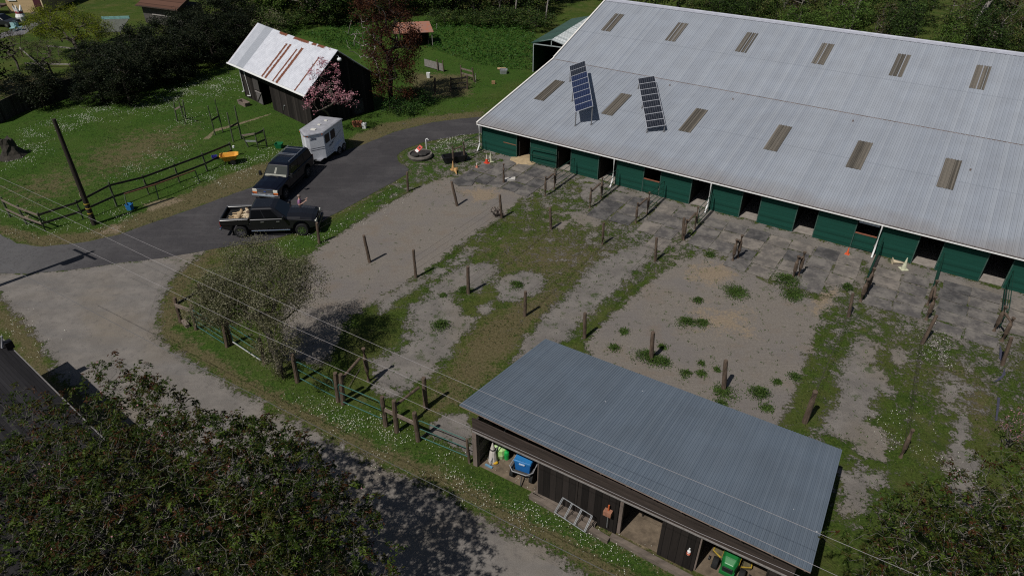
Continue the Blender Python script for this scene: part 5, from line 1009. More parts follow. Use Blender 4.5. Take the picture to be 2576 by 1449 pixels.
cone(ci(1528, 722), .5, CPINK, 'broken pink and white cone on the edge of the mats', tip=mat('cone_white', (.62, .58, .5), .7, .2, 6), broken=True); cone(ci(1080, 760), .72, CTAN, 'tan faded cone standing by the trough posts')
cone(ci(1120, 790), .7, CTAN, 'tan faded cone lying on its side below the trough', lean=(R(95), 0, R(12))); cone(c8(1240, 890), .5, ORANGE, 'small orange cone by the green half door'); cone(c8(1665, 1000), .78, CWH, 'pale yellowish cone standing right of the long white downspout')
cone(c8(1575, 955), .65, mat('cream_cone', (.55, .46, .32), .7, .2, 6), 'cream cone lying on its side by the stable wall', lean=(R(92), 0, R(75)))
b = ci(460, 520); wl_ = thing('tyre_ring', 'low round stone grey well ring with dark lid stones on the lawn', 'well ring', b); MB().lathe([(.92, 0), (1.0, .2), (.95, .32), (.8, .32), (.78, .2)], n=28).build('ring', mat('ring_concrete', (.13, .115, .10), .95, .35, 4, .5), wl_); MB().lathe([(.8, .22), (.001, .26)], n=20).build('lid', mat('dark_lid', (.035, .032, .03), .9, .4, 4, .5), wl_)
wl_['category'] = 'well ring'; wl_.name = 'well_ring'
for c, d in (((-.35, -.42, .36), (.34, .24, .1)), ((.1, -.1, .33), (.5, .4, .12)), ((.45, .25, .33), (.4, .3, .1))): MB().ell(c, d, 9, 6).build('lid_stone', MATS['dark_lid'], wl_)
sg = MB().box((0, 0, 0), (.62, .05, .30)).build('warning_sign', mat('red_sign', (.6, .06, .05), .5, .1, 4)); sg.location = b + V((-.1, .15, .62)); sg.rotation_euler = (R(-50), R(-35), R(35)); tag(sg, 'small red and white sign propped on the well ring', 'sign'); MB().box((-.2, -.03, 0), (.2, .012, .26)).build('white_panel', WHITE, sg); MB().box((.12, -.03, 0), (.13, .012, .15)).build('dark_symbol', BLACK, sg)
p = ci(580, 420); tag(MB().tube([p, p + V((0, 0, 1.05)), p + V((.12, 0, 1.12)), p + V((.2, 0, 1.0))], .045, 8).build('standpipe', WHITE), 'white bent standpipe rising beside the well ring', 'pipe')
def tub(name, label, cat, p, rz, L_, W2, H_, m, th=.03, taper=.82, group=None, z=0.):
    o = MB(); out = lambda k, zz: [V((L_ / 2 * k * sx, W2 / 2 * k * sy, zz)) for sx, sy in ((-.8, -1), (.8, -1), (1, -.8), (1, .8), (.8, 1), (-.8, 1), (-1, .8), (-1, -.8))]
    o.loft([out(taper, 0), out(1, H_), out(1 - th * 2 / min(L_, W2), H_), out(taper - th * 2 / min(L_, W2), .03)]); q = o.build(name, m); q.location = V(p) + V((0, 0, z)); q.rotation_euler = (0, 0, rz); return tag(q, label, cat, group)
tub('water_trough', 'black rubber water trough at the corner of the stable', 'trough', ci(1110, 600), R(20), 2.0, .85, .55, BLACK, .05)
tub('mineral_tub', 'green feed tub lying in the meadow behind the SUV', 'tub', P(703, 372), 0, .62, .62, .38, mat('green_plastic', (.01, .13, .05), .5, .2, 5), .03, .75)
tub('feed_bucket', 'bright blue bucket standing in front of the low reddish rail', 'bucket', c5(1313, 735), 0, .42, .42, .42, mat('blue_plastic', (.03, .17, .42), .45, .15, 5), .03, .8)
tub('feed_bucket', 'violet blue tub hanging at the field fence near the yellow wheelbarrow', 'bucket', P(541, 400), R(20), .42, .38, .26, mat('violet_plastic', (.03, .025, .22), .5, .2, 5), .03, .8)
tub('white_bucket', 'white bucket standing on grass below the copper tree', 'bucket', ct(1316, 1178), 0, .38, .38, .52, WHITE, .03, .8)
tub('metal_tub', 'grey round metal tub in the grass beside firewood', 'tub', ct(2450, 1110), 0, .8, .8, .4, STEEL, .04, .9)
tag(MB().tube([(-.45, 0, .12), (.45, 0, .12)], .13, 8).build('log', mat('cut_log', (.4, .28, .16), .9, .3, 6)), 'pale cut log lying next to the metal tub', 'log'); bpy.data.objects['log'].location = ct(2420, 1060)
tag(MB().box((0, 0, .14), (.35, .3, .28)).build('wooden_crate', mat('crate_tan', (.3, .18, .09), .9, .3, 5)), 'small tan wooden block on the worn grass', 'crate'); bpy.data.objects['wooden_crate'].location = ct(2295, 1270)
tag(MB().loft([[V((x, y, z)) for x, y in ((-.45, -.17), (.4, -.2), (.5, .15), (-.35, .2))] for z in (0, .16)]).build('stone_block', mat('white_block', (.5, .47, .43), .9, .2, 4)), 'whitish block lying on the mats at the foot of a dark post', 'block'); bpy.data.objects['stone_block'].location = ci(2140, 960); bpy.data.objects['stone_block'].rotation_euler = (0, 0, R(18))
tub('planter', 'rusty orange rimmed planter beside the old barn', 'planter', P(900, 318), R(10), .9, .55, .42, mat('planter_orange', (.3, .12, .06), .8, .3, 5), .04, .85); tub('white_bucket', 'white bucket beside the rusty planter', 'bucket', P(917, 323), 0, .38, .38, .45, WHITE, .03, .8)
tub('timber_trough', 'grey timber trough at the foot of the old barn wall', 'trough', P(614, 264), OA, 1.5, .6, .35, BOARD, .05, .95)
# yellow wheelbarrow
wb = thing('wheelbarrow', 'yellow plastic tub wheelbarrow on the verge at the end of the field fence', 'wheelbarrow', P(581, 412), R(18))
YEL = mat('yellow_plastic', (.62, .30, .04), .5, .12, 4); o = MB(); out = lambda a, b, z: [V((x, y, z)) for x, y in ((-a, -b * .7), (-a * .75, -b), (a * .7, -b), (a, -b * .7), (a, b * .7), (a * .7, b), (-a * .75, b), (-a, b * .7))]
o.loft([out(.42, .28, .32), out(.66, .44, .74), out(.70, .48, .76), out(.62, .40, .74), out(.38, .25, .36)]); o.build('tub', YEL, wb)
for s in (-1, 1): w = MB().lathe([(.1, -.05), (.2, -.05), (.2, .05), (.1, .05)], n=16).build('wheel', RUBBER, wb); w.location = (.2, s * .32, .2); w.rotation_euler = (R(90), 0, 0); MB().tube([(-.95, s * .22, .62), (-.3, s * .22, .34), (.4, s * .22, .3)], .022, 6).build('handle', BLACK, wb); MB().tube([(-.35, s * .22, .33), (-.4, s * .24, 0)], .022, 6).build('leg', BLACK, wb)
# stump
st_ = MB(); rs2 = random.Random(4); rings = []
for z, r in ((0, 1.1), (.25, .75), (.6, .55), (1.0, .48), (1.35, .40)): rings.append([V((r * (1 + rs2.uniform(-.18, .22)) * math.cos(a), r * (1 + rs2.uniform(-.18, .22)) * math.sin(a), z + (rs2.uniform(-.12, .25) if z > 1.2 else 0))) for a in [2 * math.pi * k / 14 for k in range(14)]])
st_.loft(rings); s_o = st_.build('tree_stump', mat('stump_bark', (.035, .03, .024), .95, .5, 4, .8)); s_o.location = P(32, 392); tag(s_o, 'dark broken tree stump in the meadow at the left edge', 'stump')
# far left odds and ends
carm = thing('parked_car', 'dark grey car at the left edge before the yellow house', 'car', P(8, 66), R(-8)); CB = mat('dark_car', (.02, .022, .025), .25, .1, 4, spec=.5)
MB().prism([(-2.1, .3), (-2.15, .75), (-1.3, .9), (1.2, .88), (2.05, .7), (2.1, .35)], -.86, .86).build('body', CB, carm, bevel=.06); bt, tp = frus(-1.5, 1.1, .8, .88, -1.0, .3, .62, 1.42); MB().loft([bt, tp]).build('cabin', CB, carm, bevel=.06)
for i, us in ((0, ((.1, .48), (.52, .9))), (2, ((.1, .48), (.52, .9)))):
    for u0, u1 in us: face_panel(bt, tp, i, u0, u1, .1, .85, .01).build('side_window', GLASS, carm)
face_panel(bt, tp, 1, .05, .95, .08, .9, .012).build('windshield', GLASS, carm)
for x in (-1.3, 1.3):
    for s in (-1, 1): wheel(carm, x, s * .76, .31, .2, s, SILVER, 5)
q = P(56, 52); pr_ = thing('white_ornament', 'white crown topped yard ornament with a red band by the far house', 'ornament', q); MB().lathe([(.55, 0), (.62, .5), (.42, .95), (.45, 1.15)], n=12).build('body', WHITE, pr_); MB().lathe([(.46, .92), (.48, 1.2)], n=12).build('band', mat('red_band', (.35, .06, .06), .7, .2, 4), pr_)
mb = MB()
for k in range(5): a = 2 * math.pi * k / 5; mb.cyl((.3 * math.cos(a), .3 * math.sin(a), 1.15), (.5 * math.cos(a), .5 * math.sin(a), 1.85), .2, .05, 6)
mb.build('crown_points', WHITE, pr_)
tag(sheet('paved_path', PL([(-40, 96), (42, 73), (106, 50), (106, 60), (92, 66), (60, 88), (20, 92), (-40, 112)]), .006, mat('path_grey', (.14, .135, .14), .9, .2, 3)), kind='structure')
for k, (x, y, lab) in enumerate(((205, 480, 'left turquoise plastic chair on the far path'), (255, 455, 'middle turquoise plastic chair on the far path'), (320, 460, 'right turquoise plastic chair on the far path'))):
    q = thing('plastic_chair', lab, 'chair', cy(x, y), k * .8, 'turquoise chairs in the far garden'); TQ = mat('turquoise', (.28, .45, .45), .6, .3, 4)
    MB().box((0, 0, .42), (.5, .5, .05)).build('seat', TQ, q); MB().box((0, .25, .72), (.5, .05, .6)).build('backrest', TQ, q)
    for sx in (-.2, .2):
        for sy in (-.2, .2): MB().cyl((sx, sy, 0), (sx, sy, .42), .03, n=6).build('leg', TQ, q)
a = cy(160, 400); b = cy(600, 290); cl = thing('clothes_line', 'thin dark wire garden fence beside the far path', 'fence', a)
for q, q2 in (((180, 470), (160, 400)), ((450, 490), (370, 320)), ((700, 470), (580, 300)), ((285, 290), (180, 60))): b = cy(*q); tq = tops(cy, b, *q2); MB().cyl(b - a, tq - a, .05, n=6).build('post', BLACK, cl)
q = [cy(180, 470), cy(450, 490), cy(700, 470)]; MB().tube([p - a + V((0, 0, 1.15)) for p in q], .04, 6).build('rail', BLACK, cl)
aw = thing('mossy_canopy', 'turquoise edged grey cloth canopy behind the willow', 'canopy', cy(1730, 620)); MB().slab([(-1.6, -1, 1.2), (1.6, -1, 1.3), (1.7, 1.6, 2.2), (-1.5, 1.6, 2.1)], .06).build('cloth', mat('canopy_cloth', (.085, .09, .075), .9, .3, 3), aw); MB().bar((-1.6, 1.6, 2.25), (1.8, 1.6, 2.35), .1, .3).build('edge', mat('turquoise_edge', (.16, .32, .30), .7, .3, 4), aw)
for x in (-1.5, 1.5): MB().cyl((x, -.9, 0), (x, -.9, 1.2), .07, n=6).build('pole', DKBOARD, aw)

# ------------------------------------------------------------------ in and around the open shed
def tractor():
    a, b = P(1797, 1432), P(1862, 1446); mid = (a + b) / 2; f = V((-S2.x, -S2.y, 0)); root = thing('lawn_tractor', 'green lawn tractor with yellow mower deck parked nose out in the open bay', 'lawn tractor', mid, angle(f))
    JG = mat('tractor_green', (.012, .15, .035), .35, .12, 3, spec=.5); JY = mat('tractor_yellow', (.34, .235, .03), .5, .2, 4)
    o = MB(); sec = lambda x, w, z, t: [V((x, -w, z)), V((x, -w, t - .12)), V((x, -w * .72, t)), V((x, w * .72, t)), V((x, w, t - .12)), V((x, w, z))]
    o.loft([sec(-.95, .29, .52, 1.04), sec(-.5, .30, .5, 1.03), sec(.1, .28, .48, .97), sec(.32, .22, .46, .86), sec(.36, .18, .46, .75)]); o.build('hood', JG, root, bevel=.025)
    for s in (-1, 1): MB().box((-.35, s * .305, .86), (1.0, .012, .05)).build('hood_stripe', JY, root)
    MB().box((.37, 0, .6), (.06, .36, .26)).build('grille', BLACK, root, bevel=.02); MB().box((.12, 0, .42), (.62, .5, .12)).build('chassis', JG, root); MB().box((.40, 0, .47), (.1, .5, .1)).build('bumper', JG, root)
    for s in (-1, 1): wheel(root, 0, s * .47, .22, .2, s, JY, 4); wheel(root, -1.25, s * .5, .33, .28, s, JY, 4); MB().box((-1.25, s * .5, .74), (.75, .3, .05)).build('fender', JG, root, bevel=.02)
    o = MB(); o.loft([[V((x * k - .62, y * k, z)) for x, y in ((-.38, -.62), (.2, -.68), (.36, -.36), (.36, .36), (.2, .68), (-.38, .62))] for k, z in ((1, .14), (1, .26), (.92, .3))]); dk = o.build('mower_deck', mat('deck_grime', (.10, .085, .045), .8, .4, 6), root); MB().tube([V((x - .62, y, .27)) for x, y in ((.36, -.36), (.2, -.68), (-.38, -.62))], .03, 8).build('deck_rim', JY, dk); MB().tube([V((x - .62, y, .27)) for x, y in ((.36, .36), (.2, .68), (-.38, .62))], .03, 8).build('deck_rim', JY, dk)
    for s in (-1, 1): w = MB().lathe([(.02, -.03), (.08, -.03), (.08, .03), (.02, .03)], n=12).build('gauge_wheel', BLACK, dk); w.location = (-.18, s * .72, .09); w.rotation_euler = (R(90), 0, 0)
    MB().box((-1.35, 0, .84), (.46, .46, .1)).build('seat', BLACK, root, bevel=.03); MB().box((-1.58, 0, 1.05), (.1, .46, .42)).build('seat_back', BLACK, root, bevel=.03); o = MB(); o.tube([(-.92, 0, .95), (-1.02, 0, 1.12)], .025, 6); o.build('steering_column', BLACK, root)
    o = MB().tube([V((-1.02 + .02 * math.sin(a_), .18 * math.cos(a_), 1.12 + .17 * math.sin(a_))) for a_ in [2 * math.pi * k / 16 for k in range(17)]], .016, 6); o.build('steering_wheel', BLACK, root)
tractor()
def cart():
    b = cg(1150, 960); root = thing('utility_cart', 'grey two wheeled garden cart parked at the left bay of the open shed', 'cart', b, SA + R(8)); GR = mat('cart_grey', (.11, .11, .115), .6, .2, 5)
    o = MB(); o.loft([[V((x * k, y * k, z)) for x, y in ((-.44, -.34), (.44, -.34), (.44, .5), (-.44, .5))] for k, z in ((.86, .35), (1, .62), (1.04, .64), (.96, .62), (.82, .38))]); o.build('tray', GR, root)
    for s in (-1, 1): w = MB().lathe([(.08, -.07), (.26, -.07), (.26, .07), (.08, .07)], n=18).build('wheel', RUBBER, root); w.location = (s * .42, -.12, .26); w.rotation_euler = (0, R(90), 0)
    MB().tube([(-.48, .35, .66), (-.50, -.30, .70), (-.3, -.52, .70), (.3, -.52, .70), (.50, -.30, .70), (.48, .35, .66)], .02, 6).build('rim_tube', mat('cart_tube', (.3, .3, .31), .5, .2, 5), root)
    o = MB(); o.bar((0, -.2, .3), (.1, -.62, .1), .04, .04); o.build('drawbar', BLACK, root)
    t_ = thing('storage_box', 'bright blue lidded plastic box standing on the grey cart', 'box', b + S2 * .05 + V((0, 0, .40)), SA + R(8)); BL = mat('box_blue', (.018, .13, .38), .4, .08, 4)
    o = MB(); o.loft([[V((x * k, y * k, z)) for x, y in ((-.34, -.28), (.34, -.28), (.34, .34), (-.34, .34))] for k, z in ((.88, .02), (1, .56))]); o.build('bin', BL, t_, bevel=.015); o = MB(); o.loft([[V((x * k, y * k + .03, z)) for x, y in ((-.36, -.31), (.36, -.31), (.36, .38), (-.36, .38))] for k, z in ((1.02, .54), (1.04, .60), (.96, .64))]); ld = o.build('lid', mat('lid_blue', (.025, .17, .42), .4, .08, 4), t_, bevel=.015)
    MB().box((0, -.315, .53), (.24, .03, .06)).build('latch', mat('pale_latch', (.45, .55, .7), .5, .1, 5), ld)
cart()
p = cg(380, 600); sk = thing('tied_sack', 'tall folded white cloth bundle standing in the left bay of the shed', 'sack', p); MB().lathe([(.20, 0), (.17, .3), (.13, .6), (.10, .72), (.10, .78), (.05, .95), (.01, 1.15)], n=10).build('cloth', mat('dirty_white_cloth', (.5, .46, .42), .9, .25, 8), sk); MB().lathe([(.112, .70), (.115, .76)], n=10).build('tie', BLACK, sk)
p = cg(560, 450); o = MB().lathe([(.26, 0), (.32, .25), (.28, .5), (.12, .62)], n=10).build('plastic_bag', mat('lime_white_bag', (.55, .62, .42), .6, .3, 3, col2=(.25, .55, .08))); o.location = p; tag(o, 'lime green and white plastic bag in the left bay of the shed', 'bag')
p = cg(720, 540); o = MB().lathe([(.10, 0), (.12, .3), (.10, .42), (.04, .48), (.04, .54)], n=10).build('bottle', mat('bright_green', (.01, .32, .06), .4, .15, 5)); o.location = p; tag(o, 'bright green bottle beside the white bag in the shed', 'bottle')
p = cg(655, 490); o = MB().lathe([(.09, 0), (.1, .34), (.05, .42)], n=10).build('bottle', mat('jug_blue', (.08, .16, .3), .5, .15, 5)); o.location = p; tag(o, 'dull blue bottle left of the bright green bottle', 'bottle')
p = cg(435, 660); o = MB().ell((0, 0, .06), (.13, .09, .07), 10, 6).build('ball', mat('orange_yellow', (.55, .33, .02), .5, .15, 5), smooth=True); o.location = p; tag(o, 'small yellow ball on the ground before the white bundle', 'ball')
a = cg(275, 740); o = MB().tube([(0, 0, .03), (S(.25, .9) - S(0, 0)) + V((0, 0, 1.5))], .016, 6); q = o.build('handle', mat('grey_handle', (.2, .2, .21), .6, .2, 5)); q.name = 'broom'; q.location = a; tag(q, 'long grey broom leaning in the left bay, its blue head on the grass', 'broom'); MB().box((0, 0, .04), (.34, .08, .07), SA).build('broom_head', mat('broom_blue', (.12, .25, .36), .7, .2, 5), q)
a = cg(500, 410); q = MB().tube([(0, 0, 0), (S(.42, .3) - S(0, 0)) + V((0, 0, 1.0))], .02, 6).build('pale_stick', mat('pale_stick', (.6, .56, .52), .6, .15, 5)); q.location = a; tag(q, 'pale stick leaning over the lime green bag', 'stick')
# rack leaning on timbers, timbers, hanging tools
f0, f1 = c4(1075, 832, .24), c4(1372, 1027, .24); rk = thing('metal_rack', 'grey metal rack of four paired bars leaning on the timbers before the shed doors', 'rack', f0); tp0 = c4(1155, 690, .75); tp1 = c4(1445, 870, .75)
for (a, b) in ((f0 - f0, f1 - f0), (tp0 - f0, tp1 - f0)): MB().tube([a + V((0, 0, .03)), b + V((0, 0, .03))], .02, 6).build('rail', STEEL, rk)
for k in (0, .035, .31, .345, .63, .665, .965, 1.0): MB().tube([(f1 - f0) * k + V((0, 0, .03)), (tp0 - f0).lerp(tp1 - f0, k) + V((0, 0, .03))], .016, 6).build('bar', STEEL, rk)
TIM = mat('railway_timber', (.13, .105, .085), .95, .4, 4, .6, stretch=(.3, 1, 1))
for (xa, ya), (xb, yb), lab in (((840, 680), (1600, 1120), 'outer weathered timber edging along the shed doors'), ((880, 660), (1480, 960), 'inner weathered timber lying against the shed doors'), ((1620, 1080), (2480, 1540), 'long worn timber edging continuing towards the tractor bay')):
    a, b = c4(xa, ya), c4(xb, yb); o = MB().bar((0, 0, .1), b - a + V((0, 0, .1)), .22, .2).build('timber_edging', TIM); o.location = a; tag(o, lab, 'timber', 'timber edging at the shed')
a = S(6.0, -.1, 1.2); bx = thing('hanging_scoop', 'rusty tin scoop on a stick hanging by the shed door edge', 'scoop', a, SA); MB().box((0, -.08, 0), (.3, .2, .22)).build('pan', mat('rusty_pan', (.28, .13, .08), .8, .3, 6), bx); MB().box((0, -.05, .25), (.05, .05, .28)).build('grip', mat('orange_grip', (.45, .1, .03), .6, .2, 6), bx); MB().tube([(0, -.06, -.1), (.02, -.06, -.85)], .015, 6).build('stick', STEEL, bx)
a = S(9.05, -.09, 1.05); bo = thing('spray_bottle', 'small white bottle with orange label hanging on the right shed door', 'bottle', a, SA); MB().lathe([(.06, -.13), (.065, .05), (.03, .11), (.025, .2)], n=10).build('bottle', WHITE, bo); MB().lathe([(.068, -.11), (.069, -.04)], n=10).build('label', ORANGE, bo); MB().lathe([(.068, .01), (.064, .05)], n=10).build('ring', mat('red_band', (.35, .06, .06)), bo)
for k, (x, y) in enumerate(((2135, 960), (2150, 1000))): pass
# torn dark cloth strips at the right
for pts, lab in (([(1190, 590), (1215, 660), (1210, 770), (1180, 720)], 'upper torn strip of dark cloth in the grass at the far right'), ([(1240, 830), (1250, 900), (1200, 955), (1120, 985), (1210, 910)], 'curved torn strip of dark cloth in the grass at the far right'), ([(1165, 1140), (1195, 1150), (1160, 1390), (1140, 1390)], 'long torn strip of dark cloth in the grass, lowest at the far right')):
    fr = CR(2600, 850, 400 / 1449); q = [fr(*p) for p in pts]; c = q[0]; o = MB().slab([p - c + V((0, 0, .05)) for p in q], .03).build('cloth_strip', mat('dark_cloth', (.05, .05, .075), .9, .3, 6)); o.location = c; tag(o, lab, 'cloth', 'torn dark cloth strips')
# ------------------------------------------------------------------ vegetation
def leaf_mesh(name, C, size, mi, mats_, parent=None, aspect=.42, up=.6, droop=.35, fold=True, seed=1, outward=None, dirs=None):
    """one mesh of leaf-shaped faces at the points C; every leaf its own direction, tilt and size"""
    r = np.random.RandomState(seed); n = len(C); C = np.asarray(C, float)
    d = r.normal(size=(n, 3)); d[:, 2] = d[:, 2] * .5 - droop
    if outward is not None: d += outward * .9
    if dirs is not None: d = np.array(dirs, float)
    d /= np.linalg.norm(d, axis=1)[:, None] + 1e-9
    nr = r.normal(size=(n, 3)); nr[:, 2] += up * 2; sd = np.cross(d, nr); sd /= np.linalg.norm(sd, axis=1)[:, None] + 1e-9; nn = np.cross(sd, d)
    L_ = size[:, None] * (.7 + .6 * r.rand(n, 1)); w = L_ * aspect
    tip = C + d * L_; midp = C + d * L_ * .45; fz = nn * w * (.25 if fold else .0)
    Vv = np.stack([C, midp + sd * w * .5 + fz, tip, midp - sd * w * .5 + fz], 1).reshape(-1, 3)
    b = np.arange(n)[:, None] * 4
    if fold:
        F = np.concatenate([b + np.array([[0, 1, 2]]), b + np.array([[0, 2, 3]])], 1).reshape(-1, 3); k = 3; M_ = np.repeat(mi, 2)
    else:
        F = (b + np.array([[0, 1, 2, 3]])).reshape(-1, 4); k = 4; M_ = mi
    me = bpy.data.meshes.new(name); me.vertices.add(len(Vv)); me.vertices.foreach_set('co', Vv.ravel())
    me.loops.add(F.size); me.loops.foreach_set('vertex_index', F.ravel().astype(np.int32)); me.polygons.add(len(F)); me.polygons.foreach_set('loop_start', np.arange(0, F.size, k, dtype=np.int32))
    for q in mats_: me.materials.append(q)
    me.polygons.foreach_set('material_index', np.asarray(M_, np.int32)); me.update()
    o = bpy.data.objects.new(name, me); COL.objects.link(o)
    if parent: o.parent = parent
    return o
def skeleton(trunk, ells, n, r, step=.7, wob=.12):
    """branching: points inside the crown ellipsoids joined, nearest first, to the growing tree"""
    nodes = [np.array(p, float) for p in trunk]; par = [i - 1 for i in range(len(trunk))]; T = nodes[-1]
    wts = np.array([e[1][0] * e[1][1] * e[1][2] for e in ells]); wts = wts / wts.sum(); pts = []
    for k in r.choice(len(ells), n, p=wts):
        c, q = ells[k]; v = r.normal(size=3); v /= np.linalg.norm(v); v *= r.rand() ** .36; pts.append(np.array(c) + v * np.array(q))
    pts.sort(key=lambda p: np.linalg.norm(p - T)); tips = []
    A = np.zeros((4096, 3)); A[:len(nodes)] = nodes; k0 = max(0, len(trunk) - 3)
    for p in pts:
        B_ = A[k0:len(nodes)]; dd = np.sqrt(((B_ - p) ** 2).sum(1)) + .25 * np.maximum(0, B_[:, 2] - p[2]); k = int(np.argmin(dd)) + k0
        a = nodes[k]; m = max(1, int(np.linalg.norm(p - a) / step)); last = k
        for j in range(1, m + 1):
            q = a + (p - a) * j / m
            if j < m: q = q + r.normal(size=3) * wob * np.linalg.norm(p - a) / m
            if len(nodes) >= len(A): A = np.vstack([A, np.zeros_like(A)])
            A[len(nodes)] = q; nodes.append(q); par.append(last); last = len(nodes) - 1
        tips.append(last)
    cnt = np.ones(len(nodes))
    for i in range(len(nodes) - 1, 0, -1): cnt[par[i]] += cnt[i]
    return np.array(nodes), par, cnt, tips
def bark_mesh(name, N_, par, cnt, rt, m, parent, sides=5, rmin=.008, pw=.5):
    rad = np.maximum(rmin, rt * (cnt / cnt[0]) ** pw); mb = MB()
    for i in range(1, len(N_)):
        a, b = N_[par[i]], N_[i]
        if np.linalg.norm(b - a) < 1e-4: continue
        ra = min(rad[par[i]], rad[i] * 1.6); s = sides if rad[i] > .03 else 3
        mb.loft([mb.ring(a, b - a, ra, s), mb.ring(b, b - a, rad[i], s)], cap=False)
    return mb.build(name, m, parent, smooth=True, fix=False)
def tree(name, label, cat, base, trunk, ells, ntips, nleaf, lsize, lmats, probs, bark, rt, spread=.35, seed=1, group=None, aspect=.42, up=.6, droop=.35, fold=True, bare=None, rz=0., rmin=.008, extra=None, step=.7, foliage='crown', sides=5, pw=.5, whorl=0):
    """coordinates local to base"""
    r = np.random.RandomState(seed); root = thing(name, label, cat, base, rz, group)
    N_, par, cnt, tips = skeleton(trunk, ells, ntips, r, step); bark_mesh('trunk', N_, par, cnt, rt, bark, root, sides, rmin, pw)
    if nleaf:
        src = np.array([i for i in range(len(N_)) if cnt[i] <= 4]); w = np.ones(len(src))
        if whorl:
            tw_ = np.array([i for i in range(len(N_)) if cnt[i] <= 3]); k = np.repeat(tw_, r.poisson(whorl, len(tw_))); m_ = len(k); az = r.rand(m_) * 6.283; dz = -.75 + 1.0 * r.rand(m_)
            dirs = np.stack([np.cos(az), np.sin(az), dz], 1); C = N_[k] + r.normal(size=(m_, 3)) * spread; C[:, 2] = np.maximum(C[:, 2], .05)
            twc = r.choice(len(lmats), len(N_), p=probs); mi = np.where(r.rand(m_) < .7, twc[k], r.choice(len(lmats), m_, p=probs)); leaf_mesh(foliage, C, np.full(m_, lsize), mi, lmats, root, aspect, up, droop, fold, seed, dirs=dirs); nleaf = 0
        # uneven: each twig carries its own load of leaves
        if not nleaf: nleaf = 1
        w *= r.gamma(2.2, 1., len(src)) + .25
        if bare is not None: w *= np.array([bare(N_[i]) for i in src])
        k = r.choice(src, nleaf, p=w / w.sum()); f = r.rand(nleaf, 1); p0 = N_[k]; p1 = N_[np.array(par)[k]]
        C = p0 + (p1 - p0) * f * .8 + r.normal(size=(nleaf, 3)) * spread * np.array([1, 1, .75]); C[:, 2] = np.maximum(C[:, 2], .05)
        tw = r.choice(len(lmats), len(N_), p=probs); own = r.choice(len(lmats), nleaf, p=probs); mi = np.where(r.rand(nleaf) < .55, tw[k], own)
        if not whorl: leaf_mesh(foliage, C, np.full(nleaf, lsize), mi, lmats, root, aspect, up, droop, fold, seed)
        if extra:
            em, ne, es, en = extra; k = r.choice(src, ne); C = N_[k] + r.normal(size=(ne, 3)) * spread * .8; leaf_mesh(en, C, np.full(ne, es), np.zeros(ne, int), [em], root, .9, .8, 0., fold, seed + 9)
    return root
BARK = mat('grey_bark', (.10, .085, .07), .9, .4, 5, .4); PALEB = mat('lichen_bark', (.26, .24, .20), .9, .45, 1.3, col2=(.03, .025, .021)); DARKB = mat('dark_bark', (.03, .025, .02), .95, .4, 5)
LDK = leafmat('cherry_leaf_green', (.022, .038, .006), rough=.42); LBR = leafmat('cherry_leaf_bronze', (.052, .022, .009), rough=.42); LLT = leafmat('cherry_leaf_light', (.062, .092, .014), rough=.4); LMX = leafmat('cherry_leaf_olive', (.040, .042, .009), rough=.42)
PINK = leafmat('cherry_blossom', (.42, .20, .23), .2)
def loc(p, base): return tuple(V(p) - V(base))
# near cherry trees
cb_ = V((-9.2, 11.2, 0)); EL = [((470, 1290, 6.7), (4.1, 3.1, 2.3)), ((345, 1070, 7.0), (1.8, 1.5, 1.6)), ((300, 975, 7.3), (1.2, 1.0, 1.1)), ((360, 1000, 7.2), (1.0, .8, .8)), ((660, 1110, 7.0), (1.0, .8, .8)), ((790, 1140, 6.9), (.7, .6, .6)), ((770, 1320, 5.8), (2.2, 1.9, 1.4)), ((110, 1310, 6.6), (2.9, 2.7, 2.0)), ((640, 1180, 6.8), (2.1, 1.6, 1.3)), ((277, 900, 7.6), (.26, .26, .7)), ((890, 1430, 5.3), (1.4, 1.3, 1.0)), ((150, 1100, 6.6), (1.7, 1.6, 1.3)), ((30, 1060, 6.4), (1.3, 1.3, 1.1)), ((440, 1050, 6.8), (1.2, 1.0, .9)), ((430, 1230, 4.8), (4.2, 3.2, 1.6)), ((740, 1340, 4.2), (2.4, 2.0, 1.3)), ((640, 1400, 5.6), (2.2, 1.8, 1.5)), ((120, 1200, 4.6), (2.8, 2.6, 1.3))]
tree('cherry_tree', 'big flowering cherry tree with bronze green leaves filling the near left corner', 'tree', cb_, [(0, 0, 0), (.1, .1, 1.2), (.15, .2, 2.4), (.2, .3, 3.4)], [(loc(P(*c), cb_), q) for c, q in EL], 7600, 1, .112, [LDK, LBR, LLT, LMX], [.46, .15, .13, .26], PALEB, .19, .05, 3, None, .38, .9, .45, extra=(PINK, 420, .05, 'blossom'), rmin=.004, pw=.56, whorl=21)
cr_ = V((13.6, 10.8, 0)); EL = [((2430, 1400, 5.8), (2.7, 2.2, 1.9)), ((2560, 1230, 5.0), (1.6, 1.5, 1.4)), ((2200, 1420, 5.4), (1.1, 1.0, .9)), ((2400, 1215, 5.2), (.7, .7, .8)), ((2600, 1400, 5.6), (1.8, 1.6, 1.5)), ((2090, 1330, 5.0), (.3, .3, .8)), ((2440, 1400, 3.6), (2.6, 2.2, 1.4))]
tree('cherry_tree', 'cherry tree with white dead twigs reaching the right end of the shed roof', 'tree', cr_, [(0, 0, 0), (-.1, .1, 1.2), (.0, .3, 2.6)], [(loc(P(*c), cr_), q) for c, q in EL], 2200, 1, .118, [LDK, LBR, LLT, LMX], [.34, .14, .22, .30], PALEB, .14, .05, 5, None, .38, .9, .45, extra=(PINK, 200, .05, 'blossom'), rmin=.0055, pw=.52, whorl=15)
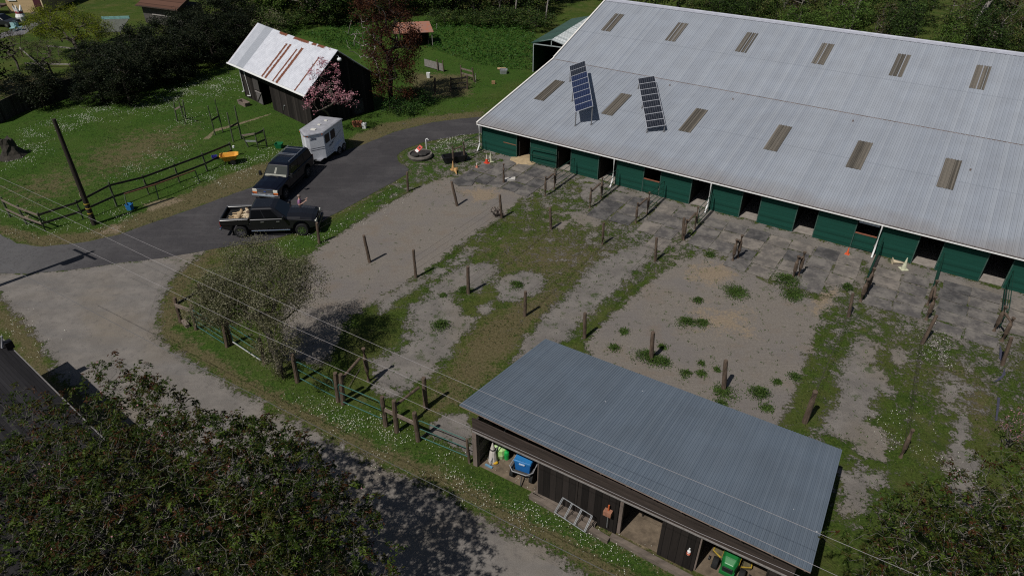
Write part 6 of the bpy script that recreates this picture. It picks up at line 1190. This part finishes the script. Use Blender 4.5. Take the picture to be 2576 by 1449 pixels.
# apple tree
ab = P(704, 936); OL1 = leafmat('apple_leaf_olive', (.115, .112, .056)); OL2 = leafmat('apple_leaf_grey', (.19, .182, .115)); OL3 = leafmat('apple_leaf_dark', (.045, .048, .018))
EL = [((650, 730, 4.7), (2.5, 2.3, 1.6)), ((560, 755, 4.4), (1.6, 1.6, 1.3)), ((745, 715, 4.8), (1.6, 1.6, 1.2)), ((690, 860, 3.6), (.9, .9, 1.2)), ((640, 650, 5.3), (1.5, 1.2, 1.0))]
tree('apple_tree', 'spreading twiggy apple tree with sparse grey olive leaves beside the lane fence', 'tree', ab, [(0, 0, 0), (.05, .05, .7), (-.1, .1, 1.5), (-.15, .2, 2.3)], [(loc(P(*c), ab), q) for c, q in EL], 1000, 46000, .068, [OL1, OL2, OL3], [.36, .42, .22], mat('apple_bark', (.20, .175, .145), .95, .6, 2.5, col2=(.06, .05, .042)), .18, .19, 8, None, .55, .4, .1, bare=lambda p: .3 if p[0] > 2.0 else 1., rmin=.006, pw=.56)
mb = MB(); b = P(712, 952); tree('trunk_shoot', 'ivy clad stump shoot beside the apple tree trunk', 'shrub', b, [(0, 0, 0), (0, 0, .4), (.05, 0, .9)], [((0, 0, .8), (.45, .4, .8))], 40, 900, .07, [OL1, OL3], [.4, .6], DARKB, .06, .12, 12)
# pink magnolia
mbp = P(832, 322); FL1 = leafmat('magnolia_pink', (.40, .15, .19), .3); FL2 = leafmat('magnolia_pale', (.55, .29, .33), .25)
tree('magnolia_tree', 'leafless tree covered in pink blossom at the gable of the old barn', 'tree', mbp, [(0, 0, 0), (-.05, .05, .5), (0, .1, 1.0)], [(loc(P(815, 190, 4.4), mbp), (1.5, 1.2, 1.5)), (loc(P(830, 235, 3.6), mbp), (2.0, 1.4, 1.0)), (loc(P(868, 245, 2.9), mbp), (1.2, 1.0, .8)), (loc(P(790, 258, 2.7), mbp), (1.1, .9, .9))], 300, 1700, .11, [FL1, FL2], [.45, .55], BARK, .09, .12, 21, None, .8, .2, -.4, step=.5, foliage='blossom', rmin=.009)
# copper tree and the dead branches beside it
CU = [leafmat('copper_leaf_dark', (.032, .011, .008)), leafmat('copper_leaf_red', (.066, .024, .013)), leafmat('copper_leaf_brown', (.085, .040, .018))]
cpb_ = P(985, 262); tree('copper_plum_tree', 'tall dark red leaved plum tree behind the old barn', 'tree', cpb_, [(0, 0, 0), (0, 0, 1.5), (.2, .1, 3.), (.1, .2, 4.5)], [((.1, .3, 7.2), (3.0, 2.8, 4.6)), ((.5, -.3, 2.6), (2.4, 2.2, 2.0)), ((1.7, -.4, 5.2), (1.9, 1.8, 2.4)), ((-1.4, 0, 2.6), (1.6, 1.5, 1.4))], 330, 19000, .16, CU, [.4, .32, .28], DARKB, .24, .34, 31, None, .5, .4, .3)
db = P(958, 205); tree('dead_tree', 'bare pale dead tree leaning left of the copper plum', 'tree', db, [(0, 0, 0), (-.1, 0, 1.), (-.25, 0, 2)], [((-1.6, 0, 4.3), (1.7, 1.2, 2.4))], 70, 0, .1, [], [], mat('bleached_wood', (.28, .25, .22), .9, .3, 4), .10, seed=33, rmin=.014)
BUSHG = [leafmat('bush_mid_green', (.03, .075, .015)), leafmat('bush_dark_green', (.012, .028, .008)), leafmat('bush_fresh_green', (.05, .095, .02))]
def bush(label, b, rx, h, n, ls, mats_, probs, seed, name='shrub', cat='shrub', group=None, up=.5):
    return tree(name, label, cat, b, [(0, 0, 0), (0, 0, h * .2)], [((0, 0, h * .52), (rx, rx, h * .5)), ((rx * .3, -.2 * rx, h * .4), (rx * .8, rx * .8, h * .38))], 70, n, ls, mats_, probs, DARKB, .08, ls * 1.6, seed, group, .5, up, .1)
bush('fresh green clump of tall weeds on the verge under the copper plum', P(1010, 280), 2.0, 1.0, 2200, .16, BUSHG, [.4, .3, .3], 41, 'weed_patch', 'weeds'); bush('dark bramble mound under the right side of the copper plum', P(1062, 262), 1.3, 1.4, 1400, .14, BUSHG, [.3, .6, .1], 42)
bush('low reddish twiggy bush at the foot of a dark paddock post', P(1250, 545), .45, .75, 260, .05, [leafmat('twig_red', (.10, .04, .03))], [1.], 43)
# dark hedge
HD = [leafmat('hedge_dark', (.008, .013, .0065)), leafmat('hedge_mid', (.022, .029, .013)), leafmat('hedge_grey', (.045, .052, .028))]
hp = tree('hedge_shrub', 'tall dark evergreen shrub in the big hedge across the meadow', 'shrub', P(330, 262), [(0, 0, 0), (0, 0, 1.2), (0, 0, 2.2)], [((0, 0, 2.6), (2.5, 2.3, 2.4)), ((.6, -.4, 3.6), (1.7, 1.6, 1.7)), ((-.7, .5, 1.7), (2.2, 2., 1.6))], 220, 12000, .16, HD, [.5, .35, .15], DARKB, .16, .26, 51, 'dark shrubs of the big hedge', .5, .5, .2, fold=False)
dup(hp, P(-46, 236), 1., 'added evergreen shrub, unseen past the left edge, casting shade on the meadow', None, (1.5, 1.5, 1.7))  # unseen shrub, added for the shadow it throws into the left field
rs = random.Random(21)
for (u, v, sc) in ((262, 258, .85), (300, 232, .95), (372, 222, 1.0), (360, 185, 1.1), (425, 213, 1.0), (425, 165, 1.2), (480, 190, 1.0), (490, 150, 1.15), (540, 160, 1.0), (555, 118, 1.15), (598, 128, .95), (615, 95, 1.1), (250, 215, .9)):
    dup(hp, P(u, v), rs.uniform(0, 6.3), None, None, (sc * rs.uniform(.92, 1.08), sc, sc * rs.uniform(.8, .98)))
bush('single dark round shrub standing at the plank fence on the left', P(112, 268), 2.1, 3.9, 5200, .18, HD, [.35, .4, .25], 52)
# willow and garden trees
WL = [leafmat('willow_lime', (.17, .20, .012), .3), leafmat('willow_green', (.10, .14, .012), .3), leafmat('willow_olive', (.05, .055, .014))]
wb_ = P(198, 140); tree('willow_tree', 'bright yellow green spring tree in the far left garden', 'tree', wb_, [(0, 0, 0), (.2, 0, .6), (0, 0, 1.2)], [((-.3, 0, 3.4), (4.2, 3.0, 2.1)), ((2.6, 0, 2.8), (2.2, 2., 1.6)), ((-2.6, .5, 3.6), (2., 1.8, 1.8))], 260, 17000, .15, WL, [.5, .3, .2], BARK, .22, .3, 61, None, .35, .4, .2)
OR_ = [leafmat('orchard_leaf', (.045, .042, .022)), OL3]
op_ = tree('orchard_tree', 'small sparse olive tree at the left edge of the far garden', 'tree', P(48, 176), [(0, 0, 0), (0, .1, .8), (-.2, .1, 1.4)], [((-.3, 0, 2.7), (2.4, 2.0, 1.5))], 170, 2600, .10, OR_, [.6, .4], BARK, .12, .2, 62, None, .5, .3, .1); dup(op_, P(135, 192), 2.2, 'small sparse olive tree second from the left edge of the far garden', None, (.9, .9, .9))
# woods behind: a few kinds of tree, each copied
def woodtree(label, name, h, rx, n, ls, mats_, probs, seed, bark=DARKB, group='trees of the wood'):
    e = [((0, 0, h * .58), (rx, rx * .95, h * .42)), ((rx * .35, rx * .2, h * .42), (rx * .8, rx * .8, h * .32)), ((-rx * .4, -rx * .25, h * .5), (rx * .75, rx * .7, h * .3))]
    return tree(name, label, 'tree', (0, 0, 0), [(0, 0, 0), (.1, 0, h * .15), (0, .1, h * .28)], e, 120, n, ls, mats_, probs, bark, h * .022, ls * 1.25, seed, group, .55, .4, .2, fold=False, step=1.2, sides=4)
WD = [leafmat('wood_dark', (.026, .045, .013)), leafmat('wood_green', (.055, .095, .02)), leafmat('wood_olive', (.105, .115, .035)), leafmat('wood_brown', (.085, .062, .033)), leafmat('wood_fresh', (.09, .155, .028))]
kinds = [woodtree('dark green tree in the wood along the top of the photo', 'wood_tree', 7.5, 2.9, 3600, .27, [WD[0], WD[1]], [.6, .4], 71), woodtree('olive green tree in the wood along the top of the photo', 'wood_tree', 7, 2.9, 3300, .25, [WD[1], WD[2]], [.5, .5], 72),
         woodtree('thin brownish tree in the wood along the top of the photo', 'wood_tree', 8, 2.6, 1500, .2, [WD[3], WD[2]], [.6, .4], 73, PALEB), woodtree('fresh green tree in the wood along the top of the photo', 'wood_tree', 6, 2.7, 3300, .24, [WD[4], WD[1]], [.6, .4], 74)]
under = woodtree('low dark bramble thicket at the edge of the wood', 'thicket', 2.6, 2.4, 2600, .2, [WD[0], WD[1], WD[2]], [.5, .35, .15], 75, group='thickets at the wood edge'); under['category'] = 'thicket'
spots = []
for u in range(590, 1360, 40): spots += [(P(u + rs.uniform(-18, 18), rs.uniform(30, 46) if u > 900 else rs.uniform(42, 66)), .0)]
for u in range(560, 1420, 46): spots += [(P(u + rs.uniform(-20, 20), rs.uniform(14, 26)), .1), (P(u + 20 + rs.uniform(-20, 20), rs.uniform(-2, 10)), .1)]
for x in range(-62, 34, 7): spots += [(V((x + rs.uniform(-2, 2), rs.uniform(108, 116), 0)), .3), (V((x + 3 + rs.uniform(-2, 2), rs.uniform(120, 130), 0)), .4)]
for s in np.arange(-6, 76, 4.4):
    for t_ in (48, 52.5, 57, 62, 68, 75): spots.append((B(s + rs.uniform(-2., 2.) + (2.2 if t_ in (52.5, 62) else 0), t_ + rs.uniform(-2, 2)), .05 if t_ < 50 else .15))
used = set(); keep = []
for p, g_ in spots:
    if abs(p.x) > .74 * p.y + 12: continue
    keep.append((p, g_))
for i, (p, g_) in enumerate(keep):
    k = rs.choices([0, 1, 2, 3], [.34, .3, .16, .2])[0]; sc = rs.uniform(.75, 1.12) + g_ * .5
    if p.x > 5 and p.y < 92: sc *= .72
    if k not in used: used.add(k); kinds[k].location = p; kinds[k].rotation_euler = (0, 0, rs.uniform(0, 6)); kinds[k].scale = (sc, sc, sc)
    else: dup(kinds[k], p, rs.uniform(0, 6.3), None, None, (sc, sc, sc * rs.uniform(.85, 1.1)))
und = [P(u, v) for u, v in ((640, 92), (690, 84), (735, 72), (780, 62), (830, 60), (880, 62), (1120, 62), (1170, 62), (1220, 64), (1265, 62), (1310, 66), (1345, 74), (690, 110), (920, 50))] + [B(s, 45 + rs.uniform(-.6, 1.5)) for s in range(2, 70, 5)]
for i, p in enumerate(und):
    if i == 0: under.location = p
    else: q = rs.uniform(.7, 1.1); dup(under, p, rs.uniform(0, 6.3), None, None, (q, q, q * .9))
sb = P(670, 62); bush('grey olive rounded shrub left of the old barn ridge', P(668, 96), 2.6, 3.4, 4200, .18, [OL1, WD[1], OL2], [.4, .4, .2], 81); bush('olive rounded shrub at the end of the dark hedge', P(628, 72), 2.6, 3.6, 4200, .18, [OL1, WD[1], WD[0]], [.4, .4, .2], 82)
WHB = mat('white_bark', (.34, .31, .28), .9, .4, 2, col2=(.15, .13, .12))
q = P(2418, 118); tree('bare_tree', 'big leafless pale tree behind the roof at the top right corner', 'tree', q, [(0, 0, 0), (.5, 0, 2), (1.2, .2, 4.), (2.0, .3, 6)], [((4.5, .5, 7.5), (4.0, 3, 3.2)), ((1.5, 0, 8.5), (3.0, 2.4, 2.4))], 150, 0, .1, [], [], WHB, .26, seed=91, rmin=.022, step=.9)
q = P(2137, 80); tree('bare_tree', 'single pale bare trunk rising behind the roof ridge', 'tree', q, [(0, 0, 0), (.2, 0, 2.5), (.5, 0, 5), (.7, 0, 7.5)], [((.9, 0, 9), (1.4, 1.2, 2))], 24, 0, .1, [], [], WHB, .17, seed=92, rmin=.02)
for (u, v, lab, sd_) in ((1372, 62, 'thin pale leaning trunk at the wood edge left of the green shelter', 93), (1295, 55, 'forked pale dead trunk at the wood edge', 94)):
    q = P(u, v); tree('bare_tree', lab, 'tree', q, [(0, 0, 0), (.1, 0, 1.5), (.3, 0, 3.2)], [((.5, 0, 4.5), (1.6, 1.2, 1.6))], 20, 0, .1, [], [], WHB, .11, seed=sd_, rmin=.02)
q = P(2560, 1075, 1.2); q.z = 0; tree('magnolia_tree', 'low pink blossoming twigs at the right edge of the photo', 'tree', q, [(0, 0, 0), (0, 0, .5)], [((.2, 0, 1.3), (.9, .9, .8))], 70, 420, .07, [FL1, FL2, LBR], [.3, .3, .4], BARK, .05, .1, 95, foliage='blossom')

# paddock weeds
WE = [leafmat('weed_green', (.055, .10, .02)), leafmat('weed_dark', (.034, .066, .014)), leafmat('weed_light', (.085, .125, .03))]
c9 = lambda x, y: CR(1700, 820, 800 / 2576)(x, y)
GW = 'leafy weeds in the paddocks'; big = 'leafy green weed clump growing in bare gravel'
for i, (fn, x, y, r_, h, lab) in enumerate(((c9, 1010, 410, .62, .3, 'butterfly shaped weed clump in the middle of the big paddock, left half'), (c9, 1140, 415, .5, .2, 'butterfly shaped weed clump in the middle of the big paddock, right half'), (c9, 1100, 200, .4, .22, 'small dark weed clump high in the big paddock'), (c9, 620, 740, .75, .5, 'biggest dark weed clump left of the knotty brown post'), (c9, 760, 780, .6, .3, 'weed clump right of the knotty brown post'),
        (c9, 400, 490, .4, .1, big), (c9, 320, 640, .38, .16, big), (c9, 770, 640, .3, .12, big), (c9, 1130, 795, .28, .2, big), (c9, 1000, 890, .36, .18, big), (c9, 1290, 850, .25, .1, big), (c9, 1150, 880, .35, .1, big), (c9, 1710, 1090, .66, .5, 'tall yellowish green weed clump beyond the shed roof edge'), (c9, 1850, 960, .32, .12, big), (c9, 2015, 920, .4, .25, 'round weed clump near the right side of the big paddock'), (c9, 1320, 1175, .4, .25, 'weed clump touching the shed roof edge'),
        (c9, 1930, 20, .9, .5, 'wide leafy weed clump at the edge of the big mat field'), (c9, 2010, 140, .8, .18, 'low weedy grass below the big mat field'), (c3b, 630, 830, .62, .4, 'dark leafy weed clump in the middle paddock gravel'), (c3b, 830, 490, .5, .3, 'weed clump left of a post in the middle paddock'), (c3b, 1330, 440, .5, .25, 'weed clump in the gravel hollow of the middle paddock'), (c3b, 640, 530, .32, .12, big), (c9, 1470, 120, .9, .12, 'wide thin weed patch high in the big paddock'), (c8, 210, 895, .4, .25, 'round weed clump below the left corner of the mat field'), (c8, 1240, 1150, .45, .5, 'vine clump around the post at the paddock corner'), (c9, 1370, 1070, .7, .14, 'grassy tuft around the squared mossy post'), (c9, 1740, 1200, .4, .1, big))):
    b = fn(x, y); r = np.random.RandomState(200 + i); n = int(520 * (r_ / .4) ** 1.6); ang = r.rand(n) * 6.283; m_ = 3 + int(r_ * 4); cc = np.clip(r.normal(size=(m_, 2)), -1.3, 1.3) * r_ * .25; cs = r_ * (.24 + .16 * r.rand(m_)); kk = r.choice(m_, n, p=cs / cs.sum()); xy = cc[kk] + r.normal(size=(n, 2)) * cs[kk][:, None]; rad = np.linalg.norm(xy, axis=1); C = np.column_stack([xy, .01 + .8 * h * r.rand(n) * np.clip(1.1 - rad / r_, .08, 1)])
    o = leaf_mesh('weed_clump', C, np.full(n, .065), r.choice(3, n, p=[.45, .3, .25]), WE, None, .6, .8, -.3, True, 300 + i); o.location = b; tag(o, lab, 'weeds', GW)

# uncountable growth
def scatter(polys, n, seed, avoid=()):
    r = np.random.RandomState(seed); A = np.array([max(1e-6, abs(sum(p[i][0] * p[(i + 1) % len(p)][1] - p[(i + 1) % len(p)][0] * p[i][1] for i in range(len(p)))) / 2) for p, w in polys]) * np.array([w for p, w in polys]); A /= A.sum(); out = []
    for (p, w), a in zip(polys, A):
        m = int(n * a); q = np.array(p); lo, hi = q.min(0), q.max(0); X = lo[0] + (hi[0] - lo[0]) * r.rand(m * 4 + 20); Y = lo[1] + (hi[1] - lo[1]) * r.rand(m * 4 + 20); k = np.where(poly_sd(X, Y, p) > 0)[0][:m]; out.append(np.stack([X[k], Y[k]], 1))
    out = np.concatenate(out)
    for p in avoid: out = out[poly_sd(out[:, 0], out[:, 1], p) < .05]
    return out
BR = [PL([(985, 75), (1080, 62), (1345, 62), (1345, 178), (1280, 176), (1190, 160), (1095, 128), (1060, 112)]), PL([(640, 108), (720, 88), (900, 66), (985, 75), (930, 130), (850, 125), (760, 90)])]
q = scatter([(p, 1) for p in BR], 11000, 5); r = np.random.RandomState(6); hz = np.abs(np.sin(q[:, 0] * .9) * np.cos(q[:, 1] * .7) + .5 * np.sin(q[:, 0] * 2.3 + q[:, 1])) * .55; C = np.column_stack([q, .05 + hz * r.rand(len(q))])
o = leaf_mesh('meadow_weeds', C, np.full(len(C), .24), r.choice(3, len(C), p=[.45, .2, .35]), [leafmat('meadow_green', (.034, .095, .014)), BUSHG[0], leafmat('meadow_fresh', (.05, .105, .02))], None, .5, .8, -.2, False, 7); tag(o, 'rough bright green weeds covering the meadow below the wood', 'weeds', None, 'stuff')
DZ = [(PL([(740, 1000), (840, 1005), (1000, 1082), (1180, 1168), (1330, 1225), (1500, 1335), (1640, 1412), (1620, 1444), (1450, 1400), (1250, 1290), (1100, 1200), (900, 1100), (780, 1050)]), 1.6), (PL([(860, 1030), (960, 1060), (1000, 1110), (900, 1080)]), 3.),
      (PL([(60, 335), (180, 292), (260, 262), (300, 258), (260, 300), (160, 330), (60, 350)]), 1.1), (PL([(310, 290), (420, 230), (520, 200), (590, 195), (590, 235), (470, 250), (430, 275)]), .8), (PL([(0, 385), (90, 350), (120, 380), (40, 420), (0, 420)]), .9), (PL([(285, 440), (380, 395), (460, 360), (470, 380), (400, 420), (330, 440)]), .8), (PL([(430, 310), (500, 285), (520, 300), (460, 330)]), .8),
      (PL([(490, 448), (580, 424), (660, 388), (705, 375), (700, 392), (620, 432), (530, 472)]), 1.2), (PL([(0, 560), (0, 500), (60, 545), (140, 580), (220, 575), (180, 590), (60, 592)]), .9), (PL([(240, 560), (330, 520), (340, 545), (250, 585)]), .9), (PL([(1085, 350), (1205, 330), (1200, 375), (1120, 385)]), 1.5), (PL([(780, 588), (900, 535), (1000, 470), (1020, 480), (900, 560), (800, 605)]), .6), (PL([(700, 605), (800, 570), (790, 610), (720, 625)]), 1.2),
      (PL([(2330, 850), (2358, 845), (2368, 905), (2335, 915)]), 3.), (PL([(2240, 1050), (2290, 1045), (2300, 1110), (2240, 1120)]), 2.), (PL([(2290, 1140), (2450, 1180), (2420, 1240), (2300, 1190)]), .6), (PL([(20, 790), (70, 830), (95, 900), (60, 900), (10, 840)]), 1.1), (PL([(820, 1130), (1000, 1190), (1150, 1260), (1130, 1270), (900, 1180)]), .25)]
q = scatter(DZ, 21000, 8); q = q + np.random.RandomState(3).normal(size=q.shape) * (.25 + .012 * q[:, 1:2]); q = q[poly_sd(q[:, 0], q[:, 1], ASPHALT) < 0]; r = np.random.RandomState(9); cl_ = np.sin(q[:, 0] * 2.1 + 1.3 * np.sin(q[:, 1] * 1.7)) + np.sin(q[:, 1] * 2.7 + q[:, 0]) + r.normal(size=len(q)) * .7; q = q[cl_ > -.1]; m = len(q); mb = MB()
for (x, y) in q:
    s = .0065 + .008 * r.rand() + .00016 * y; z = .05 + .05 * r.rand(); a = r.rand() * 6.28; t1, t2 = (r.rand(2) - .5) * .03
    mb.add([(x + s * math.cos(a + k * 1.257), y + s * math.sin(a + k * 1.257), z + t1 * math.cos(a + k * 1.257) + t2 * math.sin(a + k * 1.257)) for k in range(5)], [(0, 1, 2, 3, 4)])
o = mb.build('daisies', mat('daisy_white', (.55, .55, .46), .7, .1, 3), fix=False); tag(o, 'white daisies scattered through the short grass', 'daisies', None, 'stuff')
q = scatter([(PAD[1][0], 1.), (PAD[0][0], .25)] + [(p, 1.6) for p, w in GRV[:12]], 800, 31); r = np.random.RandomState(32); q = np.repeat(q, 7, 0) + r.normal(size=(len(q) * 7, 2)) * .05; C = np.column_stack([q, .005 + .03 * r.rand(len(q))])
o = leaf_mesh('seedlings', C, np.full(len(C), .055), r.choice(3, len(C), p=[.45, .3, .25]), WE, None, .6, .8, -.2, False, 33); tag(o, 'tiny weed seedlings dotted over the bare gravel of the paddocks', 'weeds', None, 'stuff')
LAWN = [(PL([(-20, 690), (-20, 200), (560, 200), (1340, 120), (1340, 300), (1300, 420), (1500, 470), (2576, 760), (2576, 1449), (900, 1449), (380, 1000), (380, 700), (600, 600)]), 1.)]
q = scatter(LAWN, 95000, 12, [ASPHALT, LANE] + [p for p, w in PAD] + [p for p, w in GRV])
r = np.random.RandomState(13); ns = np.sin(q[:, 0] * 1.3 + 2 * np.sin(q[:, 1] * .6)) + np.cos(q[:, 1] * 1.1 + q[:, 0] * .5) + r.normal(size=len(q)) * .8
dens = np.clip(34. / q[:, 1], .25, 1.0); k = (r.rand(len(q)) < dens) & (ns > -.9); q = q[k]
inb = ((q[:, 0] - BO.x) * E2.x + (q[:, 1] - BO.y) * E2.y > -.2) & ((q[:, 0] - BO.x) * E1.x + (q[:, 1] - BO.y) * E1.y > -.3); q = q[~inb]
rel = q - np.array([SO.x, SO.y]); sx = rel @ np.array([S1.x, S1.y]); sy = rel @ np.array([S2.x, S2.y]); q = q[~((sx > -.1) & (sx < 12.4) & (sy > -.1) & (sy < 5.7))]
q = np.repeat(q, 3, 0) + r.normal(size=(len(q) * 3, 2)) * .05; C = np.column_stack([q, np.zeros(len(q))]); up_d = np.tile(np.array([[0, 0, 1.6]]), (len(q), 1))
GR = [mat('blade_green', (.058, .105, .016), .6, .35, .5), mat('blade_olive', (.070, .080, .022), .6, .3, .5), mat('blade_dark', (.018, .036, .007), .6, .3, .5)]
big_n = np.sin(q[:, 0] * .23 + 1.) * np.sin(q[:, 1] * .19 + .5); pr = np.clip(.3 + .3 * big_n + .15 * (q[:, 0] > -12), .05, .8); mi = np.where(r.rand(len(q)) < pr, 1, np.where(r.rand(len(q)) < .6, 0, 2))
o = leaf_mesh('grass', C, .055 + .05 * r.rand(len(q)), mi, GR, None, .28, .2, -.6, False, 14, up_d); tag(o, 'short rough grass growing over the lawns and paddock strips', 'grass', None, 'stuff')
